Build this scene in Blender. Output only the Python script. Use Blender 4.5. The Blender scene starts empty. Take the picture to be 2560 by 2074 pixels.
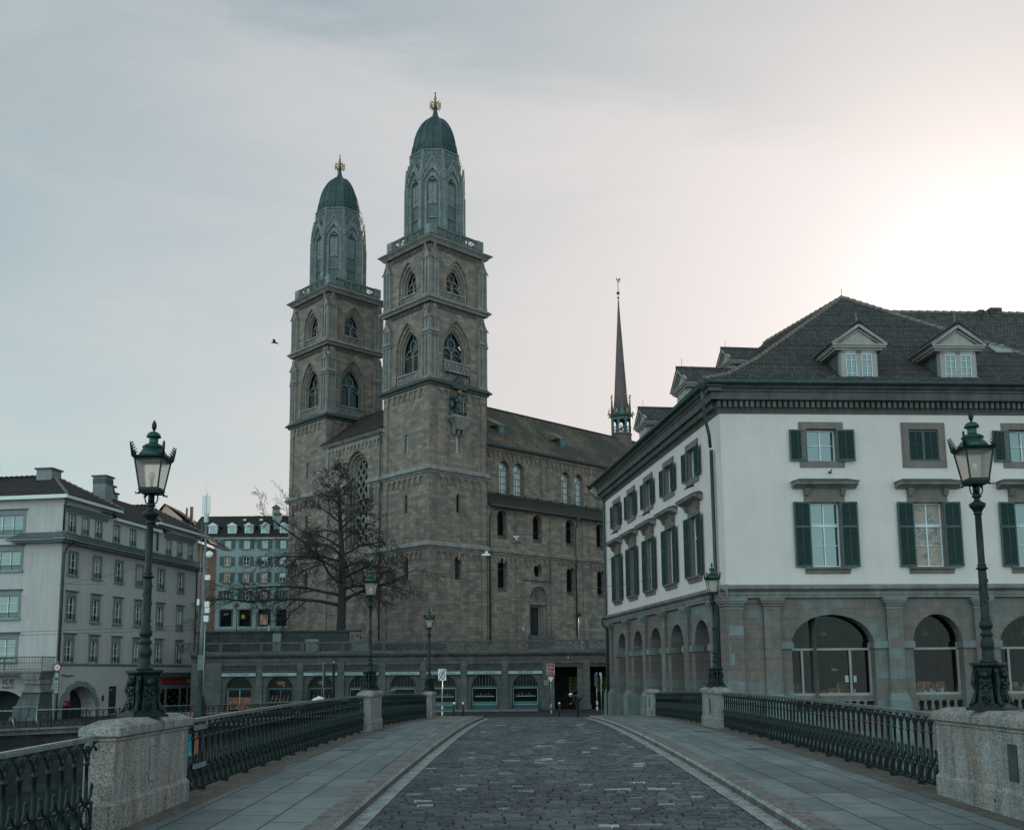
import bpy, math, random
from mathutils import Matrix, Vector
R=math.radians; PI=math.pi; sin=math.sin; cos=math.cos
SC=bpy.context.scene; COL=SC.collection
random.seed(7)
SPLIT={'pilaster','buttress','wall_trim','chimney','gutter','equipment_box','antenna','wall_bracket','poster','number_plate','clamp','band','wheel','conduit','plate','arrow','statue_niche','pole','box','stand','ridge_tiles','banner','balcony','roof_dormer','cornice','clerestory_window'}
# ---------------------------------------------------------------- helpers
class MB:
    def __init__(s,mat=None):
        s.v=[];s.f=[];s.mi=[];s.sm=[];s.mats=[];s.cur=0;s.M=Matrix()
        if mat: s.mat(mat)
    def mat(s,m):
        if m not in s.mats: s.mats.append(m)
        s.cur=s.mats.index(m); return s
    def add(s,pts):
        b=len(s.v)
        for p in pts: s.v.append(s.M@Vector(p))
        return b
    def face(s,pts,sm=False):
        b=s.add(pts); s.f.append(tuple(range(b,b+len(pts)))); s.mi.append(s.cur); s.sm.append(sm)
    def fi(s,idx,sm=False):
        s.f.append(tuple(idx)); s.mi.append(s.cur); s.sm.append(sm)
    def box(s,x0,x1,y0,y1,z0,z1):
        b=s.add([(x0,y0,z0),(x1,y0,z0),(x1,y1,z0),(x0,y1,z0),(x0,y0,z1),(x1,y0,z1),(x1,y1,z1),(x0,y1,z1)])
        for q in ((0,3,2,1),(4,5,6,7),(0,1,5,4),(1,2,6,5),(2,3,7,6),(3,0,4,7)): s.fi([b+i for i in q])
        return s
    def cbox(s,cx,cy,cz,w,d,h): return s.box(cx-w/2,cx+w/2,cy-d/2,cy+d/2,cz-h/2,cz+h/2)
    def frus(s,cx,cy,z0,z1,w0,w1,d0=None,d1=None):
        d0=w0 if d0 is None else d0; d1=w1 if d1 is None else d1
        P=[]
        for z,w,d in((z0,w0/2,d0/2),(z1,w1/2,d1/2)): P+=[(cx-w,cy-d,z),(cx+w,cy-d,z),(cx+w,cy+d,z),(cx-w,cy+d,z)]
        b=s.add(P)
        for q in ((0,3,2,1),(4,5,6,7),(0,1,5,4),(1,2,6,5),(2,3,7,6),(3,0,4,7)): s.fi([b+i for i in q])
    def prism(s,poly,y0,y1):   # polygon (x,z) counter-clockwise seen from -y, extruded y0..y1
        n=len(poly); b=s.add([(x,y0,z) for x,z in poly]+[(x,y1,z) for x,z in poly])
        s.fi([b+i for i in range(n)]); s.fi([b+n+i for i in reversed(range(n))])
        for i in range(n):
            j=(i+1)%n; s.fi([b+j,b+i,b+n+i,b+n+j])
    def hprism(s,poly,z0,z1):  # polygon (x,y) ccw from above
        n=len(poly); b=s.add([(x,y,z0) for x,y in poly]+[(x,y,z1) for x,y in poly])
        s.fi([b+i for i in reversed(range(n))]); s.fi([b+n+i for i in range(n)])
        for i in range(n):
            j=(i+1)%n; s.fi([b+i,b+j,b+n+j,b+n+i])
    def lathe(s,prof,n=16,c=(0,0),ph=0,sm=True,sx=1,sy=1):
        idx=[]
        for r,z in prof:
            idx.append(s.add([(c[0]+sx*r*cos(ph+2*PI*k/n),c[1]+sy*r*sin(ph+2*PI*k/n),z) for k in range(n)]))
        for a in range(len(prof)-1):
            for k in range(n):
                j=(k+1)%n; s.fi([idx[a]+k,idx[a]+j,idx[a+1]+j,idx[a+1]+k],sm)
        s.fi([idx[0]+k for k in reversed(range(n))]); s.fi([idx[-1]+k for k in range(n)])
    def tube(s,pts,r,n=5,sm=True,closed=False):
        P=[Vector(p) for p in pts]; m=len(P); rings=[]
        for i in range(m):
            a=P[(i-1)%m] if (closed or i>0) else P[i]; c=P[(i+1)%m] if (closed or i<m-1) else P[i]
            t=(c-a); t=t.normalized() if t.length>1e-9 else Vector((0,0,1))
            up=Vector((0,1,0)) if abs(t.y)<.9 else Vector((1,0,0))
            u=t.cross(up).normalized(); w=t.cross(u)
            rr=r[i] if isinstance(r,(list,tuple)) else r
            rings.append(s.add([P[i]+rr*(cos(2*PI*k/n+PI/4)*u+sin(2*PI*k/n+PI/4)*w) for k in range(n)]))
        L=m if closed else m-1
        for i in range(L):
            A=rings[i];B=rings[(i+1)%m]
            for k in range(n):
                j=(k+1)%n; s.fi([A+k,B+k,B+j,A+j],sm)
        if not closed:
            s.fi([rings[0]+k for k in range(n)]); s.fi([rings[-1]+k for k in reversed(range(n))])
    def sph(s,c,r,n=8,m=6,sc=(1,1,1)):
        idx=[]
        for a in range(1,m):
            t=PI*a/m; idx.append(s.add([(c[0]+sc[0]*r*sin(t)*cos(2*PI*k/n),c[1]+sc[1]*r*sin(t)*sin(2*PI*k/n),c[2]-sc[2]*r*cos(t)) for k in range(n)]))
        lo=s.add([(c[0],c[1],c[2]-sc[2]*r)]); hi=s.add([(c[0],c[1],c[2]+sc[2]*r)])
        for a in range(m-2):
            for k in range(n):
                j=(k+1)%n; s.fi([idx[a]+k,idx[a]+j,idx[a+1]+j,idx[a+1]+k],True)
        for k in range(n):
            j=(k+1)%n; s.fi([lo,idx[0]+j,idx[0]+k],True); s.fi([hi,idx[-1]+k,idx[-1]+j],True)
    def split(s,name,parent,cap=48,eps=.02):
        # separate pieces become objects of their own (same name); pieces that touch stay together
        P=[]; 
        for fi,f in enumerate(s.f):
            P.append((min(s.v[i].x for i in f),max(s.v[i].x for i in f),min(s.v[i].y for i in f),max(s.v[i].y for i in f),min(s.v[i].z for i in f),max(s.v[i].z for i in f)))
        n=len(P); par=list(range(n))
        def fd(a):
            while par[a]!=a: par[a]=par[par[a]]; a=par[a]
            return a
        own={}
        for fi,f in enumerate(s.f):
            for i in f:
                if i in own: par[fd(fi)]=fd(own[i])
                own[i]=fi
        g={}
        for i in range(n): g.setdefault(fd(i),[]).append(i)
        B=[]
        for k,l in g.items(): B.append([min(P[i][0] for i in l),max(P[i][1] for i in l),min(P[i][2] for i in l),max(P[i][3] for i in l),min(P[i][4] for i in l),max(P[i][5] for i in l),l])
        B.sort(key=lambda b:b[0]); q=list(range(len(B)))
        def f2(a):
            while q[a]!=a: q[a]=q[q[a]]; a=q[a]
            return a
        for i in range(len(B)):
            for j in range(i+1,len(B)):
                if B[j][0]>B[i][1]+eps: break
                if B[j][2]<=B[i][3]+eps and B[j][3]>=B[i][2]-eps and B[j][4]<=B[i][5]+eps and B[j][5]>=B[i][4]-eps: q[f2(i)]=f2(j)
        G={}
        for i in range(len(B)): G.setdefault(f2(i),[]).extend(B[i][6])
        L=list(G.values())
        if len(L)<2 or len(L)>cap: return None
        L.sort(key=len,reverse=True); first=None
        for l in L:
            m=MB(); m.mats=list(s.mats); mp={}
            for fi in l:
                idx=[]
                for i in s.f[fi]:
                    if i not in mp: mp[i]=len(m.v); m.v.append(s.v[i])
                    idx.append(mp[i])
                m.f.append(tuple(idx)); m.mi.append(s.mi[fi]); m.sm.append(s.sm[fi])
            used=sorted(set(m.mi)); m.mats=[s.mats[u] for u in used]; m.mi=[used.index(u) for u in m.mi]
            o=m.build(name,parent,nosplit=True); first=first or o
        return first
    def build(s,name,parent=None,M=None,nosplit=False):
        if name in SPLIT and parent is not None and not nosplit:
            o=s.split(name,parent)
            if o is not None: return o
        me=bpy.data.meshes.new(name); me.from_pydata([tuple(v) for v in s.v],[],s.f)
        for m in s.mats: me.materials.append(MAT[m])
        me.polygons.foreach_set('material_index',s.mi); me.polygons.foreach_set('use_smooth',s.sm)
        uv=me.uv_layers.new(name='UVMap'); me.update()
        Z=Vector((0,0,1)); V=me.vertices
        buf=[0.0]*(2*len(me.loops))
        for p in me.polygons:
            n=p.normal
            if abs(n.z)>.97: t=Vector((1,0,0)); w=Vector((0,1,0))
            else: t=Z.cross(n).normalized(); w=n.cross(t)
            for li in p.loop_indices:
                co=V[me.loops[li].vertex_index].co
                buf[2*li]=co.dot(t); buf[2*li+1]=co.dot(w)
        uv.data.foreach_set('uv',buf)
        o=bpy.data.objects.new(name,me); COL.objects.link(o)
        if M is not None: o.matrix_world=M
        if parent is not None: o.parent=parent
        return o
def tag(o,label=None,cat=None,group=None,kind=None):
    if label:o['label']=label
    if cat:o['category']=cat
    if group:o['group']=group
    if kind:o['kind']=kind
    return o
def thing(name,label,cat,M=None,group=None):
    o=bpy.data.objects.new(name,None); o.empty_display_size=.3; COL.objects.link(o)
    if M is not None:
        o.location=M.to_translation(); o.rotation_euler=M.to_euler()
    return tag(o,label,cat,group)
def kids(o): return [c for c in COL.objects if c.parent==o]
def copy_tree(o,parent=None):
    ch=CH.get(o.name)
    if ch is None: ch=CH[o.name]=kids(o)
    c=o.copy(); COL.objects.link(c); c.parent=parent
    CH[c.name]=[copy_tree(k,c) for k in ch]
    return c
CH={}
def inst(src,parent,loc=(0,0,0),rz=0,name=None):   # one more object sharing src's mesh
    o=src.copy(); COL.objects.link(o); o.parent=parent; o.location=loc; o.rotation_euler=(0,0,rz)
    if name:o.name=name
    return o
def FM(px,py,yaw,z=0):  # facade frame: x runs left->right along compass yaw (from +Y to +X), y goes into the building
    a=R(yaw); return Matrix(((sin(a),-cos(a),0,px),(cos(a),sin(a),0,py),(0,0,1,z),(0,0,0,1)))
T=Matrix.Translation
def RZ(a): return Matrix.Rotation(R(a),4,'Z')
# ---------------------------------------------------------------- materials
MAT={}
class NT:
    def __init__(s,name):
        m=bpy.data.materials.new(name); m.use_nodes=True; s.t=m.node_tree; s.n=s.t.nodes; s.l=s.t.links; s.n.clear()
        s.out=s.N('ShaderNodeOutputMaterial'); s.m=m; MAT[name]=m
    def N(s,k,**kw):
        n=s.n.new(k)
        for a,b in kw.items(): setattr(n,a,b)
        return n
    def set(s,n,**kw):
        for a,b in kw.items():
            a=a.replace('_',' '); n.inputs[a].default_value=b
        return n
    def L(s,a,b): s.l.new(a,b)
    def bsdf(s,**kw):
        b=s.N('ShaderNodeBsdfPrincipled'); s.set(b,**kw); s.L(b.outputs[0],s.out.inputs[0]); s.b=b; return b
    def coord(s,kind='UV',sc=(1,1,1)):
        c=s.N('ShaderNodeTexCoord'); m=s.N('ShaderNodeMapping'); m.inputs['Scale'].default_value=sc
        s.L(c.outputs[kind],m.inputs[0]); return m.outputs[0]
    def noise(s,vec,scale,det=4,rough=.6):
        n=s.N('ShaderNodeTexNoise'); s.set(n,Scale=scale,Detail=det,Roughness=rough); s.L(vec,n.inputs['Vector']); return n.outputs['Fac']
    def ramp(s,fac,stops):
        r=s.N('ShaderNodeValToRGB'); e=r.color_ramp.elements
        while len(e)<len(stops): e.new(.5)
        for i,(p,c) in enumerate(stops):
            e[i].position=p; e[i].color=(c if len(c)==4 else (*c,1)) if isinstance(c,(tuple,list)) else (c,c,c,1)
        s.L(fac,r.inputs[0]); return r.outputs[0]
    def mul(s,a,b,f=1):
        m=s.N('ShaderNodeMix',data_type='RGBA',blend_type='MULTIPLY'); m.inputs[0].default_value=f
        s.L(a,m.inputs[6]); s.L(b,m.inputs[7]); return m.outputs[2]
    def mix(s,a,b,f,bt='MIX'):
        m=s.N('ShaderNodeMix',data_type='RGBA',blend_type=bt)
        for x,i in((f,0),(a,6),(b,7)):
            if isinstance(x,(int,float)): m.inputs[i].default_value=x
            elif isinstance(x,tuple): m.inputs[i].default_value=(*x,1)
            else: s.L(x,m.inputs[i])
        return m.outputs[2]
    def bump(s,h,strength=.3,dist=.02,prev=None):
        b=s.N('ShaderNodeBump'); s.set(b,Strength=strength,Distance=dist); s.L(h,b.inputs['Height'])
        if prev: s.L(prev,b.inputs['Normal'])
        s.L(b.outputs[0],s.b.inputs['Normal']); return b.outputs[0]
def plain(name,col,rough=.6,metal=0,var=.25,sc=3,bump=.1,spec=.5,kind='Object',grime=0):
    t=NT(name); t.bsdf(Roughness=rough,Metallic=metal); t.b.inputs['Specular IOR Level'].default_value=spec
    c=t.coord(kind); n=t.noise(c,sc,6); lo=tuple(x*(1-var) for x in col); hi=tuple(min(1,x*(1+var)) for x in col)
    col=t.ramp(n,[(.3,lo),(.7,hi)])
    if grime:
        c2=t.coord(kind,(1.2,1.2,.12)); g=t.noise(c2,2.2,5,.65)
        col=t.mul(col,t.ramp(g,[(.3,(1-grime,1-grime*.9,1-grime*.85)),(.62,(1,1,1))]))
    t.L(col,t.b.inputs['Base Color'])
    if bump: t.bump(t.noise(c,sc*14,5),bump,.01)
    return t
def masonry(name,c1,c2,mort,bw,bh,ms=.012,bump=.35,stain=.35,rough=.85,tint=None,spots=None,smooth=.1,freq=.5,warp=.02,rot=False):
    t=NT(name); t.bsdf(Roughness=rough); t.b.inputs['Specular IOR Level'].default_value=.25
    uv=t.coord('UV')
    if rot: uv.node.inputs['Rotation'].default_value=(0,0,PI/2)
    wn=t.N('ShaderNodeTexNoise'); t.set(wn,Scale=1.3,Detail=2); t.L(uv,wn.inputs['Vector'])
    wa=t.N('ShaderNodeVectorMath',operation='MULTIPLY_ADD'); wa.inputs[1].default_value=(warp*2,warp,0); t.L(wn.outputs['Color'],wa.inputs[0]); t.L(uv,wa.inputs[2])
    br=t.N('ShaderNodeTexBrick'); br.offset=freq; br.offset_frequency=2; br.squash=1
    t.L(wa.outputs[0],br.inputs['Vector']); t.set(br,Scale=1,Bias=0); br.inputs['Color1'].default_value=(*c1,1); br.inputs['Color2'].default_value=(*c2,1); br.inputs['Mortar'].default_value=(*mort,1)
    br.inputs['Mortar Size'].default_value=ms; br.inputs['Mortar Smooth'].default_value=smooth; br.inputs['Brick Width'].default_value=bw; br.inputs['Row Height'].default_value=bh
    col=br.outputs['Color']
    if tint:   # second brick lookup picks out odd stones of another colour
        b2=t.N('ShaderNodeTexBrick'); b2.offset=freq; t.L(wa.outputs[0],b2.inputs['Vector']); t.set(b2,Scale=1,Bias=tint[1])
        b2.inputs['Color1'].default_value=(0,0,0,1); b2.inputs['Color2'].default_value=(1,1,1,1); b2.inputs['Mortar'].default_value=(0,0,0,1)
        b2.inputs['Mortar Size'].default_value=0; b2.inputs['Brick Width'].default_value=bw; b2.inputs['Row Height'].default_value=bh
        f=t.ramp(b2.outputs['Color'],[(.5,0),(.75,1)]); 
        ln=t.ramp(t.noise(uv,.22,3),[(.45,.15),(.62,1)])
        col=t.mix(col,tint[0],t.mul(f,ln))
    n=t.noise(uv,2.5,6,.7); col=t.mul(col,t.ramp(n,[(.25,(.72,.72,.73)),(.7,(1.15,1.14,1.12))]))
    uv2=t.coord('UV',(1,.16,1)); g=t.noise(uv2,.9,6,.65); col=t.mul(col,t.ramp(g,[(.3,(1-stain,1-stain*.95,1-stain*.9)),(.65,(1,1,1))]))
    t.L(col,t.b.inputs['Base Color'])
    inv=t.ramp(br.outputs['Fac'],[(0,1),(1,0)])
    p=t.bump(inv,bump,.03); t.bump(t.noise(uv,22,4),bump*.4,.01,p)
    return t
masonry('church_stone',(.315,.245,.195),(.165,.143,.128),(.11,.098,.088),.85,.38,.012,.3,.42,tint=((.165,.172,.165),-.1))
masonry('church_stone_dark',(0.140,0.122,0.108),(0.098,0.098,0.098),(0.066,0.066,0.063),.6,.3,.01,.25,.45,tint=((.12,.15,.155),0))
masonry('lantern_cladding',(0.205,0.239,0.236),(0.155,0.186,0.189),(0.056,0.068,0.071),.9,1.05,.02,.3,.35,rough=.6)
masonry('pink_ashlar',(0.204,0.165,0.147),(0.159,0.141,0.132),(0.066,0.060,0.057),1.0,.46,.007,.25,.32,tint=((.19,.23,.22),.05),warp=.0)
masonry('grey_ashlar',(.135,.14,.135),(.10,.108,.105),(.045,.05,.05),1.1,.5,.01,.25,.4,warp=.0)
plain('lantern_dark',(.075,.105,.105),.6,var=.35,sc=2,bump=.2,grime=.3)  # darker copy of the lantern cladding, recess shade put into the colour
masonry('wall_dark_stone',(0.072,0.075,0.075),(0.042,0.047,0.048),(0.024,0.027,0.027),1.0,.45,.012,.4,.5)
masonry('paving',(.235,.262,.258),(.15,.175,.178),(.035,.04,.04),1.15,.60,.013,.4,.45,rough=.72,warp=0,rot=True)
masonry('roof_tile',(.105,.10,.092),(.045,.047,.046),(.012,.013,.013),.19,.2,.016,.6,.25,rough=.8,warp=.004)
masonry('roof_tile_brown',(0.055,0.040,0.033),(0.026,0.023,0.022),(0.010,0.010,0.009),.2,.24,.014,.8,.3,rough=.8,warp=.01)
masonry('roof_tile_grey',(0.087,0.084,0.074),(0.050,0.050,0.046),(0.019,0.019,0.019),.24,.26,.014,.8,.3,rough=.85,tint=((.17,.13,.09),.3),warp=.01)
masonry('asphalt',(0.035,0.036,0.037),(0.029,0.032,0.032),(0.025,0.026,0.027),3,3,.003,.1,.3,rough=.8)
masonry('metal_seam',(0.096,0.124,0.124),(0.080,0.108,0.110),(0.024,0.036,0.038),.55,5,.012,.5,.2,rough=.45)
plain('trim_stone',(0.204,0.194,0.180),.8,var=.3,sc=1.2,bump=.3,grime=.35)
plain('trim_dark',(0.083,0.083,0.078),.75,var=.35,sc=1.5,bump=.3,grime=.4)
plain('brown_sand',(0.172,0.142,0.125),.8,var=.2,sc=2,bump=.2,grime=.25)
plain('pale_sand',(0.167,0.192,0.186),.8,var=.2,sc=1.5,bump=.2,grime=.3)
t=plain('white_render',(.60,.535,.515),.9,var=.06,sc=.6,bump=.35,grime=.05,spec=.2)
plain('pink_render',(.47,.435,.425),.9,var=.07,sc=.35,bump=.15,grime=.15,spec=.2)
plain('teal_render',(0.264,0.336,0.336),.9,var=.07,sc=.4,bump=.1,grime=.12,spec=.2)
plain('salmon_render',(0.558,0.360,0.288),.9,var=.06,sc=.4,bump=.1,grime=.1,spec=.2)
plain('grey_trim',(0.176,0.200,0.204),.7,var=.1,sc=2,bump=.1)
plain('white_paint',(.62,.65,.65),.5,var=.05,sc=2,bump=0)
plain('green_shutter',(.018,.055,.052),.45,var=.25,sc=3,bump=.1)
plain('dark_shutter',(.045,.085,.09),.5,var=.2,sc=3,bump=.1)
plain('copper_green',(.035,.09,.088),.42,metal=.15,var=.45,sc=2.2,bump=.2,grime=.3)
plain('lantern_board',(0.136,0.161,0.161),.5,var=.25,sc=1.5,bump=.1,grime=.3)
plain('gutter_metal',(.022,.045,.045),.45,metal=.2,var=.3,sc=3,bump=.1)
plain('dormer_paint',(.30,.285,.265),.7,var=.12,sc=2,bump=.1,grime=.2)
plain('dome_copper',(0.011,0.038,0.038),.42,var=.5,sc=.9,bump=.2,grime=.5)
plain('iron_green',(.004,.013,.0125),.40,var=.4,sc=14,bump=.25,spec=.3)
plain('handrail_iron',(.42,.46,.46),.27,metal=.85,var=.3,sc=8,bump=.1)  # pale colour stands in for the sky highlight on the green rail
plain('black_iron',(.010,.013,.014),.4,var=.3,sc=10,bump=.1)
plain('mast_grey',(.10,.115,.12),.4,metal=.3,var=.2,sc=4,bump=.05)
plain('galvanised',(.30,.34,.35),.35,metal=.6,var=.15,sc=5,bump=.05)
plain('white_plastic',(.70,.70,.69),.4,var=.05,sc=4,bump=0)
plain('gold',(.40,.25,.09),.4,metal=.9,var=.2,sc=6,bump=.1)
plain('spire_brown',(.085,.055,.055),.55,var=.3,sc=1.2,bump=.15)
plain('bronze_dark',(0.036,0.050,0.050),.6,var=.5,sc=3,bump=.6)
plain('bark',(.030,.026,.024),.95,var=.35,sc=6,bump=.5)
plain('red_paint',(.30,.025,.025),.5,var=.1,sc=5,bump=0)
plain('orange_paint',(.62,.12,.06),.5,var=.1,sc=5,bump=0)
plain('yellow_paint',(.28,.27,.05),.6,var=.15,sc=4,bump=0)
plain('blue_paint',(.010,.055,.08),.4,var=.15,sc=4,bump=0)
plain('cyan_paint',(.05,.40,.50),.5,var=.1,sc=4,bump=0)
plain('sign_white',(.66,.66,.64),.5,var=.04,sc=4,bump=0)
plain('sign_pale',(0.288,0.368,0.376),.5,var=.04,sc=4,bump=0)
plain('ink',(.015,.02,.022),.6,var=.1,sc=4,bump=0)
plain('ink_teal',(.03,.13,.15),.6,var=.1,sc=4,bump=0)
plain('cloth_black',(.012,.013,.016),.9,var=.2,sc=9,bump=.2)
plain('cloth_teal',(.02,.06,.075),.85,var=.3,sc=9,bump=.2)
plain('skin',(.42,.24,.17),.6,var=.05,sc=9,bump=0)
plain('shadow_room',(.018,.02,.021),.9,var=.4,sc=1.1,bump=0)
plain('goods',(.20,.09,.05),.7,var=.9,sc=5,bump=0)
plain('hill_green',(.05,.055,.045),.95,var=.4,sc=.05,bump=0)
# granite: fine speckle
def granite(name,base,warm):
    t=NT(name); t.bsdf(Roughness=.8); t.b.inputs['Specular IOR Level'].default_value=.3
    c=t.coord('Object'); n=t.N('ShaderNodeTexVoronoi'); t.set(n,Scale=75); t.L(c,n.inputs['Vector'])
    sp=t.ramp(n.outputs['Color'],[(.15,tuple(x*.45 for x in base)),(.4,base),(.85,tuple(x*1.55 for x in base))])
    n2=t.noise(c,38,5,.8); sp=t.mul(sp,t.ramp(n2,[(.3,(.6,.6,.6)),(.7,(1.25,1.25,1.25))]))
    w=t.ramp(t.noise(c,1.7,5),[(.45,0),(.7,.75)]); sp=t.mix(sp,t.mul(sp,t.ramp(n2,[(0,warm),(1,warm)])),w)
    c2=t.coord('Object',(3,3,.5)); g=t.noise(c2,1.6,6,.7); sp=t.mul(sp,t.ramp(g,[(.35,(.5,.5,.5)),(.6,(1,1,1))]))
    t.L(sp,t.b.inputs['Base Color']); t.bump(n2,.5,.01); return t
granite('granite',(.29,.285,.275),(1.12,.9,.72))
granite('kerb_granite',(.20,.185,.178),(1.12,.93,.84))
granite('edge_granite',(.145,.127,.113),(1.1,.85,.65))
granite('gutter_stone_and_highlight',(.31,.335,.33),(1,.97,.94))
def glass(name,tint,rough=.05,refl=.55,wave=.06,ws=1.5):
    t=NT(name); d=t.N('ShaderNodeBsdfDiffuse'); d.inputs[0].default_value=(*tint,1)
    g=t.N('ShaderNodeBsdfGlossy'); g.inputs['Color'].default_value=(.80,.93,.95,1); g.inputs['Roughness'].default_value=rough
    m=t.N('ShaderNodeMixShader'); m.inputs[0].default_value=refl
    c=t.coord('Object'); n=t.noise(c,ws,2); b=t.N('ShaderNodeBump'); t.set(b,Strength=wave,Distance=.1); t.L(n,b.inputs['Height']); t.L(b.outputs[0],g.inputs['Normal'])
    t.L(d.outputs[0],m.inputs[1]); t.L(g.outputs[0],m.inputs[2]); t.L(m.outputs[0],t.out.inputs[0])
glass('glass_sky',(.03,.05,.055),.04,.17)
t=NT('shop_glass'); a=t.N('ShaderNodeBsdfTransparent'); a.inputs[0].default_value=(.75,.8,.8,1); g=t.N('ShaderNodeBsdfGlossy'); g.inputs['Roughness'].default_value=.03; g.inputs['Color'].default_value=(.8,.9,.9,1)
m=t.N('ShaderNodeMixShader'); m.inputs[0].default_value=.022; t.L(a.outputs[0],m.inputs[1]); t.L(g.outputs[0],m.inputs[2]); t.L(m.outputs[0],t.out.inputs[0])
plain('room_wall',(.05,.036,.028),.9,var=.5,sc=1.2,bump=0)
glass('glass_dark',(.007,.009,.010),.05,.008,.05)
glass('glass_teal',(.016,.032,.036),.15,.045)
glass('glass_room',(.012,.02,.022),.05,.12,.08)
glass('glass_blind',(.22,.23,.22),.08,.14,.05)
glass('glass_lead',(.50,.52,.53),.12,.25,.02)  # bright reflection put into the near-white colour of the leaded panes
# patterned curtain behind a window
t=NT('curtain'); t.bsdf(Roughness=.7); c=t.coord('UV',(1,1,1)); w=t.N('ShaderNodeTexNoise'); t.set(w,Scale=1.3,Detail=1,Distortion=1.6); t.L(c,w.inputs['Vector'])
t.L(t.ramp(w.outputs['Fac'],[(.36,(.16,.24,.25)),(.40,(.10,.11,.11)),(.415,(.34,.28,.24)),(.50,(.36,.30,.26)),(.512,(.14,.13,.12)),(.525,(.38,.32,.27)),(.60,(.33,.27,.23)),(.61,(.12,.12,.12)),(.62,(.36,.30,.26))]),t.b.inputs['Base Color'])
# frosted lantern glass
t=NT('frosted'); a=t.N('ShaderNodeBsdfTranslucent'); a.inputs[0].default_value=(.92,.86,.80,1); d=t.N('ShaderNodeBsdfDiffuse'); d.inputs[0].default_value=(.70,.66,.62,1)
m=t.N('ShaderNodeMixShader'); m.inputs[0].default_value=.35; t.L(a.outputs[0],m.inputs[1]); t.L(d.outputs[0],m.inputs[2])
g=t.N('ShaderNodeBsdfRefraction'); g.inputs['Color'].default_value=(1,.95,.9,1); g.inputs['IOR'].default_value=1.12; g.inputs['Roughness'].default_value=.55; m2=t.N('ShaderNodeMixShader'); m2.inputs[0].default_value=.65; t.L(m.outputs[0],m2.inputs[1]); t.L(g.outputs[0],m2.inputs[2]); t.L(m2.outputs[0],t.out.inputs[0])
# cobbles: every sett is its own island
t=NT('setts'); t.bsdf(Roughness=.55); t.b.inputs['Specular IOR Level'].default_value=.45
g=t.N('ShaderNodeNewGeometry'); rc=t.ramp(g.outputs['Random Per Island'],[(0,(.022,.034,.042)),(.35,(.040,.054,.062)),(.8,(.072,.088,.096)),(.975,(.10,.115,.12)),(.988,(.26,.28,.275)),(1,(.38,.40,.39))])
c=t.coord('Object'); col=t.mul(rc,t.ramp(t.noise(c,24,4),[(.3,(.7,.7,.7)),(.7,(1.2,1.2,1.2))])); col=t.mul(col,t.ramp(t.noise(c,.5,4),[(.35,(.75,.78,.8)),(.65,(1.15,1.12,1.1))]))
sx=t.N('ShaderNodeSeparateXYZ'); t.L(c,sx.inputs[0]); wv=t.N('ShaderNodeMath',operation='PINGPONG'); t.L(sx.outputs[0],wv.inputs[0]); wv.inputs[1].default_value=.85
col=t.mul(col,t.ramp(wv.outputs[0],[(.15,(.92,.93,.94)),(.6,(1.12,1.1,1.1))])); col=t.mul(col,t.ramp(t.noise(c,.35,2),[(.36,(.66,.68,.7)),(.42,(1,1,1))]))
t.L(col,t.b.inputs['Base Color']); t.L(t.ramp(t.noise(c,9,3),[(.3,.38),(.7,.75)]),t.b.inputs['Roughness']); t.bump(t.noise(c,40,4),.6,.008)
plain('joint_sand',(0.028,0.032,0.033),.95,var=.3,sc=6,bump=.3)
# river
t=NT('river_water'); t.bsdf(Roughness=.08); t.b.inputs['Base Color'].default_value=(.015,.035,.035,1); c=t.coord('Object',(1,.6,1)); t.bump(t.noise(c,1.2,5),.5,.12)
# ---------------------------------------------------------------- facade pieces (local frame: x right, y into the wall, z up)
def arc(kind,x0,x1,zs,z1,n=12):
    xc=(x0+x1)/2; a=(x1-x0)/2; h=z1-zs
    if kind=='rect': return [(x0,z1),(x1,z1)]
    if kind=='pointed':
        RR=(a*a+h*h)/(2*a); ang=math.acos(max(-1,min(1,(RR-a)/RR))); L=[]
        for i in range(n//2+1):
            t=ang*i/(n//2); L.append((x0+RR-RR*cos(t),zs+RR*sin(t)))
        return L+[(2*xc-x,z) for x,z in reversed(L[:-1])]
    return [(xc-a*cos(PI*i/n),zs+h*sin(PI*i/n)) for i in range(n+1)]
def outline(o):
    x0,x1,z0,z1=o['x']+o['z'] if 0 else (o['x'][0],o['x'][1],o['z'][0],o['z'][1]); k=o.get('k','rect'); zs=o.get('zs',z1)
    if k=='circle':
        xc=(x0+x1)/2; a=(x1-x0)/2; zc=(z0+z1)/2; h=(z1-z0)/2; n=20
        return [(xc-a*cos(2*PI*i/n),zc+h*sin(2*PI*i/n)) for i in range(n)]   # starts left, goes up, clockwise seen from outside
    if k=='rect': return [(x0,z0),(x0,z1),(x1,z1),(x1,z0)]
    return [(x0,z0)]+arc(k,x0,x1,zs,z1)+[(x1,z0)]
def O(x0,x1,z0,z1,k='rect',zs=None,d=.25):
    if zs is None: zs=z1-(x1-x0)/2
    return dict(x=(x0,x1),z=(z0,z1),k=k,zs=zs,d=d)
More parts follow.
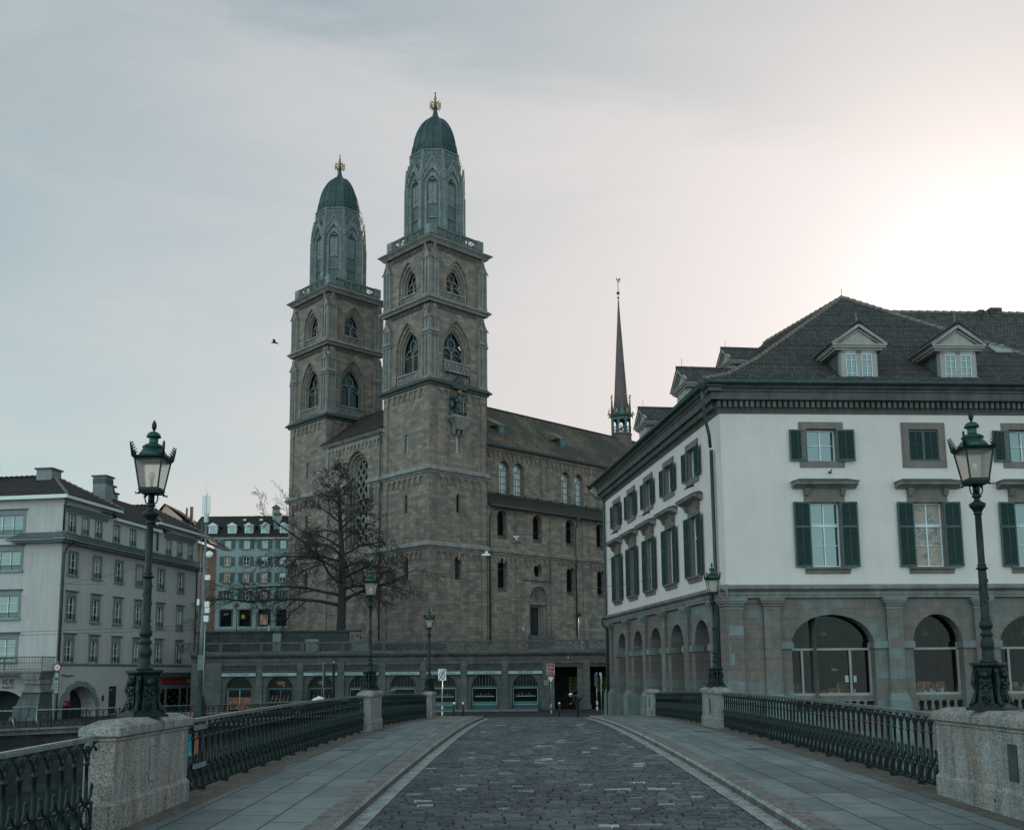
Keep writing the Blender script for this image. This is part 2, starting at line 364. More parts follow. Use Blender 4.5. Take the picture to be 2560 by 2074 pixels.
def wall(mb,x0,x1,z0,z1,ops=(),y=0.0,reveal=None):
    xs=sorted({x0,x1,*[v for o in ops for v in o['x']]}); zz=sorted({z0,z1,*[v for o in ops for v in o['z']]})
    xs=[x for x in xs if x0-1e-6<=x<=x1+1e-6]; zz=[z for z in zz if z0-1e-6<=z<=z1+1e-6]
    for j in range(len(zz)-1):
        run=None
        for i in range(len(xs)):
            solid=False
            if i<len(xs)-1:
                cx=(xs[i]+xs[i+1])/2; cz=(zz[j]+zz[j+1])/2
                solid=not any(o['x'][0]<cx<o['x'][1] and o['z'][0]<cz<o['z'][1] for o in ops)
            if solid and run is None: run=xs[i]
            if not solid and run is not None:
                mb.face([(run,y,zz[j]),(xs[i],y,zz[j]),(xs[i],y,zz[j+1]),(run,y,zz[j+1])]); run=None
    cm=mb.cur
    for o in ops:
        P=outline(o); X0,X1=o['x'];Z0,Z1=o['z']; k=o['k']
        if k=='circle':
            n=len(P)
            for i in range(n):
                (a,b),(c,d)=P[i],P[(i+1)%n]; up=i<n//2; zt=Z1 if up else Z0
                q=[(a,y,b),(c,y,d),(c,y,zt),(a,y,zt)]; mb.face(q)
        elif k!='rect':
            A=P[1:-1]
            for (a,b),(c,d) in zip(A,A[1:]): mb.face([(a,y,b),(c,y,d),(c,y,Z1),(a,y,Z1)])
        if reveal: mb.mat(reveal)
        n=len(P); D=o['d']
        for i in range(n):
            (a,b),(c,d)=P[i],P[(i+1)%n]
            mb.face([(c,y,d),(a,y,b),(a,y+D,b),(c,y+D,d)])
        mb.cur=cm
def pane(mb,o,y,mat):
    mb.mat(mat); mb.face([(x,y,z) for x,z in reversed(outline(o))])
def ring(mb,o,p,y,depth):  # moulding: from outline o inwards by p, then reveal back by depth; returns the smaller opening
    k=o['k']; q=dict(o); f=p
    q['x']=(o['x'][0]+p,o['x'][1]-p)
    hh=o['z'][1]-o['zs']; q['zs']=o['zs']; a0=(o['x'][1]-o['x'][0])/2
    q['z']=(o['z'][0],o['zs']+hh*(a0-p)/a0) if k!='circle' else (o['z'][0]+p,o['z'][1]-p)
    A=outline(o);B=outline(q)
    n=len(A); m=n-1 if k!='circle' else n
    for i in range(m):
        j=(i+1)%n
        mb.face([(A[i][0],y,A[i][1]),(B[i][0],y,B[i][1]),(B[j][0],y,B[j][1]),(A[j][0],y,A[j][1])])
    if depth:
        for i in range(m):
            j=(i+1)%n; mb.face([(B[j][0],y,B[j][1]),(B[i][0],y,B[i][1]),(B[i][0],y+depth,B[i][1]),(B[j][0],y+depth,B[j][1])])
    return q
def bar_arc(mb,pts,y,w,r): # flat bars following (x,z) points
    mb.tube([(x,y,z) for x,z in pts],r,4,False)
def lombard(mb,x0,x1,zt,n,h,t=.12,y=0,drop=.12): # hanging arcade: strip proud of the wall with little round arches
    w=(x1-x0)/n; r=w*.36; za=zt-h+r+drop
    for k in range(n):
        xc=x0+w*(k+.5); A=[(xc-w/2,zt-h),(xc-r,zt-h),(xc-r,za)]+[(xc-r*cos(PI*i/6),za+r*sin(PI*i/6)) for i in range(1,6)]+[(xc+r,za),(xc+r,zt-h),(xc+w/2,zt-h)]
        for (a,b),(c,d) in zip(A,A[1:]):
            if abs(c-a)>1e-6: mb.face([(a,y-t,b),(c,y-t,d),(c,y-t,zt),(a,y-t,zt)])
            mb.face([(c,y-t,d),(a,y-t,b),(a,y,b),(c,y,d)])
def sweep_rect(mb,x0,x1,y0,y1,prof): # moulding profile [(out,z)] round a rectangle
    C=lambda o,z:[(x0-o,y0-o,z),(x1+o,y0-o,z),(x1+o,y1+o,z),(x0-o,y1+o,z)]
    idx=[mb.add(C(o,z)) for o,z in prof]
    for a,b in zip(idx,idx[1:]):
        for k in range(4):
            j=(k+1)%4; mb.fi([a+k,a+j,b+j,b+k])
def strip(mb,x0,x1,prof,y=0,ends=True): # moulding along a wall: profile [(out,z)] bottom to top
    for (a,b),(c,d) in zip(prof,prof[1:]): mb.face([(x0,y-a,b),(x1,y-a,b),(x1,y-c,d),(x0,y-c,d)])
    if ends:
        P=prof+[(0,prof[-1][1]),(0,prof[0][1])]
        mb.face([(x0,y-a,b) for a,b in P]); mb.face([(x1,y-a,b) for a,b in reversed(P)])
def text(s,size,mat,name,parent,M,ext=.004,align='CENTER',sx=1,shear=0):
    c=bpy.data.curves.new('t','FONT'); c.body=s; c.size=size; c.extrude=ext; c.align_x=align; c.align_y='CENTER'; c.resolution_u=2; c.shear=shear
    t=bpy.data.objects.new('t',c); COL.objects.link(t); bpy.context.view_layer.update()
    me=bpy.data.meshes.new_from_object(t.evaluated_get(bpy.context.evaluated_depsgraph_get())); bpy.data.objects.remove(t); bpy.data.curves.remove(c)
    me.materials.clear(); me.materials.append(MAT[mat]); me.name=name
    me.transform(M@Matrix.Rotation(PI/2,4,'X')@Matrix.Diagonal((sx,1,1,1)))
    o=bpy.data.objects.new(name,me); COL.objects.link(o); o.parent=parent; return o
def shutter(w,h,closed=False,mid=True):
    m=MB('green_shutter'); f=.07
    m.box(0,f,0,.045,0,h); m.box(w-f,w,0,.045,0,h); m.box(f,w-f,0,.045,0,f+.02); m.box(f,w-f,0,.045,h-f,h)
    m.box(w/2-.012,w/2+.012,-.004,.02,f,h-f)
    if mid: m.box(f,w-f,0,.045,h*.62-.05,h*.62+.05)
    z=f+.05
    while z<h-f-.03:
        b=m.add([(f,.004,z),(w-f,.004,z),(w-f,.04,z+.045),(f,.04,z+.045),(f,.010,z-.008),(w-f,.010,z-.008),(w-f,.045,z+.037),(f,.045,z+.037)])
        for q in ((0,1,2,3),(7,6,5,4),(0,4,5,1),(1,5,6,2),(2,6,7,3),(3,7,4,0)): m.fi([b+i for i in q])
        z+=.075
    m.mat('shadow_room').box(f,w-f,.030,.034,f,h-f)
    return m
def casement(w,h,cols,rows,mat='white_paint',f=.055,mull=.05,bar=.028,transom=None):
    m=MB(mat); m.box(0,f,0,.06,0,h); m.box(w-f,w,0,.06,0,h); m.box(f,w-f,0,.06,0,f); m.box(f,w-f,0,.06,h-f,h)
    for i in range(1,cols): m.box(w*i/cols-mull/2,w*i/cols+mull/2,-.01,.055,f,h-f)
    for j in range(1,rows):
        z=h*j/rows; m.box(f,w-f,.006,.05,z-bar/2,z+bar/2)
    if transom: m.box(f,w-f,-.014,.058,h*transom-.045,h*transom+.045)
    return m
# ================================================================ CHURCH
def g2w(mb): pass
def build_church():
    ch=thing('church','twin towered stone minster with green domed tower tops behind the dark arcade','church',FM(-8.298,100.0,46.3))
    WM=Matrix(((0,1,0,0),(-1,0,0,0),(0,0,1,0),(0,0,0,1)))    # west facade frame -> church frame (x'=-y, y'=x), origin set per tower
    S=7.95; FLOOR=-1.0
    lev=dict(c5=12.65,c4=20.4,c3=29.5,c2=38.45,c1=45.0)
    def faceM(k): # four faces of a tower, tower frame origin at near (south-west) corner
        return [Matrix(),T((0,S,0))@WM,T((S,0,0))@RZ(90),T((S,S,0))@RZ(180)][k]
    shaft=MB('church_stone'); corn=MB('trim_stone'); fr=MB('church_stone'); butt=MB('trim_stone'); wins=MB('trim_stone'); bal=MB('lantern_cladding')
    stats=None
    for k in range(4):
        F=faceM(k); vis=True
        for m in (shaft,corn,fr,butt,wins,bal): m.M=F
        y=.14; P=.85
        # lower romanesque storeys
        ops=[O(3.72,4.22,16.3,18.25,'round',d=.35),O(3.70,4.24,22.6,24.6,'round',d=.3),O(3.5,4.4,9.4,11.8,'round',d=.5)]
        wall(shaft,P*.9,S-P*.9,FLOOR,lev['c3']-.3,ops,y)
        for o,d in zip(ops,(.33,.28,.48)):
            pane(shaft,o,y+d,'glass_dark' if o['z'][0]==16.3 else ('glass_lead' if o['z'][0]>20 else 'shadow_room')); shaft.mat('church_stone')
            if o['z'][0]>20:
                wins.mat('ink_teal')
                for q in range(1,5): wins.box(o['x'][0]+.02,o['x'][1]-.02,y+d-.03,y+d-.006,22.6+q*.4-.02,22.6+q*.4+.02)
                wins.mat('trim_stone')
        ee=0 if k%2==0 else y+.02
        for a,b in ((ee,P),(S-P,S-ee)): shaft.box(a,b,0,y+.02,FLOOR,lev['c3']-.3)
        for zt,n in ((lev['c5']-.25,8),(lev['c4']-.3,7),(lev['c3']-.3,7)):
            lombard(fr,P,S-P,zt,n,1.0,.14,y)
        # string courses
        corn.M=Matrix()
        for z in ((lev['c5'],lev['c4']) if k==0 else ()):
            sweep_rect(corn,0,S,0,S,[(0,z-.32),(.10,z-.30),(.12,z-.14),(.30,z-.06),(.33,z+.06),(.12,z+.34),(0,z+.5)])
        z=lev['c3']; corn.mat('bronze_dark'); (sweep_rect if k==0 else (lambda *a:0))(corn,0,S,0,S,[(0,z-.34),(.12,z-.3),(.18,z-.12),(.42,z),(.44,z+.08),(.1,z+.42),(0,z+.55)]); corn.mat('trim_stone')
        z=lev['c2']; (sweep_rect if k==0 else (lambda *a:0))(corn,0,S,0,S,[(0,z-.38),(.12,z-.34),(.2,z-.14),(.40,z-.04),(.42,z+.06),(.16,z+.3),(-.1,z+.42)])
        z=lev['c1']; (sweep_rect if k==0 else (lambda *a:0))(corn,0,S,0,S,[(0,z-.5),(.12,z-.45),(.2,z-.28),(.42,z-.1),(.52,z-.04),(.54,z+.06),(.25,z+.22),(-.1,z+.3)])
        # gothic storeys
        Y=.25
        def gothic(z0,z1,x0,x1,zsill,ztop,zspr,pz0,pz1,louvre):
            o=O(x0,x1,z0,ztop,'pointed',zspr,.22)
            wall(shaft,.3,S-.3,z0,z1,[o],Y)
            q=o; yy=Y+.22; wins.mat('church_stone')
            for st in range(3):
                q=ring(wins,q,(.24,.2,.14)[st],yy,.2); yy+=.2
                wins.mat('trim_stone' if st%2==0 else 'church_stone')
                ol=outline(q); wins.tube([(x,yy-.1,z) for x,z in ol],.055,5,True)
            inner=dict(q); inner['z']=(pz1,q['z'][1])
            pane(wins,inner,yy+.22,'glass_teal'); wins.mat('trim_stone')
            X0,X1=inner['x']; xc=(X0+X1)/2; zt=inner['z'][1]; zs=inner['zs']; w=X1-X0
            # tracery: mullion, two cusped lights, oculus
            wins.box(xc-.08,xc+.08,yy,yy+.18,pz1,zs+.15)
            for c in (-1,1):
                a0=xc+c*w/4
                L=arc('pointed',a0-w/4,a0+w/4,zs-.3,zs+.45,8); bar_arc(wins,L,yy+.09,0,.07)
                L=arc('round',a0-w/4+.07,a0+w/4-.07,zs-.45,zs-.15,8); bar_arc(wins,L,yy+.1,0,.05)
            cr=w*.2; zc=zs+.45+(zt-zs)*.22
            wins.tube([(xc+cr*cos(2*PI*i/12),yy+.09,zc+cr*sin(2*PI*i/12)) for i in range(12)],.06,4,False,True)
            for c in (-1,1): bar_arc(wins,[(xc+c*w*.5,zs),(xc+c*w*.3,zs+.5),(xc+c*cr*.7,zc-cr*.7)],yy+.09,0,.045)
            bar_arc(wins,[(xc,zc+cr),(xc,zt)],yy+.09,0,.05)
            if louvre:
                wins.mat('pale_sand'); z=pz1+.1
                while z<zs-.2:
                    for c in (-1,1):
                        a=xc+(0.09 if c>0 else -w/2+.02); b=a+w/2-.11
                        wins.face([(a,yy+.02,z),(b,yy+.02,z),(b,yy+.16,z+.14),(a,yy+.16,z+.14)])
                    z+=.26
                wins.mat('trim_stone')
            else:
                wins.mat('trim_stone')
            # pierced parapet
            px0,px1=x0+.16,x1-.16; wins.mat('trim_stone')
            wins.box(px0,px1,Y+.16,Y+.22,pz0,pz1); wins.box(px0-.04,px1+.04,Y+.02,Y+.2,pz1-.12,pz1+.06); wins.box(px0,px1,Y+.06,Y+.17,pz0,pz0+.15)
            wins.box(px0,px0+.14,Y+.06,Y+.17,pz0,pz1); wins.box(px1-.14,px1,Y+.06,Y+.17,pz0,pz1)
            n=6; cw=(px1-px0-.3)/n
            for i in range(n):
                cx=px0+.15+cw*(i+.5)
                for rr,zc2 in ((cw*.42,pz0+.15+(pz1-pz0-.27)*.27),(cw*.42,pz0+.15+(pz1-pz0-.27)*.73)):
                    wins.tube([(cx+rr*cos(2*PI*t/8),Y+.13,zc2+rr*1.05*sin(2*PI*t/8)) for t in range(8)],.035,4,False,True)
        gothic(lev['c3']+.3,lev['c2'],1.95,5.75,0,36.75,33.5,29.85,31.15,k==1)
        gothic(lev['c2']+.3,lev['c1'],2.4,5.4,0,43.5,40.95,38.75,39.75,False)
        # carved foliage frieze below the two upper cornices
        for z in (lev['c2']-.45,lev['c1']-.62):
            for i in range(15):
                cx=1.45+i*(S-2.9)/14; fr.mat('trim_dark')
                fr.frus(cx,Y-.04,z-.34,z,.12,.26,.10,.18); fr.sph((cx,Y-.1,z-.38),.08,5,4); fr.mat('church_stone')
        # corner buttresses with three shafts and ogee gablets
        for (za,zb,zg) in ((lev['c3']+.3,34.6,None),(34.9,36.5,37.6),(lev['c2']+.25,43.0,44.3)):
            for s in (0,1):
                bx0=0 if s==0 else S-1.25; bx1=bx0+1.25
                butt.box(bx0+.02,bx1-.02,.08,Y+.03,za,zb+.3)
                for j,cx in enumerate((bx0+.09,bx0+.6,bx1-.12)):
                    butt.box(cx-.085,cx+.085,-.06,.12,za+.35,zb)
                butt.box(bx0,bx1,-.1,.14,za,za+.35)
                if zg is None:
                    strip(butt,bx0-.1,bx1+.12,[(0,zb-.1),(.18,zb),(.22,zb+.12),(0,zb+.3)],.08)
                else:
                    for cx,hw in ((bx0+.36,.34),(bx1-.38,.34)):
                        cxx=(bx0+bx1)/2; 
                    cx=(bx0+bx1)/2; A=[]
                    for i in range(7):
                        t=i/6; A.append((cx-.78*(1-t)**1.6-.02,zb-.1+(zg-zb+.3)*t**1.25))
                    PL=A+[(2*cx-x,z) for x,z in reversed(A[:-1])]
                    butt.tube([(x,-.10,z) for x,z in PL],.065,4,False); butt.prism([(cx-.62,zb-.05),(cx+.62,zb-.05),(cx,zg-.3)],-.04,.15)
                    butt.box(cx-.17,cx+.17,-.17,-.05,zg-.02,zg+.06); butt.box(cx-.05,cx+.05,-.16,-.06,zg-.2,zg+.25)
        # gallery parapet with swirl tracery
        z0=lev['c1']+.25; i0=.28
        bal.box(i0,S-i0,i0,i0+.3,z0,z0+.55); strip(bal,i0-.05,S-i0+.05,[(0,z0+.5),(.1,z0+.58),(0,z0+.7)],i0,False)
        bal.box(i0,S-i0,i0+.02,i0+.26,z0+1.78,z0+1.96); bal.box(i0-.04,S-i0+.04,i0-.06,i0+.34,z0+1.96,z0+2.06)
        for c in (i0,S-i0-.85): bal.box(c-.05 if c==i0 else c,c+.85 if c==i0 else c+.9,i0-.08,i0+.32,z0+.55,z0+2.14)
        for j in range(6):
            cx=i0+.95+j*(S-2*i0-1.9)/5; bal.box(cx-.05,cx+.05,i0+.02,i0+.24,z0+.6,z0+1.8)
            if j<5:
                cc=cx+(S-2*i0-1.9)/10; rr=.52; zc=z0+1.2
                bal.tube([(cc+rr*cos(2*PI*t/14),i0+.14,zc+rr*sin(2*PI*t/14)) for t in range(14)],.05,4,False,True)
                for q in range(4):
                    a=q*PI/2+.3; bal.tube([(cc,i0+.14,zc),(cc+.25*cos(a),i0+.14,zc+.25*sin(a)),(cc+.42*cos(a+.75),i0+.14,zc+.42*sin(a+.75)),(cc+.5*cos(a+1.3),i0+.14,zc+.5*sin(a+1.3))],.05,4,False)
                for sx in (-1,1):
                    for sz in (-1,1): bal.face([(cc+sx*.40,i0+.14,zc+sz*.62),(cc+sx*.62,i0+.14,zc+sz*.62),(cc+sx*.62,i0+.14,zc+sz*.40)])
    for m in (shaft,): m.M=Matrix()
    shaft.mat('trim_dark').box(.3,S-.3,.3,S-.3,lev['c1'],lev['c1']+.3)
    # timber and metal lantern (octagon)
    lan=MB('lantern_cladding'); c=S/2; lan.M=T((c,c,0)); tr=MB('lantern_cladding'); tr.M=T((c,c,0))
    zb=45.2; AP=3.02
    for k in range(8):
        F=T((c,c,0))@RZ(45*k)@T((0,-AP,0)); lan.M=F; hw=AP*math.tan(PI/8)
        o=O(-.62,.62,zb+.6,54.3,'pointed',52.2,.28); o2=O(-.98,.98,zb+.4,55.0,'pointed',52.2,.16)
        wall(lan,-hw,hw,zb,55.0,[o2],0)
        q=ring(lan,o2,.36,.16,.3); pane(lan,q,.40,'lantern_dark'); lan.mat('lantern_cladding'); 
        lan.box(-.5,.5,.30,.44,50.2,52.6); lan.mat('lantern_board').box(-.42,.42,.27,.31,50.3,52.5); lan.mat('lantern_cladding').box(-.5,.5,.24,.32,50.9,51.0); lan.box(-.5,.5,.24,.32,48.6,48.7); lan.box(-.5,.5,.24,.32,47.2,47.3); lan.box(-.03,.03,.24,.3,50.3,52.5)
        lan.box(-.2,.2,.1,.3,53.2,53.4)
        # corner rib
        lan.M=T((c,c,0))@RZ(45*k+22.5)@T((0,-AP/cos(PI/8),0)); lan.box(-.24,.24,-.10,.3,zb,53.4); lan.box(-.13,.13,-.22,.1,zb,52.6); lan.frus(0,.05,53.4,54.4,.48,.1,.4,.3)
        # gable
        lan.M=F
        lan.tube([(-1.15,-.10,54.0),(-.62,-.14,55.1),(0,-.16,56.75)],[.12,.12,.10],4,False); lan.tube([(1.15,-.10,54.0),(.62,-.14,55.1),(0,-.16,56.75)],[.12,.12,.10],4,False)
        lan.tube([(-1.15,-.1,54.0),(-1.25,-.1,53.0)],.13,4,False); lan.tube([(1.15,-.1,54.0),(1.25,-.1,53.0)],.13,4,False)
        lan.prism([(-1.1,54.2),(-.98,54.0)]+[(x,z) for x,z in arc('pointed',-.9,.9,52.6,55.0,8)][1:-1]+[(.98,54.0),(1.1,54.2),(0,56.5)],-.08,.02)
    for m,A,z0,z1 in ((lan,2.86,54.4,56.6),):
        lan.M=T((c,c,0)); r=A/cos(PI/8); lan.mat('lantern_dark')
        lan.lathe([(r,z0),(r*.985,z1)],8,(0,0),PI/8,False)
    # frieze band
    rr=2.62/cos(PI/8); lan.mat('lantern_dark').lathe([(rr+.005,56.76),(rr+.005,57.74)],8,(0,0),PI/8,False); lan.mat('lantern_cladding').lathe([(rr+.22,56.5),(rr+.26,56.62),(rr+.10,56.7),(rr,56.75),(rr,57.75),(rr+.12,57.8),(rr+.16,57.95),(rr-.1,58.05)],8,(0,0),PI/8,False)
    for k in range(8):
        lan.M=T((c,c,0))@RZ(45*k)@T((0,-2.62,0)); hw=2.62*math.tan(PI/8)
        for s in (-1,1): lan.box(s*(hw-.02)-.12,s*(hw-.02)+.12,-.08,.1,56.75,57.8)
        for j in range(3):
            cx=-.66+j*.66
            lan.tube([(cx+.27*cos(2*PI*t/8),-.03,57.25+.36*sin(2*PI*t/8)) for t in range(8)],.05,4,False,True)
            lan.tube([(cx-.3,-.03,56.85),(cx+.3,-.03,57.65)],.04,4,False); lan.tube([(cx-.3,-.03,57.65),(cx+.3,-.03,56.85)],.04,4,False)
        # upper drum panels
        lan.mat('lantern_cladding')
        lan.M=T((c,c,0))@RZ(45*k)@T((0,-2.86,0)); 
        for s in (-1,1): lan.box(s*1.12-.1,s*1.12+.1,-.08,.05,54.6,56.5)
    dome=MB('dome_copper'); dome.M=T((c,c,0))
    def orad(z): # dome profile radius
        t=(z-58.0)/(61.45-58.0); return 2.33*max(0,1-(t*.99)**1.98)**.56
    prof=[(2.58,57.95),(2.58,58.1)]+[(orad(58.0+3.45*i/14)+.10,58.0+3.45*i/14) for i in range(1,15)]
    prof=prof[:-1]+[(.50,61.32),(.36,61.55),(.27,61.95),(.2,62.4),(.17,62.9)]
    dome.lathe([(r/cos(PI/8)*.985,z) for r,z in prof],8,(0,0),PI/8,False)
    for k in range(16):   # seams and hips
        a=PI/8+k*PI/8; f=1.0 if k%2==0 else cos(PI/8)
        pts=[((r/cos(PI/8)*.985*f+.015)*cos(a),(r/cos(PI/8)*.985*f+.015)*sin(a),z) for r,z in prof[1:-3]]
        dome.mat('copper_green' if k%2==0 else 'dome_copper').tube(pts,.05 if k%2==0 else .03,4,False)
    dome.mat('copper_green')
    for k in range(8):
        dome.M=T((c,c,0))@RZ(45*k)@T((0,-2.55,0))
        for j in range(5): dome.tube([(-.9+j*.45-.2,.02,58.15),(-.9+j*.45,.12,58.75),(-.9+j*.45+.2,.02,58.15)],.035,4,False)
    fin=MB('copper_green'); fin.M=T((c,c,0))
    fin.lathe([(.17,62.8),(.22,62.95),(.14,63.1),(.12,63.3),(.11,63.9),(.07,64.1),(.06,64.3),(.10,64.4),(.09,64.5)],10)
    fin.mat('gold')
    fin.lathe([(.02,63.45),(.2,63.6),(.2,63.72),(.02,63.85)],8)
    for k in range(8):
        a=k*PI/4
        fin.tube([(.12*cos(a),.12*sin(a),62.5),(.45*cos(a),.45*sin(a),62.65),(.62*cos(a),.62*sin(a),62.95),(.5*cos(a),.5*sin(a),63.2),(.12*cos(a),.12*sin(a),63.3)],.04,4)
        fin.tube([(.58*cos(a),.58*sin(a),62.55),(.60*cos(a),.60*sin(a),63.35)],[.05,.03],4)
    fin.tube([(.6*cos(k*PI/8),.6*sin(k*PI/8),62.95) for k in range(16)],.035,4,True,True)
    # ladder rail on the dome side
    dome.M=T((c,c,0)); dome.mat('galvanised').tube([(2.25,-1.45,58.6),(2.5,-1.5,57.9),(2.75,-1.6,56.6)],.03,4)
    def remap(m,ZP):
        for v in m.v:
            for (a,b),(c_,d) in zip(ZP,ZP[1:]):
                if a<=v.z<=c_: v.z=b+(d-b)*(v.z-a)/(c_-a); break
    remap(lan,[(40,40),(52.6,52.35),(54.3,53.4),(55.0,54.0),(56.75,55.2),(58.2,56.55),(60,58.3)])
    remap(dome,[(56,54.4),(57.95,56.3),(61.45,61.4),(62.9,62.9),(70,70)])
    remap(bal,[(40,40),(45.8,45.65),(47.5,46.75),(50,49.3)])
    tw=shaft.build('tower',ch)
    for m,n in ((corn,'cornice'),(fr,'frieze'),(butt,'buttress'),(wins,'window_tracery'),(bal,'balustrade'),(lan,'lantern'),(dome,'dome'),(fin,'finial')): m.build(n,tw)
    t2=copy_tree(tw,ch); t2.location=(0,18.85,0)
    # bracket, seated stone king and canopy on the south face of the near tower
    st=MB('trim_stone'); st.box(2.1,5.6,.12,.3,31.0,32.15); st.box(2.0,5.7,.0,.32,32.05,32.25)
    for i in range(7): st.tube([(2.2+i*.5,.08,31.2),(2.45+i*.5,.06,31.95),(2.7+i*.5,.08,31.2)],.05,4)
    st.box(2.3,5.4,-.12,.2,31.0,31.15); st.frus(3.72,-.42,24.9,26.0,.9,2.2,.4,1.0); st.box(2.5,4.95,-.98,.1,26.0,26.2); st.box(2.6,4.85,-.88,.1,26.2,26.35)
    for xx in (3.1,3.72,4.34): st.frus(xx,-.2,24.4,25.3,.15,.32,.2,.4)
    st.mat('bronze_dark'); st.box(2.85,4.6,.02,.14,26.35,29.3)
    for s in (-1,1):
        for zz in (26.5,27.5,28.5): st.sph((3.72+s*.82,-.15,zz),.26,7,5,(1,1,1.7))
    st.prism([(2.7,29.2),(4.75,29.2),(4.3,29.9),(3.72,30.7),(3.14,29.9)],-.55,.1)
    for i in range(9): st.sph((2.85+i*.22,-.5,29.4+.75*(1-abs(i-4)/4)),.16,6,4)
    st.build('statue_niche',tw)
    k=MB('bronze_dark'); k.sph((3.72,-.42,28.72),.2,8,6,(1,1,1.2)); k.lathe([(.5,26.4),(.55,26.8),(.48,27.2),(.42,27.7),(.46,28.15),(.3,28.45),(.12,28.55)],10,(3.72,-.38))
    k.sph((3.45,-.72,27.05),.26,7,5,(1,1.3,1)); k.sph((4.0,-.72,27.05),.26,7,5,(1,1.3,1)); k.tube([(3.45,-.85,27.0),(3.42,-.95,26.45)],[.2,.22],6); k.tube([(4.0,-.85,27.0),(4.02,-.95,26.45)],[.2,.22],6)
    k.tube([(3.28,-.4,28.2),(3.12,-.6,27.8),(3.4,-.9,27.75)],[.16,.13,.1],6); k.tube([(4.16,-.4,28.2),(4.32,-.6,27.8),(4.05,-.9,27.75)],[.16,.13,.1],6)
    k.mat('gold').lathe([(.16,28.86),(.18,28.98)],8,(3.72,-.42),0,False)
    for i in range(6): k.tube([(3.72+.16*cos(i*PI/3),-.42+.16*sin(i*PI/3),28.9),(3.72+.19*cos(i*PI/3),-.42+.19*sin(i*PI/3),29.15)],.03,4)
    k.mat('galvanised').box(3.69,3.75,-1.0,-.97,26.4,27.9); k.mat('gold').box(3.56,3.88,-1.01,-.96,27.7,27.78); k.sph((3.72,-.98,28.0),.07)
    k.build('statue',tw)
    # west front between the towers: lattice window, lean-to roof
    wf=MB('church_stone'); wf.M=T((0,18.85,0))@WM; L0,L1=0,10.9    # x 0..10.9 (left->right)
    o=O(4.0,8.1,13.5,24.3,'round',22.2,.35)
    wall(wf,L0,L1,-1,25.7,[o],.12); q=o; yy=.47
    for s in range(3): q=ring(wf,q,.28,yy,.25); yy+=.25; wf.mat('trim_stone' if s%2 else 'church_stone'); wf.tube([(x,yy-.1,z) for x,z in outline(q)],.08,5)
    pane(wf,q,yy+.05,'glass_teal'); wf.mat('trim_stone')
    X0,X1=q['x']; za=q['z'][0]; zb=q['z'][1]; w=X1-X0
    def clip(x,z):
        xc=(X0+X1)/2; a=w/2; h=zb-q['zs']
        return X0<=x<=X1 and (z<=q['zs'] or ((x-xc)/a)**2+((z-q['zs'])/h)**2<=1.02)
    for sgn in (1,-1):
        zz=za-w*1.3
        while zz<zb:
            seg=[]
            for i in range(21):
                t=i/20; x=X0+w*t if sgn>0 else X1-w*t; z=zz+w*1.3*t
                if clip(x,z) and z>=za: seg.append((x,yy-.08,z))
                elif len(seg)>1: wf.tube([seg[0],seg[-1]],.12,4,False); seg=[]
            if len(seg)>1: wf.tube([seg[0],seg[-1]],.12,4,False)
            zz+=1.35
    lombard(wf,.5,L1-.3,25.3,14,.9,.12,.12); wf.box(0,.55,0,.14,-1,25.6)
    for z in (20.4,12.65):
        for a,b in ((0,3.9),(8.2,L1)): strip(wf,a,b,[(0,z-.32),(.10,z-.3),(.12,z-.14),(.3,z-.06),(.33,z+.06),(.12,z+.34),(0,z+.5)],.02,False)
        for a,b,n in ((.6,3.8,4),(8.4,L1-.1,4)): lombard(wf,a,b,z-.3,n,.9,.12,.12)
    wf.M=T((0,18.85,0))@WM; wf.mat('trim_stone'); strip(wf,-.5,L1,[(0,25.5),(.2,25.6),(.38,25.85),(.4,26.0),(0,26.05)],.1,True)
    wf.mat('roof_tile_brown'); wf.face([(-.6,-.45,25.95),(L1,-.45,25.95),(L1,5,30.2),(-.6,5,30.2)]); wf.face([(-.6,-.45,25.9),(-.6,5,30.2),(-.6,5,25.9)])
    wf.mat('gutter_metal').tube([(L1-.25,-.32,25.7),(L1-.12,-.18,24.9),(L1-.12,-.16,-1)],.09,6)
    # saint's niche figure to the right of the window
    wf.mat('trim_stone').box(8.55,9.05,-.25,.15,18.0,18.25); wf.sph((8.8,-.08,20.5),.16); wf.lathe([(.26,18.25),(.2,19.2),(.27,19.9),(.1,20.35)],8,(8.8,-.08)); wf.frus(8.8,-.1,17.4,18.0,.1,.5,.1,.4)
    wf.build('west_front',ch)
    # nave: aisle wall, aisle roof, clerestory, main roof
    ai=MB('church_stone'); a0,a1=S,44.0
    ops=[];cen=[10.15,15.5,20.8,26.0,31.2,36.4,41.4]
    for c_ in cen: ops.append(O(c_-.72,c_+.72,14.1,17.2,'round',d=.7))
    ai.M=Matrix(); 
    low=[O(c_-.72,c_+.72,8.45,12.0 if c_<12 else 11.75,'round',d=.7) for c_ in (10.15,20.8,26.0,31.2,36.4,41.4)]
    cir=O(14.85,16.15,10.25,11.75,'circle',d=.6)
    door=O(14.2,16.9,1.6,9.3,'round',7.95,.35)
    wall(ai,a0,a1,-1,17.6,ops+low+[cir,door],.12)
    for o in ops+low: pane(ai,o,.78,'glass_dark'); ai.mat('trim_dark').face([(o['x'][0],.125,o['z'][0]+.02),(o['x'][1],.125,o['z'][0]+.02),(o['x'][1],.78,o['z'][0]+.5),(o['x'][0],.78,o['z'][0]+.5)]); ai.mat('church_stone')
    pane(ai,cir,.7,'glass_dark'); ai.mat('church_stone')
    for cx in (12.57,17.9,23.2,28.5,33.7,38.9):
        ai.box(cx-.42,cx+.42,0,.14,-1,17.6)
    ai.box(a0,a0+.5,0,.14,-1,17.6)
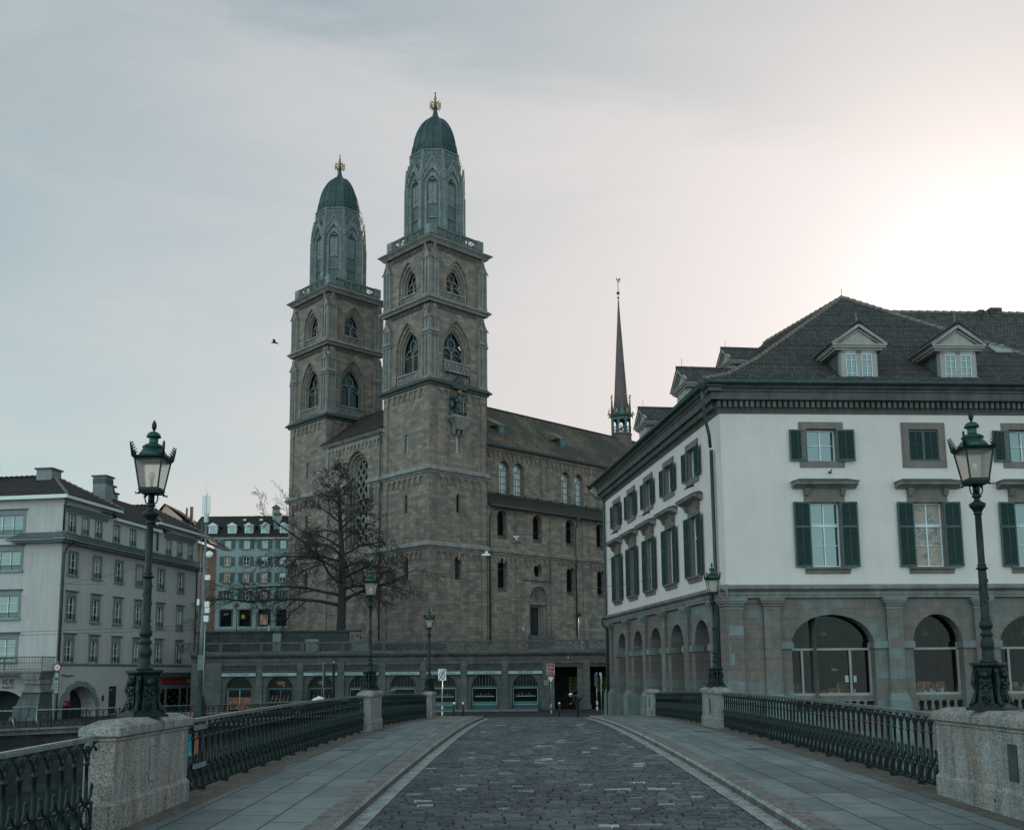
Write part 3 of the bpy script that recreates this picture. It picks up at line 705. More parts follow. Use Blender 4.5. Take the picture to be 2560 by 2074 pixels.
    for (a,b) in ((8.45,12.15),(12.99,17.48),(18.32,22.78),(23.62,28.08),(28.9,33.3),(34.1,38.5)):
        lombard(ai,a,b,12.35,6,.85,.12,.12)
    strip(ai,a0,a1,[(0,12.3),(.12,12.35),(.16,12.5),(.3,12.6),(.3,12.7),(0,13.1)],.02,False)
    ai.mat('trim_dark'); strip(ai,13.1,17.4,[(0,9.75),(.1,9.8),(.1,9.95),(0,10.0)],.12); ai.box(17.38,17.5,0,.12,9.9,12.4); ai.mat('church_stone')
    ai.build('aisle_wall',ch)
    dr=MB('trim_stone'); q=door; yy=.47
    for s in range(3): q=ring(dr,q,.2,yy,.18); yy+=.18; dr.tube([(x,yy-.09,z) for x,z in outline(q)],.07,5)
    dr.mat('church_stone'); pane(dr,q,yy+.02,'church_stone'); xc=15.55
    dr.mat('trim_stone'); dr.tube([(xc+.45*cos(PI*t/8),yy-.03,8.0+.6*sin(PI*t/8)) for t in range(9)],.06,4); dr.box(xc-.9,xc+.9,yy-.08,yy+.02,7.05,7.3); dr.box(14.0,16.9,.3,yy,7.3,7.5)
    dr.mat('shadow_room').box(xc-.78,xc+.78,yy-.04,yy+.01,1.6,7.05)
    dr.mat('cloth_black')
    for i in range(2): dr.box(xc-.76+i*.77,xc-.02+i*.77,yy-.06,yy-.045,3.9,6.95)
    dr.mat('grey_ashlar').box(13.9,17.3,-.5,.14,1.6,3.9)
    dr.build('portal',ch)
    rf=MB('roof_tile_brown'); rf.face([(a0,-.5,17.55),(a1,-.5,17.55),(a1,S,20.75),(a0,S,20.75)]); rf.mat('gutter_metal').tube([(a0-.05,-.55,17.5),(a1,-.55,17.5)],.13,6); rf.box(a0,a1,S-.1,S,20.7,20.95)
    for i in range(16): rf.box(a0+i*2.2,a0+i*2.2+.12,S-.25,S-.08,20.7,21.0)
    for xx in (8.15,21.45):
        rf.mat('gutter_metal').tube([(xx,-.5,17.4),(xx,-.35,16.6),(xx,-.12,16.0),(xx,-.12,12.9),(xx,-.35,12.6),(xx,-.35,12.4),(xx,-.1,12.2),(xx,-.1,3)],.08,6)
    rf.mat('copper_green').frus(21.45,-.5,16.9,17.4,.15,.4)
    rf.build('aisle_roof',ch)
    nv=MB('church_stone'); nops=[]
    for pr in (19.2,29.9,40.5):
        for c_ in (pr-1.18,pr+1.22): nops.append(O(c_-.85,c_+.85,20.75,25.0,'round',d=.75))
    nv.M=T((0,S,0)); wall(nv,S-.3,62,-1,26.7,nops,.12)
    gl=MB('glass_lead'); gl.M=T((0,S,0))
    for o in nops:
        pane(gl,o,.8,'glass_lead'); gl.mat('ink'); xc=sum(o['x'])/2; gl.box(xc-.03,xc+.03,.74,.79,20.8,23.9)
        for z in (21.5,22.3,23.1,23.9): gl.box(o['x'][0],o['x'][1],.74,.79,z-.025,z+.025)
        gl.tube([(xc+.6*cos(2*PI*t/12),.77,24.45+.42*sin(2*PI*t/12)) for t in range(12)],.035,4,False,True)
    for cx in (24.5,35.1,45.5,56): nv.box(cx-.3,cx+.3,0,.14,15,26.4)
    for a,b in ((14,24.2),(24.8,34.8),(35.4,45.2),(45.8,55.7)): lombard(nv,a,b,26.0,13,.9,.12,.12)
    strip(nv,S,62,[(0,25.9),(.14,26.0),(.16,26.35),(.35,26.6),(.4,26.75),(0,26.8)],.02,False)
    nvo=nv.build('nave_wall',ch); gl.build('clerestory_window',nvo)
    rr=MB('roof_tile_grey'); yc=13.4
    rr.face([(S-.5,S-.65,26.6),(62,S-.65,26.6),(62,yc,32.9),(S-.5,yc,32.9)]); rr.face([(S-.5,yc,32.9),(62,yc,32.9),(62,2*yc-S+.65,26.6),(S-.5,2*yc-S+.65,26.6)])
    rr.face([(62,S-.65,26.6),(62,2*yc-S+.65,26.6),(62,yc,32.9)]); rr.face([(S-.5,S-.65,26.6),(S-.5,yc,32.9),(S-.5,2*yc-S+.65,26.6)])
    rr.mat('gutter_metal').box(S-.5,62,S-.75,S-.6,26.35,26.62); rr.mat('roof_tile_brown').tube([(S,yc,32.9),(62,yc,32.9)],.16,6)
    rro=rr.build('nave_roof',ch)
    for i,(xx) in enumerate((18.6,29.3)):
        d=MB('roof_tile_grey'); y0=S+1.1; zr=lambda y:26.6+(y-(S-.65))*(6.3/(yc-S+.65))
        zb0=zr(y0); d.M=T((xx,y0,zb0))
        d.face([(-.75,-.1,1.15),(.75,-.1,1.15),(.2,3.4,3.25),(-2.2,3.4,3.25)]) ; d.face([(-.75,-.1,1.15),(-2.2,3.4,3.25),(-1.9,1.0,.8)]); 
        d.mat('copper_green').box(-.55,.5,0,.1,0,1.05); d.mat('glass_sky').box(-.3,.25,-.03,.0,.25,.9); d.mat('copper_green').box(-.05,.02,-.05,0,.25,.9)
        d.mat('roof_tile_grey'); d.face([(.5,0,0),(.5,2,1.15),(.5,0,1.1)]); d.face([(-.55,0,0),(-.55,0,1.1),(-.55,2,1.2)])
        d.build('roof_dormer',rro)
    # ridge turret with slender spire
    sp=MB('spire_brown'); cx,cy=46.2,yc; sp.M=T((cx,cy,0)); o8=lambda r:r/cos(PI/8)
    sp.lathe([(o8(2.2),28.5),(o8(2.05),34.6),(o8(2.2),34.75),(o8(2.2),34.9),(o8(2.0),35.0)],8,(0,0),PI/8,False)
    sp.mat('copper_green')
    for k in range(8):
        sp.M=T((cx,cy,0))@RZ(45*k+22.5)@T((0,-1.98/cos(PI/8),0)); sp.box(-.2,.2,-.1,.25,34.9,40.2)
        sp.M=T((cx,cy,0))@RZ(45*k)@T((0,-1.98,0)); sp.box(-.82,.82,-.1,.02,34.95,35.15); sp.box(-.85,.85,-.14,.04,36.75,36.95)
        for j in range(4): sp.box(-.5+j*.33-.05,-.5+j*.33+.05,-.05,.02,35.1,36.8)
        sp.prism([(-.8,38.6),(-.62,38.6)]+[(x,z) for x,z in arc('round',-.55,.55,38.6,39.5,8)]+[(.62,38.6),(.8,38.6),(.8,40.1),(-.8,40.1)],-.02,.06)
    sp.M=T((cx,cy,0)); sp.lathe([(o8(2.0),40.0),(o8(2.35),40.35),(o8(2.4),40.5),(o8(1.9),40.6)],8,(0,0),PI/8,False)
    sp.lathe([(.25,36.4),(.5,36.5),(.32,37.0),(.1,37.3)],8); sp.tube([(-1.9,0,38.1),(1.9,0,38.1)],.07,4)
    sp.mat('spire_brown').lathe([(o8(2.05),40.55),(o8(1.62),42.2),(o8(1.38),44.5),(o8(.30),59.5),(o8(.12),62.4)],8,(0,0),PI/8,False)
    for k in range(8):
        sp.M=T((cx,cy,0))@RZ(45*k)@T((0,-2.05,0)); sp.mat('copper_green'); sp.prism([(-.75,40.5),(.75,40.5),(0,43.0)],-.05,.25)
        sp.M=T((cx,cy,0))@RZ(45*k+22.5)@T((0,-2.15,0)); sp.mat('spire_brown').frus(0,0,40.4,44.6,.42,.10); sp.mat('gold').sph((0,0,45.0),.24,8,6,(1,1,.8)); sp.tube([(0,0,44.4),(0,0,45.0)],.05,4)
        if k%2==0 or 1: sp.tube([(0,-.1,40.9),(0,-.75,40.5),(0,-.85,40.9),(0,-.7,41.4),(0,-.78,41.9)],[.1,.18,.12,.14,.03],5)
    sp.M=T((cx,cy,0)); sp.mat('bronze_dark').sph((0,0,63.0),.26); sp.sph((0,0,64.3),.42); sp.tube([(0,0,62.2),(0,0,67.6)],.07,5); sp.sph((0,0,67.5),.16)
    sp.mat('gold').tube([(-.45,0,69.0),(-.42,0,68.4),(0,0,68.1),(.35,0,68.5),(.55,0,69.0),(.75,0,68.5),(.5,0,68.0),(.2,0,67.85),(0,0,67.7)],[.05,.12,.2,.16,.14,.12,.12,.1,.04],5)
    ZP=[(20,20),(28.5,28.5),(35,33.6),(36.9,34.5),(40.2,36.0),(40.5,36.3),(43,37.9),(45,39.1),(62.4,53.6),(63,54.0),(64.3,54.75),(67.5,56.3),(69,57.1),(75,60)]
    for v in sp.v:
        for (a,b),(c_,d) in zip(ZP,ZP[1:]):
            if a<=v.z<c_: zz=b+(d-b)*(v.z-a)/(c_-a)
        v.z=zz; v.x=cx+(v.x-cx)*.66; v.y=cy+(v.y-cy)*.66
    sp.M=Matrix(); sp.build('ridge_turret',ch)
    return ch
build_church()
# ================================================================ RIVERSIDE GALLERY HOUSE (white, right)
def build_white_house():
    M=FM(9.71,46.0,86.6); L=25.33; GZ=-6.9
    hh=thing('white_house','big white rendered riverside house with green shutters, stone arcade and brown tiled hip roof','house',M)
    W=20.4; inv=M.inverted(); far=inv@Vector((6.54,71.09,0)); SM=inv@FM(6.54,71.09,172.8)    # side facade frame in house frame
    wl=MB('white_render'); st=MB('pink_ashlar'); cn=MB('trim_dark'); pl=MB('pink_ashlar'); gr=MB('gutter_metal')
    fc=[4.81,9.72,14.6]; sc=[4.1,8.2,12.36,16.68,21.0]     # window centres: front, side (side measured from its far end)
    Wins=[]
    # ----- upper walls
    def upper(F,x0,x1,cs,big):
        wl.M=F; ops=[]
        for c in cs:
            ops.append(O(c-.72,c+.72,9.62,11.15,d=.3)); ops.append(O(c-.72,c+.72,4.62,7.68,d=.3))
        wall(wl,x0,x1,3.7,11.93,ops,0)
    upper(Matrix(),0,W,fc,1); upper(SM,0,L,sc,0)
    wl.M=Matrix(); wo=wl.build('upper_wall',hh)
    # ----- stone ground floor: pilasters, arches
    fo=[]
    for (a,b) in ((3.0,6.86),(8.68,11.04),(12.8,16.6)): fo.append(O(a,b,-1.9,2.48,'round',1.12,.62))
    st.M=Matrix(); wall(st,0,W,GZ,3.26,fo,.12)
    so=[O(c-1.22,c+1.22,-3.3,2.46,'round',1.24,.95) for c in (4.25,8.45,12.6,16.9,21.2)]
    st.M=SM; wall(st,0,L,GZ,3.26,so,.12)
    for F,cs,segs in ((Matrix(),(( -.05,.75),(1.72,2.48),(7.45,8.18),(11.58,12.3),(16.8,17.6)),None),(SM,((-.05,.5),(1.2,1.75),(5.85,6.6),(10.15,10.9),(14.4,15.15),(18.7,19.45),(23.2,23.9),(24.55,25.36)),None)):
        side=F is SM
        for a,b in cs:
            pl.M=F; pl.mat('pink_ashlar').box(a,b,-.06,.13,-1.1 if not side else -1.2,2.9)
            pl.mat('pale_sand' if (int(a*3)%2==0) else 'brown_sand')
            for (o,z0,z1) in ((.03,2.72,2.80),(.06,2.88,3.0),(.14,3.0,3.1),(.18,3.1,3.24)): pl.box(a-o,b+o,-.06-o,.12,z0,z1)
            pl.mat('pale_sand'); pl.frus((a+b)/2,0.03,-1.42 if not side else -1.5,-1.1 if not side else -1.2,b-a+.26,b-a,.44,.2)
            pl.box(a-.16,b+.16,-.22,.12,GZ,-1.4 if not side else -1.5); 
    # random quoin stones in another colour on the corner pilaster
    pl.M=Matrix()
    for z0,z1,a,b in ((1.55,2.0,-.055,.755),(.2,.75,-.055,.3),(-1.1,-.55,-.055,.76),(.8,1.15,-.055,.15)): pl.mat('pale_sand').box(a,b,-.065,.1,z0,z1)
    # imposts, string course
    for F,ops,x1 in ((Matrix(),fo,W),(SM,so,L)):
        cn.M=F; cn.mat('pale_sand')
        edges=[0]+[v for o in ops for v in o['x']]+[x1]
        for i in range(0,len(edges),2):
            a,b=edges[i],edges[i+1]
            if i>0: cn.box(a-.05 if i else a,min(a+.72,b),-.0,.6,.93,1.24)
            if i<len(edges)-2: cn.box(max(b-.72,a),b+.05,-.0,.6,.93,1.24)
        cn.mat('trim_stone'); strip(cn,-.3,x1+.3,[(0,3.22),(.06,3.26),(.06,3.36),(.10,3.38),(.10,3.52),(.16,3.56),(.3,3.64),(.32,3.76),(.1,3.84),(0,3.86)],0,True)
    # ----- shop glazing in the front arches
    for i,o in enumerate(fo):
        g=MB('shop_glass'); pane(g,o,.70,'shop_glass'); g.mat('dormer_paint'); a,b=o['x']
        g.box(a,b,.60,.68,.86,.96); g.box(a,b,.58,.68,-1.22,-1.08); g.box(b-.1,b,.6,.68,-1.1,1.2); g.box(a,a+.06,.6,.68,-1.1,1.2)
        if b-a>3: 
            for xx in (a+.62,b-.98): g.box(xx-.05,xx+.05,.6,.68,-1.1,.9)
        g.mat('pink_ashlar').box(a,b,.45,.62,-1.45,-1.2); g.mat('brown_sand')
        for j in range(int((b-a)/.36)): g.lathe([(.07,-1.95),(.12,-1.8),(.06,-1.6),(.1,-1.46)],8,(a+.2+j*.36,.5))
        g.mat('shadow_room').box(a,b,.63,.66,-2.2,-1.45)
        if i==0:
            g.mat('sign_pale'); g.box(a+2.62,a+2.78,.675,.69,-.6,-.3); g.box(a+3.02,a+3.16,.675,.69,-.6,-.3)
        go=g.build('shop_window',hh)
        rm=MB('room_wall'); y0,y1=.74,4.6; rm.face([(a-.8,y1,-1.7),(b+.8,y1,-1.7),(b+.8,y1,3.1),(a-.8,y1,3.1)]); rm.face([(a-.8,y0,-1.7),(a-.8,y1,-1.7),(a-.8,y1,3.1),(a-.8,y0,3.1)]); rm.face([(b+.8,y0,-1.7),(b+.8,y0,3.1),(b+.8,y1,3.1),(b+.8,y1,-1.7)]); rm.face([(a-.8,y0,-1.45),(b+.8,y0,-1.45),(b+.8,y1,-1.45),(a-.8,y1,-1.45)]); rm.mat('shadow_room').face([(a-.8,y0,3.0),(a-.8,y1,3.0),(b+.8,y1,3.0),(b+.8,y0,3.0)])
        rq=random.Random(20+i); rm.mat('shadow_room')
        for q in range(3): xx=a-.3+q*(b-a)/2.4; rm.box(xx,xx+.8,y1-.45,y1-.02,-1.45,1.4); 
        rm.mat('goods')
        for q in range(16): xx=a+rq.uniform(.1,b-a-.3); yy=rq.uniform(.95,3.8); h=rq.uniform(.15,.6); rm.box(xx,xx+rq.uniform(.1,.5),yy,yy+.25,-1.2,-1.2+h)
        rm.mat('brown_sand').box(a+.2,b-.3,1.0,1.5,-1.25,-1.18); rm.mat('sign_pale')
        for q in range(7): xx=a+rq.uniform(.1,b-a-.3); rm.box(xx,xx+rq.uniform(.06,.2),1.0,1.1,-1.18,-1.18+rq.uniform(.1,.35))
        rm.mat('mast_grey'); rm.lathe([(.22,1.55),(.12,1.75),(.02,1.78),(.012,2.9)],10,((a+b)/2+.1,1.6)); rm.mat('goods')
        for q in range(3): rm.box(a+.4+q*.95,a+.5+q*.95,.9,.98,-1.1,-.72)
        rm.build('shop_interior',hh)
        if i==0: text('Musi',.16,'sign_pale','lettering',go,T((a+2.15,.674,-.02)))
    # ----- arcade passage behind the side arches: back wall with vaults
    ps=MB('pink_ashlar'); ps.M=SM; ps.face([(0,4.2,-3.3),(L,4.2,-3.3),(L,4.2,3.2),(0,4.2,3.2)]); ps.face([(0,.9,3.0),(0,4.2,3.0),(L,4.2,3.0),(L,.9,3.0)])
    ps.mat('trim_stone')
    for c in (4.25,8.45,12.6,16.9,21.2): ps.mat('pink_ashlar').box(c-2.4,c-1.9,3.6,4.2,-3.3,3); ps.mat('pale_sand').box(c-2.45,c+1.9,3.55,4.2,.93,1.22)
    ps.face([(0,.9,-3.2),(L,.9,-3.2),(L,4.2,-3.2),(0,4.2,-3.2)])
    ps.build('arcade_passage',hh)
    st.M=Matrix(); st.mat('white_render').face([(W,0,GZ),(W,24,GZ),(W,24,11.9),(W,0,11.9)]); st.face([(W,24,GZ),(far.x,far.y,GZ),(far.x,far.y,11.9),(W,24,11.9)])
    st.build('ground_floor_wall',hh); pl.M=Matrix(); pl.build('pilaster',hh)
    # ----- entablature with dentils
    for F,x1 in ((Matrix(),W),(SM,L)):
        cn.M=F; cn.mat('trim_dark')
        strip(cn,-.06,x1+.06,[(0,11.86),(.05,11.88),(.05,12.0),(.08,12.02),(.08,12.08)],0,True)
        strip(cn,-.1,x1+.1,[(.08,12.08),(.10,12.42),(.40,12.44),(.42,12.5),(.44,12.78),(.50,12.82),(.50,12.9),(.62,12.96),(.66,13.04),(.74,13.08),(.74,13.12),(0,13.15)],0,True)
        n=int((x1+.3)/.262)
        for i in range(n): cn.box(-.12+i*.262,-.12+i*.262+.145,-.30,-.09,12.12,12.40)
        cn.face([(-.42,-.42,12.44),(x1+.42,-.42,12.44),(x1+.42,0,12.44),(-.42,0,12.44)][::-1])
    # mitre block at the corner
    cn.M=Matrix(); cn.box(-.44,.02,-.44,.02,12.44,12.8); cn.box(-.62,.02,-.62,.02,12.8,13.0); cn.box(-.73,.02,-.73,.02,13.0,13.13)
    cn.build('cornice',hh)
    gr.M=Matrix(); gr.tube([(-.8,-.8,13.18),(W+.8,-.8,13.18)],.11,6); gr.M=SM; gr.tube([(-.8,-.8,13.18),(L+.8,-.8,13.18)],.11,6)
    gr.M=Matrix(); gr.lathe([(.10,12.72),(.12,12.85),(.2,12.95),(.22,13.2),(.22,13.3)],10,(-.95,-.78)); gr.tube([(-.95,-.78,12.8),(-.93,-.7,12.3),(-.75,-.45,11.4),(-.55,-.22,10.8),(-.50,-.16,10.2)],.085,6)
    gr.M=SM; gr.tube([(L-.85,-.16,10.3),(L-.85,-.16,3.9),(L-.85,-.42,3.6),(L-.85,-.42,3.2),(L-.85,-.14,2.9),(L-.85,-.14,-3)],.085,6)
    gr.tube([(-.85,-.8,13.1),(-.85,-.8,12.9),(-.3,-.5,12.3),(.7,-.15,12.0),(.72,-.14,11.7),(.72,-.14,3.9),(.72,-.42,3.6),(.72,-.42,3.2),(.78,-.14,2.9),(.78,-.14,-3)],.085,6); gr.frus(-.85,-.8,12.95,13.25,.2,.42)
    gr.M=Matrix(); gr.build('gutter',hh)
    # ----- windows
    sh_l=sh_s=None
    def win(F,c,z0,z1,kind,name='window'):
        f=MB('brown_sand' ); f.M=F; w=.72
        if kind[0]=='u':
            f.box(c-w-.34,c-w,-.05,.0,z0-.02,z1+.33); f.box(c+w,c+w+.34,-.05,.0,z0-.02,z1+.33); f.box(c-w,c+w,-.05,.0,z1,z1+.33)
            f.box(c-w-.26,c-w-.0,-.075,-.045,z0,z1+.25); f.box(c+w,c+w+.26,-.075,-.045,z0,z1+.25); f.box(c-w,c+w,-.075,-.045,z1,z1+.25)
            f.box(c-w-.34,c+w+.34,-.055,.02,z0-.30,z0)
        else:
            f.mat('brown_sand'); f.box(c-w-.24,c-w,-.05,0,z0,z1+.3); f.box(c+w,c+w+.24,-.05,0,z0,z1+.3); f.box(c-w,c+w,-.05,0,z1,z1+.14); f.box(c-w-.24,c+w+.24,-.07,0,z1+.3,z1+.7); f.box(c-w,c+w,-.065,0,z1+.14,z1+.3)
            for s in (-1,1): f.frus(c+s*(w+.13),-.12,z1+.30,z1+.62,.18,.24,.12,.4)
            f.mat('trim_stone'); strip(f,c-1.5,c+1.5,[(.1,z1+.62),(.16,z1+.66),(.34,z1+.74),(.46,z1+.78),(.50,z1+.90),(.52,z1+.93)],0,True)
            f.mat('trim_dark'); b=f.add([(c-1.58,-.55,z1+.92),(c+1.58,-.55,z1+.92),(c+1.58,0,z1+.92),(c-1.58,0,z1+.92),(c-1.15,-.1,z1+1.10),(c+1.15,-.1,z1+1.10),(c+1.15,0,z1+1.10),(c-1.15,0,z1+1.10)])
            for q in ((0,1,5,4),(1,2,6,5),(3,0,4,7),(4,5,6,7),(0,3,2,1)): f.fi([b+i for i in q])
            f.mat('brown_sand'); strip(f,c-1.05,c+1.05,[(0,z0-.32),(.08,z0-.3),(.10,z0-.18),(.2,z0-.1),(.22,z0-.02),(0,z0)],0,True)
        # reveal sides inside
        f.mat('brown_sand'); f.box(c-w,c-w+.012,0,.28,z0,z1); f.box(c+w-.012,c+w,0,.28,z0,z1); f.box(c-w,c+w,0,.28,z1-.012,z1)
        fo_=f.build(name,hh)
        h=z1-z0
        cs=casement(2*w-.02,h-.03,2,2 if kind[0]=='u' else 3,transom=None if kind[0]=='u' else .64); ob=cs.build('casement',fo_); ob.matrix_local=F@T((c-w+.01,.22,z0+.01))
        g=MB(); g.mat('curtain' if 'c' in kind else 'glass_sky').face([(c-w,.27,z0),(c+w,.27,z0),(c+w,.27,z1),(c-w,.27,z1)]); g2=g.v; 
        g.v=[F@v for v in g.v]; g.build('pane',fo_)
        nonlocal sh_l,sh_s
        if kind[0]=='u':
            if sh_s is None: sh_s=shutter(.84,1.50,mid=False).build('shutter',fo_); src=sh_s; sh_s_used=[0]; first=True
            else: first=False
            src=sh_s
        else:
            if sh_l is None: sh_l=shutter(.80,3.04).build('shutter',fo_); first=True
            else: first=False
            src=sh_l
        wd=.84 if kind[0]=='u' else .80
        pos=[(c-w-wd+.02,-.135,z0-.02,4),(c+w-.02,-.135,z0-.02,-4)] if 'x' not in kind else [(c-w,-.02,z0+.01,0),(c+w-wd+.12,-.02,z0+.01,0)]
        for i,(x,y,z,a) in enumerate(pos):
            if first and i==0: o=src
            else: o=src.copy(); COL.objects.link(o)
            o.parent=fo_; o.matrix_parent_inverse=Matrix()
            o.matrix_local=F@T((x,y,z))@RZ(a if i==0 else a)@(Matrix.Diagonal((.86,1,.985,1)) if 'x' in kind else Matrix())
    for i,c in enumerate(fc):
        win(Matrix(),c,9.62,11.15,'ux' if i==1 else 'u'); win(Matrix(),c,4.66,7.68,'lc' if i==1 else 'l')
    for i,c in enumerate(sc):
        win(SM,c,9.62,11.15,'u'); win(SM,c,4.66,7.68,'l')
    # brackets on the wall
    b=MB('black_iron'); b.tube([(5.12,0,9.1),(5.12,-.22,9.02),(5.1,-.28,9.1),(5.14,-.34,9.18)],[.05,.035,.03,.02],5)
    b.M=SM
    for c in (4.3,12.5,21.1): b.tube([(c,0,9.25),(c+.05,-.4,9.08),(c+.1,-.55,8.98)],[.05,.05,.02],5)
    b.M=Matrix(); b.build('wall_bracket',hh)
    # ----- roof
    rf=MB('roof_tile'); e=-.86; z0=13.26; zp=21.0; PX,PY=9.8,8.8
    B=SM@Vector((-.8,-.8,0)); pk2=SM@Vector((9,8.9,0))
    P=lambda x,y,z:(x,y,z)
    # front hip end with bell-cast eave: profile in distance from eave
    prof=[(0,0),(1.3,.6),(3.2,2.0),(9.7,7.74)]
    def hipz(t): 
        for (a,b),(c,d) in zip(prof,prof[1:]):
            if a<=t<=c+1e-9: return b+(d-b)*(t-a)/(c-a)
        return d
    tmax=PY-e
    xl0,xr0=e,W-e
    ts=[0,.6,1.3,2.2,3.2,6,tmax]
    farL=B
    for a,b in zip(ts,ts[1:]):
        za,zb_=z0+hipz(a*9.7/tmax),z0+hipz(b*9.7/tmax); fa,fb=a/tmax,b/tmax
        La=(xl0+(PX-xl0)*fa,e+a,za); Lb=(xl0+(PX-xl0)*fb,e+b,zb_); Ra=(xr0+(PX-xr0)*fa,e+a,za); Rb=(xr0+(PX-xr0)*fb,e+b,zb_)
        Fa=B+(Vector((pk2.x,pk2.y,0))-B)*fa; Fb=B+(Vector((pk2.x,pk2.y,0))-B)*fb
        def courses(A0,A1,B0,B1):   # overlapping tile courses between the lower edge A0-A1 and the upper edge B0-B1
            A0,A1,B0,B1=map(Vector,(A0,A1,B0,B1)); n=max(1,round(((B0+B1)/2-(A0+A1)/2).length/.21)); nz=Vector((0,0,1))
            for i in range(n):
                p0,p1=A0.lerp(B0,i/n),A1.lerp(B1,i/n); q0,q1=A0.lerp(B0,(i+1)/n),A1.lerp(B1,(i+1)/n)
                rf.face([p0+nz*.045,p1+nz*.045,q1+nz*.004,q0+nz*.004]); rf.face([p0,p1,p1+nz*.045,p0+nz*.045])
        courses(La,Ra,Lb,Rb); courses((Fa.x,Fa.y,za),La,(Fb.x,Fb.y,zb_),Lb)
        ba=Vector((xr0,25,0))+(Vector((pk2.x,pk2.y,0))-Vector((xr0,25,0)))*fa; bb=Vector((xr0,25,0))+(Vector((pk2.x,pk2.y,0))-Vector((xr0,25,0)))*fb
        rf.face([Ra,(ba.x,ba.y,za),(bb.x,bb.y,zb_),Rb]); rf.face([(Fa.x,Fa.y,za),(Fb.x,Fb.y,zb_),(bb.x,bb.y,zb_),(ba.x,ba.y,za)])
    # rear wing running to the right
    rf.face([(12,3.4,z0),(46,3.4,z0),(46,10.4,20.75),(10.3,10.4,20.75)]) ; rf.face([(10.3,10.4,20.75),(46,10.4,20.75),(46,17,z0),(12,17,z0)])
    rfo=rf.build('roof',hh)
    wg=MB('white_render'); wg.box(W,46,4.2,16.5,GZ,13.2); wg.build('rear_wing',hh)
    # ridge and hip tiles
    ht=MB('brown_sand')
    def tiles(pts,r=.13,step=.42):
        P_=[Vector(p) for p in pts]; 
        for a,b in zip(P_,P_[1:]):
            n=max(1,round((b-a).length/step))
            for i in range(n):
                p=a+(b-a)*i/n; q=a+(b-a)*(i+1.12)/n; ht.tube([p+Vector((0,0,.02)),q],[r*1.12,r*.86],6)
    Lp=[(xl0+(PX-xl0)*t/tmax,e+t,z0+hipz(t*9.7/tmax)) for t in ts]; Rp=[(xr0+(PX-xr0)*t/tmax,e+t,z0+hipz(t*9.7/tmax)) for t in ts]
    tiles(Lp); tiles(Rp); tiles([(PX,PY,zp),(pk2.x,pk2.y,zp)],.13,.5); tiles([(PX+1.2,10.4,20.77),(46,10.4,20.77)],.13,.5)
    ht.mat('roof_tile').box(19.2,19.9,10.0,10.8,20.3,21.0); ht.frus(18.7,10.4,20.3,20.9,1.2,.3,.8,.6)
    ht.mat('galvanised').tube([(PX,PY,zp),(PX,PY,zp+.5)],.02,4)
    ht.build('ridge_tiles',rfo)
    # snow guard studs near the eave
    sg=MB('galvanised')
    for i in range(20): sg.box(.5+i*1.0,.515+i*1.0,e+.62,e+.66,z0+.28,z0+.45); sg.build('snow_guard',rfo)
    # dormers
    def dormer(F,x,dy=0,dz=0,name='dormer'):
        F=F@T((0,dy,dz)); d=MB('pale_sand'); d.M=F@T((x,0,0)); w=.88; zb=13.58; zt=15.02; y0=.15
        d.mat('dormer_paint').box(-w,w,y0-.0,y0+.3,zb,zt); d.M=F@T((x,0,0))
        d.mat('dormer_paint').box(-w-.05,w+.12,y0-.16,y0+.02,zb-.1,zb)
        for xx in (-w,-.12,w-.24): d.mat('dormer_paint').box(xx,xx+.24,y0-.06,y0,zb,zt)
        d.box(-w,w,y0-.06,y0,zt-.15,zt)
        d.mat('glass_sky').face([(-w,y0-.005,zb),(w,y0-.005,zb),(w,y0-.005,zt),(-w,y0-.005,zt)])
        d.mat('white_paint')
        for xx in (-.64,.12):
            d.box(xx,xx+.52,y0-.045,y0-.01,zb+.03,zb+.08); d.box(xx,xx+.52,y0-.045,y0-.01,zt-.2,zt-.15)
            for q in (0,.25,.49): d.box(xx+q,xx+q+.03,y0-.045,y0-.01,zb+.05,zt-.15)
            for q in (1,2,3): d.box(xx,xx+.52,y0-.04,y0-.01,zb+q*.32,zb+q*.32+.02)
        d.mat('metal_seam').box(-w+.02,w-.02,y0+.02,4.2,zb-.2,zt+.1)
        e1=1.32
        d.mat('dormer_paint'); d.box(-e1+.15,e1-.15,y0-.12,4.2,zt,zt+.10); d.box(-e1+.05,e1-.05,y0-.22,4.6,zt+.10,zt+.2); d.box(-e1,e1,y0-.28,4.9,zt+.2,zt+.27)
        d.mat('dormer_paint').prism([(-1.0,zt+.27),(1.0,zt+.27),(0,zt+1.0)],y0-.05,y0+.2)
        d.mat('dormer_paint')
        for s in (-1,1):
            d.tube([(s*(e1+.02),y0-.2,zt+.28),(0,y0-.2,zt+1.2)],.10,4,False); d.tube([(s*(e1-.2),y0-.1,zt+.28),(0,y0-.1,zt+1.02)],.05,4,False)
        d.mat('roof_tile')
        for s in (-1,1):
            q=[(s*(e1+.1),y0-.32,zt+.26),(s*(e1+.1),5.2,zt+.26),(0,6.6,zt+1.36),(0,y0-.32,zt+1.36)]
            d.face(q if s>0 else q[::-1])
        d.tube([(0,y0-.34,zt+1.36),(0,6.4,zt+1.36)],.10,6); d.mat('galvanised').tube([(0,y0,zt+1.3),(0,y0,zt+1.9)],.014,4)
        d.M=Matrix(); d.build(name,hh)
    dormer(Matrix(),6.9); dormer(Matrix(),11.75)
    dormer(SM,17.5,.55,.1); dormer(SM,9.0,.55,.1); dormer(SM,8.5,6.3,4.35)
    sk=MB('galvanised'); sk.M=T((15.75,3.6,16.0))@Matrix.Rotation(R(37),4,'X'); sk.box(-.45,.45,-.6,.6,.3,.38); sk.mat('metal_seam').box(-.38,.38,-.55,.55,-.1,.3); sk.build('skylight',rfo)
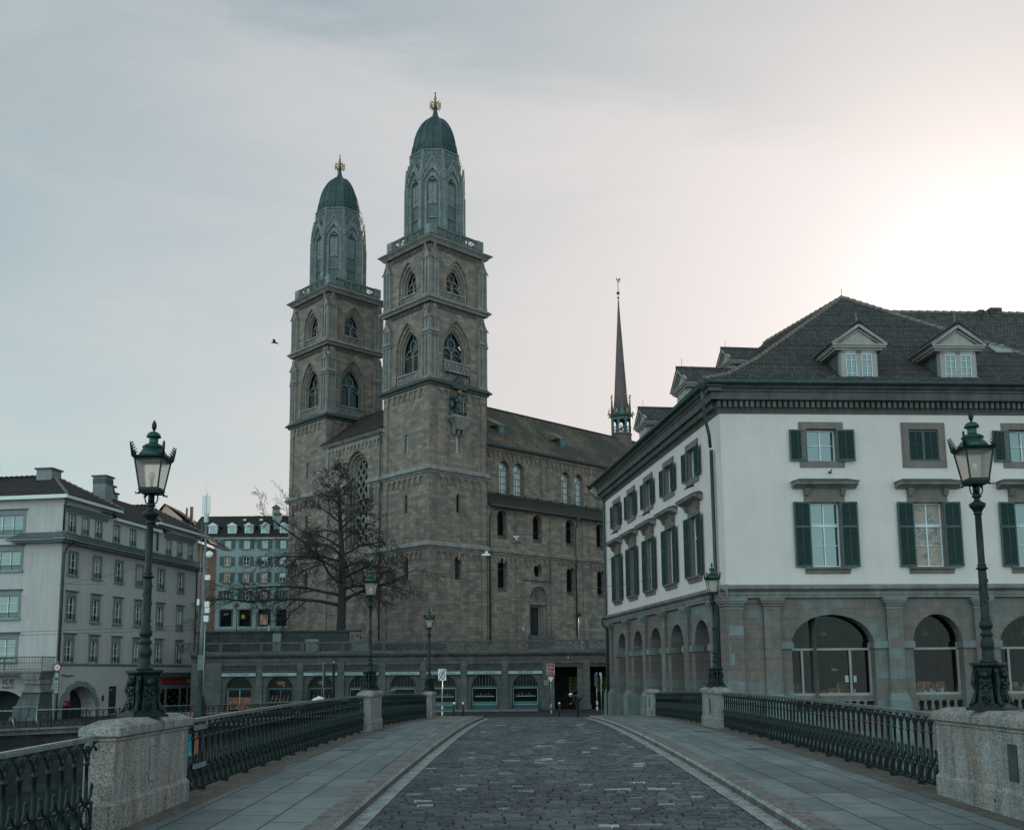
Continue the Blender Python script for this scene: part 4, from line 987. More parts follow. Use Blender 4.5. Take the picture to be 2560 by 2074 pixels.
    # banners in the arcade
    for i,c in enumerate((4.25,8.45,12.6)):
        bn=MB('sign_white'); bn.M=SM; bn.box(c+.35,c+1.15,1.3,1.32,-.35,1.15); bn.M=SM
        bn.mat('cloth_black').prism([(c+.7,.55),(c+1.05,.5),(c+1.12,.85),(c+.9,.95)],1.285,1.30); bn.mat('mast_grey').box(c+.42,c+1.1,1.288,1.3,.1,.28) 
        bn.M=Matrix(); o=bn.build('banner',None); o.matrix_world=M
        tag(o,('white printed banner in the arcade arch farthest from the bridge','white printed banner in the second arcade arch from the far end','white printed banner hanging in the middle arch of the arcade')[i],'banner','banners hanging in the stone arcade')
    return hh
build_white_house()
# ================================================================ QUAY HOUSE (left)
SW={}
def small_window(parent,F,c,z0,w,h,cols=2,rows=3,hood=None,trim='grey_trim',grille=True,pan='glass_sky',sill=True,trimw=.16,fm='white_paint',depth=.22,name='window'):
    key=(w,h,cols,rows,hood,trim,grille,pan,sill,trimw,fm)
    if key in SW:
        src=SW[key]; fo=src[0].copy(); COL.objects.link(fo); fo.parent=parent; fo.matrix_local=F@T((c,0,z0))
        for s in src[1:]:
            q=s.copy(); COL.objects.link(q); q.parent=fo; q.matrix_local=Matrix()
        return fo
    f=MB(trim); a=w/2
    f.box(-a-trimw,-a,-.05,.0,-.02,h); f.box(a,a+trimw,-.05,.0,-.02,h); f.box(-a-trimw,a+trimw,-.05,0,h,h+trimw)
    f.box(-a,-a+.015,0,depth,0,h); f.box(a-.015,a,0,depth,0,h); f.box(-a,a,0,depth,h-.015,h)
    if sill: f.box(-a-trimw-.06,a+trimw+.06,-.14,depth,-.14,0)
    if hood: f.box(-a-trimw,a+trimw,-.06,0,h+trimw,h+hood); strip(f,-a-trimw-.12,a+trimw+.12,[(.05,h+hood-.02),(.16,h+hood+.04),(.2,h+hood+.1),(0,h+hood+.14)],0,True)
    fo=f.build(name,parent); fo.matrix_local=F@T((c,0,z0))
    cs=casement(w-.03,h-.03,cols,rows,fm,f=.06,mull=.07,bar=.035); cs.v=[v+Vector((-a+.015,depth-.09,.015)) for v in cs.v]; c1=cs.build('casement',fo)
    g=MB(pan); g.face([(-a,depth-.03,0),(a,depth-.03,0),(a,depth-.03,h),(-a,depth-.03,h)]); c2=g.build('pane',fo)
    L=[fo,c1,c2]
    if grille:
        r=MB('black_iron'); zt=.42; r.box(-a-.02,a+.02,-.07,-.04,zt-.03,zt); r.box(-a-.02,a+.02,-.07,-.04,.06,.085)
        n=int(w/.13)
        for i in range(n+1): r.box(-a+i*w/n-.008,-a+i*w/n+.008,-.06,-.045,.08,zt)
        for i in range(n): 
            if i%2==0: r.tube([(-a+i*w/n,-.05,.1),(-a+(i+1)*w/n,-.05,zt-.05)],.008,4)
        L.append(r.build('grille',fo))
    SW[key]=L; return fo
def build_quay_house():
    M=FM(-33.7,75,8.8); Mi=M.inverted(); hh=thing('quay_house','pale pink rendered five storey quay house with white eaves and hipped tile roofs','house',M)
    X0=-9.0
    FR=Mi@FM(-33.7,75,98.8)@T((-18,0,0))   # front facade: x runs to the corner, 18 m wide
    wl=MB('pink_render'); GZ=-3.2; LN=21.9
    XW=[1.50,4.80,8.05,11.35,15.05,18.75]
    ops=[]
    for c in XW:
        for z0,h in ((7.6,1.70),(4.18,1.78),(1.02,1.74)): ops.append(O(c-.53,c+.53,z0,z0+h,d=.22))
    arch=O(.95,5.55,GZ,-.80,'round',-2.75,1.2); door=O(7.35,8.55,GZ,-.85,d=.15)
    wall(wl,0,LN,GZ,10.2,ops+[arch,door],0)
    T3=[(1.1,),(2.95,),(4.8,)]
    def topops(cs): return [O(c-.42,c+.42,10.84,12.22,d=.22) for c in cs]
    A=[1.12,2.9,4.75]; B=[7.4,10.0,12.55]; C_=[16.2,18.3,20.4]
    wall(wl,0,6.75,10.2,13.3,topops(A),0); wall(wl,6.75,14.2,10.2,12.7,topops(B),.0); wall(wl,14.2,LN,10.2,13.3,topops(C_),0)
    wl.face([(6.75,0,12.6),(6.75,6,12.6),(6.75,6,13.3),(6.75,0,13.3)]); wl.face([(14.2,0,12.6),(14.2,0,13.3),(14.2,6,13.3),(14.2,6,12.6)])
    wl.face([(LN,0,GZ),(LN,14,GZ),(LN,14,13.3),(LN,0,13.3)])
    wl.M=FR; F4=[(13.35,2.75,10.55,1.55),(13.30,2.75,7.87,1.5),(13.3,2.75,4.28,1.72),(13.3,2.75,1.12,1.66)]
    fo=[O(c-w/2,c+w/2,z,z+h,d=.22) for c,w,z,h in F4]+[O(c-5-w/2,c-5+w/2,z,z+h,d=.22) for c,w,z,h in F4]
    fo.append(O(11.4,16.1,GZ,-1.02,'round',-2.9,1.3))
    wall(wl,0,18,GZ,13.3,fo,0); wl.M=Matrix()
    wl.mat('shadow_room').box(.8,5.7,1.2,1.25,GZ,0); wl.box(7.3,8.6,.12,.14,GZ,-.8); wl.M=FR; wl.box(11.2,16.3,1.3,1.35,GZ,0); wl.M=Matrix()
    # ghost bands of lighter plaster between the windows
    wl.build('wall',hh)
    rp=random.Random(5); PN=lambda: rp.choice(['glass_sky','glass_room','glass_room','glass_blind'])
    for c in XW:
        small_window(hh,T((0,0,0)),c,7.6,1.06,1.70,pan=PN()); small_window(hh,T((0,0,0)),c,4.18,1.06,1.78,hood=.34,pan=PN()); small_window(hh,T((0,0,0)),c,1.02,1.06,1.74,hood=.34,sill=False,pan=PN())
    for c in A+B+C_: small_window(hh,T((0,0,0)),c,10.84,.84,1.38,2,3,trimw=.12,pan=PN())
    for c,w,z,h in F4:
        small_window(hh,FR,c,z,w,h,3,3 if z<9 else 2,hood=.36,trimw=.2,grille=z>2); small_window(hh,FR,c-5,z,w,h,3,3 if z<9 else 2,hood=.36,trimw=.2,grille=z>2)
    # window canopy boards, shutter marks
    cb=MB('grey_trim')
    for a in (.15,15.2):
        cb.box(a,a+5.9,-.42,0,12.72,12.80); cb.face([(a+.1,-.38,12.72),(a+5.8,-.38,12.72),(a+5.8,-.03,12.3),(a+.1,-.03,12.3)]); cb.box(a+.1,a+5.8,-.06,0,12.25,12.32)
    cb.mat('pink_render')
    for c in XW:
        for z0,h in ((7.6,1.7),(4.18,1.78),(1.02,1.74)):
            for s in (-1,1): cb.mat('salmon_tint').box(c+s*1.0-.27,c+s*1.0+.27,-.012,0,z0,z0+h)
    cb.M=FR
    for c,w,z,h in F4[:3]: cb.box(c+w/2+.3,c+w/2+.95,-.012,0,z,z+h)
    cb.M=Matrix(); cb.build('wall_trim',hh)
    # skirt roof between 4th and 5th floor
    sk=MB('metal_seam'); sk.face([(-1.2,-.95,10.15),(LN+1.0,-.95,10.15),(LN+.3,-.03,10.72),(-.1,-.03,10.72)])
    sk.M=FR; sk.face([(13.9,-.9,10.12),(19.2,-.95,10.15),(18.1,-.03,10.72),(14.6,-.03,10.72)]); sk.face([(13.9,-.9,10.12),(14.6,-.03,10.72),(13.9,-.0,10.3)])
    sk.M=Matrix(); sk.mat('grey_trim'); sk.box(-1.15,LN+1,-.92,0,10.02,10.13); sk.box(-.9,LN+.8,-.6,0,9.86,10.02); sk.M=FR; sk.box(13.95,19.1,-.9,0,10.02,10.12); sk.box(14.3,18.8,-.6,0,9.88,10.02)
    sk.M=Matrix(); sk.mat('metal_seam')
    for i in range(36):
        x=-1.0+i*.66; sk.tube([(x,-.94,10.19),(x+.02,-.03,10.76)],.03,4,False)
    sk.build('skirt_roof',hh)
    # eaves, gutters and roofs
    ev=MB('white_paint')
    def eave(x0,x1,z,y0=-.55): ev.box(x0,x1,y0,.0,z-.16,z); ev.box(x0-.05,x1+.05,y0-.06,y0,z-.22,z+.06)
    eave(-.5,7.25,13.42); eave(6.8,14.2,12.75,-.35); eave(13.75,22.5,13.42)
    ev.M=FR; eave(0,18.5,13.42); ev.M=Matrix()
    ev.mat('gutter_metal'); ev.tube([(-.55,-.62,13.5),(7.3,-.62,13.5)],.07,5); ev.tube([(13.7,-.62,13.5),(22.5,-.62,13.5)],.07,5); ev.tube([(6.8,-.42,12.82),(14,-.42,12.82)],.06,5)
    ev.tube([(-.3,-.5,13.3),(-.1,-.12,12.7),(-.1,-.12,10.8)],.08,6); ev.tube([(.55,-.9,10.1),(.3,-.2,9.5),(.15,-.12,9.0),(.15,-.12,GZ)],.08,6); ev.tube([(14.0,-.5,13.2),(14.0,-.12,12.6),(14.0,-.12,10.9)],.07,6); ev.tube([(LN-.1,-.1,10),(LN-.1,-.1,GZ)],.07,5)
    ev.build('gutter',hh)
    rf=MB('roof_tile_brown')
    def hip(x0,x1,z,y0,rz,rd,back=16):   # hip at the street side, ridge runs inwards (along +y)
        xm=(x0+x1)/2
        rf.face([(x0,y0,z),(x1,y0,z),(xm,rd,rz)]); rf.face([(x1,y0,z),(x1,back,z),(xm,back,rz),(xm,rd,rz)]); rf.face([(x0,back,z),(x0,y0,z),(xm,rd,rz),(xm,back,rz)])
        rf.mat('trim_stone'); 
        for a,b in (((x0,y0,z),(xm,rd,rz)),((x1,y0,z),(xm,rd,rz)),((xm,rd,rz),(xm,back,rz))):
            a=Vector(a);b=Vector(b);n=max(1,int((b-a).length/.45))
            rf.mat('roof_tile_brown' if b.z==a.z else 'brown_roof_ridge')
            for i in range(n): rf.tube([a+(b-a)*i/n+Vector((0,0,.05)),a+(b-a)*(i+1.1)/n+Vector((0,0,.0))],[.13,.10],5)
        rf.mat('roof_tile_brown')
    hip(-.55,7.6,13.5,-.55,15.75,3.3); hip(13.7,22.6,13.5,-.55,15.75,3.3)
    rf.face([(5.0,-.38,12.82),(16,-.38,12.82),(16,3.6,15.5),(5.0,3.6,15.5)]); rf.face([(5,3.6,15.5),(16,3.6,15.5),(16,8,13),(5,8,13)])
    rfo=rf.build('roof',hh)
    cm=MB('pink_render')
    def chim(x,y,z0,z1,w,band=False):
        cm.mat('grey_trim').box(x-w/2,x+w/2,y-w/2,y+w/2,z0,z1); cm.mat('trim_dark').box(x-w/2-.12,x+w/2+.12,y-w/2-.12,y+w/2+.12,z1,z1+.12)
        if band: cm.box(x-w/2-.02,x+w/2+.02,y-w/2-.02,y+w/2+.02,z1-.6,z1-.15)
    chim(3.3,3.6,15.3,16.15,1.3); chim(3.0,9.0,15.0,16.5,1.3); chim(8.9,2.3,13.6,16.6,1.15,True)
    chim(13.2,4.0,14.9,16.0,.75); cm.frus(13.2,4.0,16.0,16.6,.5,.25); cm.box(12.9,13.5,3.7,4.3,16.6,16.75)
    cm.build('chimney',rfo)
    # ground floor: band, arch stones, sign plates, door
    gf=MB('grey_trim'); strip(gf,0,LN,[(0,.72),(.06,.78),(.1,.92),(0,.96)],0,True)
    pts=arc('round',.95,5.55,-2.75,-.80,14)
    for i,((a,b),(c,d)) in enumerate(zip(pts,pts[1:])):
        k=.45 if i%2 else .52; mx,mz=3.25,-2.75
        def out(x,z): dx,dz=x-mx,z-mz; l=math.hypot(dx,dz*1.15); return (x+dx/l*k,z+dz/l*k)
        gf.prism([(a,b),(c,d),out(c,d),out(a,b)][::-1],-.06,.02)
    gf.box(.42,.95,-.06,0,GZ,-2.75); gf.box(5.55,6.08,-.06,0,GZ,-2.75)
    gf.mat('shadow_room').box(7.35,8.55,.06,.1,GZ,-.85); gf.mat('sign_pale').box(7.6,7.9,.04,.06,-1.18,-1.1); gf.mat('ink').box(6.35,6.6,-.04,0,-2.0,-1.55)
    gf.mat('red_paint').box(1.3,3.6,.96,1.0,-2.3,-1.95); gf.mat('sign_white')
    for i in range(6): gf.box(2.3+i*.22,2.42+i*.22,.97,.99,-1.9,-1.35+.1*(i%3))
    go=gf.build('ground_floor_trim',hh)
    text('LIQUIDATION',.26,'sign_white','lettering',go,T((2.45,.94,-2.12)),sx=.8); text('TOTAL',.2,'red_paint','lettering',go,T((2.6,.94,-1.85)))
    text('Weltingerhaus',.30,'ink','lettering',go,T((1.55,-.02,.02)),sx=.9)
    to=text('ice',.85,'ink','lettering',go,FR@T((14.25,-.03,-.32))); to=text('watch',.42,'ink','lettering',go,FR@T((14.25,-.03,-.78)))
    # balcony
    bc=MB('trim_stone'); bc.M=FR; bc.box(6,18.0,-1.7,0,.28,.42); bc.box(6,17.8,-1.55,0,.12,.28)
    bc.frus(17.1,-.8,-.25,.12,1.2,1.7,1.5,1.7); bc.box(16.35,17.8,-1.5,0,-.55,-.25); bc.box(16.5,17.7,-1.35,0,-1.0,-.55); bc.box(16.2,17.95,-1.6,0,-1.15,-1.0)
    bc.mat('grey_ashlar'); b=bc.add([(15.75,-2.0,GZ),(18.0,-2.0,GZ),(18,0,GZ),(15.75,0,GZ),(16.4,-1.4,-1.15),(17.8,-1.4,-1.15),(17.8,0,-1.15),(16.4,0,-1.15)])
    for q in ((0,1,5,4),(1,2,6,5),(3,0,4,7),(4,5,6,7)): bc.fi([b+i for i in q])
    bc.mat('black_iron'); bc.box(6,18,-1.66,-1.62,1.36,1.42); bc.box(6,18,-1.66,-1.63,.95,.98); bc.box(6,18,-1.66,-1.63,.5,.53); bc.box(17.94,17.98,-1.65,0,1.36,1.42)
    for i in range(95): bc.box(6+i*.126,6.02+i*.126,-1.655,-1.635,.44,1.36)
    for i in range(12): bc.box(17.95,17.97,-1.6+i*.13,-1.58+i*.13,.44,1.36)
    for i in range(5): bc.box(6+i*2.99,6.05+i*2.99,-1.67,-1.62,.42,1.4)
    bc.M=Matrix(); bc.build('balcony',hh)
    # souvenir kiosk leaning against the far end
    kM=M@T((0,0,0)); k=thing('souvenir_kiosk','low grey souvenir kiosk with red sign board beside the left house','kiosk',M@T((10.4,0,0)))
    kb=MB('trim_dark'); w=12.6; kb.box(0,w,-1.6,-.06,GZ,-.25); kb.box(-.15,w+.2,-1.85,-.04,-.25,-.02); kb.box(3,w-.5,-1.3,-.04,-.02,.22)
    kb.mat('grey_trim'); kb.box(0,w,-1.66,-1.6,-1.15,-.8); 
    for x in (.0,1.2,3.0,5.6,7.0,8.3,9.5,12.3): kb.box(x,x+.28,-1.68,-1.6,GZ,-1.1)
    kb.build('booth',k)
    s=MB('red_paint'); s.box(.1,w-.05,-1.74,-1.68,-.76,-.27); so=s.build('sign_board',k); text('SOUVENIR-SHOP',.40,'sign_white','lettering',so,T((8.75,-1.745,-.515)),sx=1.35)
    g=MB('glass_dark'); g.box(.2,w-.2,-1.64,-1.62,GZ+.3,-1.2); g.mat('goods')
    for i in range(40): g.box(.4+i*.3,.5+i*.3+.06*(i%3),-1.655,-1.645,-2.6+.3*(i*7%5),-2.4+.3*(i*7%5))
    g.build('shop_window',k)
    return hh
plain('salmon_tint',(.43,.375,.365),.9,var=.05,sc=2,bump=.05); plain('brown_roof_ridge',(.16,.15,.14),.8,var=.3,sc=4,bump=.2)
build_quay_house()
# ================================================================ TERRACE ARCADE (dark row of shops)
def build_arcade():
    Y=85.0; hh=thing('shop_arcade','dark stone arcade of small shops below the church terrace with pierced parapet','arcade',T((0,Y,0)))
    X0,X1,GZ=-26.9,22.0,-3.12; P=3.41; x0=-24.28
    wl=MB('grey_ashlar'); ops=[]; cs=[x0+1.42+P*k for k in range(8)]
    for c in cs: ops.append(O(c-1.12,c+1.12,GZ,-.12,'round',-1.2,.14))
    rect=[O(3.42,5.35,GZ,.42,d=.5),O(6.25,8.8,GZ,.42,d=.5),O(9.7,12.2,GZ,.42,d=.5),O(13.1,15.6,GZ,.42,d=.5)]
    wall(wl,X0,X1,GZ,1.4,ops+rect,.1)
    for o in ops:
        q=ring(wl,o,.1,.24,.22); o['q']=q
        wl.mat('trim_dark').tube([(x,.1,z) for x,z in outline(o)],.045,4); wl.mat('grey_ashlar')
    for k in range(14):
        xc=x0-.3+P*k; 
        if xc<X1: wl.box(xc-.27,xc+.27,-.06,.12,GZ,.98); wl.box(xc-.36,xc+.36,-.14,.12,GZ,-2.75)
    wl.mat('wall_dark_stone').box(X0,X1,5,5.2,GZ,1.4); wl.box(2.5,X1,.5,5,.9,1.0); 
    for xx in (2.9,5.9,9.2): wl.box(xx,xx+.15,.6,5,GZ,.9)
    wl.M=Matrix(); wo=wl.build('wall',hh)
    fz=MB('trim_dark')
    for k in range(13):
        a=x0+P*k; b=min(a+2.82,X1)
        if a<X1-1:
            n=13
            for i in range(n):
                xx=a+(b-a)*i/n; fz.box(xx+.02,xx+.09,-.05,.12,.48,.72)
            fz.box(a,b,-.07,.12,.72,.86); fz.box(a,b,-.05,.1,.40,.45)
    strip(fz,X0,X1,[(0,.98),(.04,1.0),(.04,1.3),(.10,1.34),(.14,1.40),(.30,1.46),(.34,1.56),(.36,1.62),(.1,1.66),(0,1.68)],.1,True)
    fz.mat('grey_ashlar'); fz.box(X0,X1,.02,.5,1.66,1.80)
    fz.build('cornice',hh)
    # parapet: one bay is a part, repeated
    pb=MB('trim_dark'); pb.box(-1.58,1.58,.1,.4,1.80,1.9); pb.box(-1.72,1.72,.04,.46,2.5,2.66); pb.box(-1.86,-1.56,.02,.48,1.8,2.52)
    n=6; w=3.1/n
    for i in range(n):
        a=-1.55+i*w; b=a+w; m=(a+b)/2; pb.box(a-.02,a+.02,.2,.3,1.9,2.5)
        pb.tube([(a,.25,1.92),(b,.25,2.48)],.028,4,False); pb.tube([(a,.25,2.48),(b,.25,1.92)],.028,4,False); pb.tube([(m-.17,.25,2.2),(m,.25,2.4),(m+.17,.25,2.2),(m,.25,2.0)],.022,4,False,True)
    p0=None
    for k in range(15):
        xc=x0-.3+P*(k-.5)+.0
        if xc-1.8>X0-1.5 and xc<X1:
            if p0 is None: p0=pb.build('parapet_bay',hh); p0.location=(xc+.12,0,0)
            else: inst(p0,hh,(xc+.12,0,0))
    # shops
    names=['Fueter Optik','Candyland','Candyland','Швейцарские часы','Schweizer Uhren','Montres suisses','Swiss watches','瑞士手表']
    for i,o in enumerate(ops):
        q=o['q']; a,b=q['x']; c=cs[i]; s=MB('blue_paint')
        kind='glass_dark'; y=.46
        pane(s,q,y,'glass_dark'); s.mat('blue_paint').box(a,b,y-.08,y-.02,-1.28,-1.14)
        if i in (0,):
            s.mat('sign_pale'); 
            for xx in (a,c-.03,b-.06): s.box(xx,xx+.06,y-.08,y-.02,-3.0,-1.3)
            s.mat('goods').box(a+.1,b-.1,y-.012,y-.005,-2.9,-1.9)
        elif i in (1,2):
            for xx in (a,c-.04,b-.08): s.box(xx,xx+.08,y-.08,y-.02,-3.1,-1.28)
            s.mat('goods')
            for j in range(22): s.box(a+.1+.08*j,a+.14+.08*j+.02,y-.015,y-.005,-2.7+.2*(j*5%4),-2.4+.22*(j*5%4)); 
            s.sph((c,y-.01,-.75),.32,8,5,(1.3,.04,.6)); s.mat('orange_paint').box(c+.2,c+.3,y-.015,y-.005,-1.05,-.9)
        else:
            s.mat('dark_shutter')
            for j in range(8): s.box(a+.06+j*(b-a)/8,a+.10+j*(b-a)/8,y-.05,y-.01,-1.14,-.2)
            s.mat('sign_pale'); s.box(a,b,y-.1,y-.04,-1.34,-1.29); s.box(a,a+.04,y-.1,y-.04,-2.68,-1.3); s.box(b-.04,b,y-.1,y-.04,-2.68,-1.3); s.box(a,b,y-.1,y-.04,-2.70,-2.66)
            s.mat('cyan_glass').box(a+.04,b-.04,y-.07,y-.05,-2.66,-2.42); s.mat('sign_pale').box(a+.2,b-.2,y-.06,y-.04,-2.02,-1.97)
            s.mat('mast_grey')
            for j in range(7): s.box(a+.25+j*.21,a+.31+j*.21,y-.05,y-.02,-1.97,-1.85+.07*(j%3))
            s.mat('blue_paint').box(a,b,y-.14,y-.02,-3.08,-2.72)
        s.build('shopfront',hh)
        sg=MB('gutter_metal'); sg.box(c-1.5,c+1.5,-.12,.12,.12,.24); sg.box(c-1.46,c+1.46,-.1,.1,-.18,.12); sg.mat('sign_pale').box(c-1.41,c+1.41,-.16,-.1,-.155,.09); so=sg.build('shop_sign',hh)
        text(names[i],.25,'ink','lettering',so,T((c,-.165,-.035)),ext=.002,sx=1.25,shear=.25 if i==0 else 0)
    # yellow posters in the open passages
    po=MB('yellow_paint'); po.box(4.9,6.6,4.9,4.99,-1.75,-.5); po.box(7.4,8.4,4.9,4.99,-1.75,-.5); po.mat('ink')
    for xx in (5.1,7.6):
        for j in range(4): po.box(xx,xx+.2+.1*(j%2),4.87,4.9,-1.6+.27*j,-1.42+.27*j); po.box(xx+.35,xx+.42,4.87,4.9,-1.6+.27*j,-1.4+.27*j)
    po.build('poster',hh)
    nb=MB('grey_trim'); nb.box(2.55,2.95,-.07,-.06,-1.1,-.7); nb.mat('ink_teal').box(2.62,2.85,-.09,-.07,-.98,-.78); nb.mat('sign_pale').box(2.71,2.76,-.1,-.09,-.93,-.83); nb.mat('white_plastic').sph((4.6,-.1,1.15),.06); nb.sph((-7.4,-.02,1.15),.05); nb.build('number_plate',hh)
    return hh
plain('cyan_glass',(.03,.12,.135),.3,var=.1,sc=3,bump=0)
build_arcade()
# ================================================================ houses behind the terrace
def build_back_houses():
    Y=130; hh=thing('teal_house','pale blue green house with dark shutters and roof dormers, left of the church','house',T((0,Y,0)))
    X0,X1,GZ=-38.7,-14,4.5; wl=MB('teal_render'); cs=[-36.9,-34.45,-32.12,-29.75,-27.3,-24.9,-22.5]; ops=[]
    rows=((16.12,1.12),(13.95,1.16),(11.78,1.24),(9.42,1.22))
    for c in cs+[-39.3]:
        for z,h in rows: 
            if c>X0: ops.append(O(c-.42,c+.42,z,z+h,d=.2))
    drs=[O(c-.72,c+.72,6.1,8.2,d=.3) for c in (-36.87,-34.42,-31.95,-29.6,-27.2)]
    wall(wl,X0,X1,GZ,17.5,ops+drs,0); wl.face([(X0,0,GZ),(X0,0,17.5),(X0,12,17.5),(X0,12,GZ)]); wo=wl.build('wall',hh)
    for i,o in enumerate(drs):
        d=MB('trim_dark'); a,b=o['x']; d.box(a-.15,a,-.05,0,6.1,8.35); d.box(b,b+.15,-.05,0,6.1,8.35); d.box(a,b,-.05,0,8.2,8.35)
        d.mat('glass_dark').box(a,b,.22,.25,6.1,8.2)
        if i==1: d.mat('yellow_paint').box(a+.2,a+.65,.2,.215,7.1,7.6)
        if i==2: d.mat('salmon_render').box(a+.1,b-.3,.2,.215,6.3,7.6)
        d.build('shop_door',hh)
    do=[c for c in hh.children][-1] if 0 else hh
    text('gaffs',.34,'sign_pale','lettering',hh,T((-36.9,.18,7.7)))
    pans=['glass_sky','glass_sky','salmon_pane','glass_sky']
    for ci,c in enumerate(cs[:5]):
        for ri,(z,h) in enumerate(rows):
            w=small_window(hh,Matrix(),c,z,.84,h,2,2,None,'trim_stone',False,'salmon_pane' if (ci,ri) in ((0,1),(0,2),(2,3),(1,2),(2,2)) else 'glass_sky',True,.1,depth=.18)
            key=('sh',h)
            if key not in SW:
                m=MB('dark_shutter'); m.box(-.24,.24,-.07,-.02,0,h)
                for q in range(9): m.box(-.18,.18,-.085,-.07,.08+q*(h-.15)/9,.12+q*(h-.15)/9)
                SW[key]=m.build('shutter',w); SW[key].location=(-.72,0,0)
            else: inst(SW[key],w,(-.72,0,0))
            inst(SW[key],w,(.72,0,0))
    ev=MB('white_paint'); ev.box(X0-.4,X1,-.45,0,17.38,17.55); ev.mat('trim_dark').box(X0-.4,X1,-.5,-.44,17.5,17.68); ev.mat('white_paint').tube([(X0+.1,-.1,17.3),(X0+.1,-.1,GZ)],.06,5); ev.build('gutter',hh)
    rf=MB('roof_tile_brown'); rz=21.1
    rf.face([(X0-.5,-.5,17.6),(X1,-.5,17.6),(X1,4.4,rz),(X0-3.1,4.4,rz)]); rf.face([(X0-.5,-.5,17.6),(X0-3.1,4.4,rz),(X0-6.2,4.4,17.0),(X0-3.4,-.5,17.0)]); rf.face([(X1,4.4,rz),(X1,10,17.6),(X0-3,10,17.6),(X0-3.1,4.4,rz)])
    rfo=rf.build('roof',hh); d0=None
    for c in (-39.0,-36.5,-34.3,-32.2,-29.75,-27.3):
        if d0 is None:
            d=MB('white_paint'); d.box(-.55,.55,.35,1.6,0,1.0); d.prism([(-.8,.98),(.8,.98),(0,1.45)],.2,.35)
            d.mat('glass_sky').box(-.36,.36,.33,.35,.12,.95); d.mat('white_paint'); 
            for x in (-.38,-.03,.33): d.box(x,x+.05,.30,.335,.1,.95)
            d.box(-.36,.36,.3,.335,.5,.53); d.mat('roof_tile_brown')
            for s in (-1,1):
                q=[(s*.85,.15,.96),(s*.85,3,.96),(0,3,1.55),(0,.15,1.55)]; d.face(q if s>0 else q[::-1])
            d0=d.build('dormer',rfo); d0.location=(c,0,18.2)
        else: inst(d0,rfo,(c,0,18.2))
    cm=MB('white_paint')
    for x,y,z0,z1,w in ((-31.6,3.8,19.5,21.7,.85),(-30.85,1.6,18.5,20.5,.85)):
        cm.mat('teal_render').box(x-w/2,x+w/2,y-w/2,y+w/2,z0,z1); cm.mat('brown_sand').box(x-w/2+.03,x+w/2-.03,y-w/2+.03,y+w/2-.03,z1,z1+.35); cm.frus(x,y,z1+.35,z1+.85,w+.25,.1)
    cm.build('chimney',rfo)
    for x in (-40.6,-35.6,-33.4):
        s=MB('galvanised'); s.box(x-.22,x+.22,3.0,3.5,20.25,20.5); s.build('skylight',rfo)
    # salmon house in between
    M=FM(-41.5,112,60); h2=thing('salmon_house','sunlit salmon coloured house end squeezed behind the lattice mast','house',T((-36.5,114,0)))
    w2=MB('salmon_render'); w2.box(-6,3.9-.2,0,10,3,15.2) if 0 else None
    X=[(-4.6,-.1)]
    ops=[O(-1.75,-1.25,11.0,12.1,d=.15),O(-.55,-.05,11.0,12.1,d=.15),O(-1.75,-1.25,8.6,9.6,d=.15),O(-.55,-.05,8.6,9.6,d=.15),O(-1.75,-1.25,13.2,14.2,d=.15),O(-.55,-.05,13.2,14.2,d=.15),O(-2.0,-.2,4.6,6.8,d=.2)]
    wall(w2,-6,.55,3,15.0,ops,0); w2.face([(.55,0,3),(.55,8,3),(.55,8,15),(.55,0,15)])
    for o in ops: pane(w2,o,.14,'glass_dark')
    w2.build('wall',h2)
    e2=MB('white_paint'); e2.box(-6,2.0,-.7,.1,15.0,15.14); e2.box(1.2,2.0,-.7,9,15.0,15.14); e2.mat('roof_tile_brown'); e2.face([(-6,-.8,15.12),(2.1,-.8,15.12),(-1,4,17.3),(-6,4,17.3)]); e2.face([(2.1,-.8,15.12),(2.1,9,15.12),(-1,4,17.3)]); e2.build('roof',h2)
    sh=MB('dark_shutter')
    for o in ops[:6]:
        a,b=o['x']; z0,z1=o['z']; sh.box(a-.28,a-.02,-.06,-.02,z0,z1); sh.box(b+.02,b+.28,-.06,-.02,z0,z1)
    sh.build('shutters',h2)
    # hillside house with twin chimneys behind the left roofs
    h3=thing('hill_house','distant pale house gable with twin chimneys above the left roofs','house',T((-57.6,165,0)))
    a=MB('salmon_render'); a.box(-1,3,0,8,10,25.6); a.prism([(-1,25.6),(3,25.6),(.2,28.0)],0,8); a.mat('glass_sky').box(.2,1.2,-.03,0,24.8,25.8); a.build('wall',h3)
    b=MB('roof_tile_brown'); b.face([(.2,-.4,28.1),(.2,8,28.1),(5.4,8,24.6),(5.4,-.4,24.6)]); b.face([(.2,-.4,28.1),(-2,-.4,25.4),(-2,8,25.4),(.2,8,28.1)]); b.mat('spire_brown'); b.box(3.0,3.3,2,2.4,24,27.7); b.box(3.7,4.2,2,2.5,24,27.9); b.build('roof',h3)
glass('salmon_pane',(.45,.28,.2),.1,.25)  # warm reflection painted as the pane's own colour
build_back_houses()
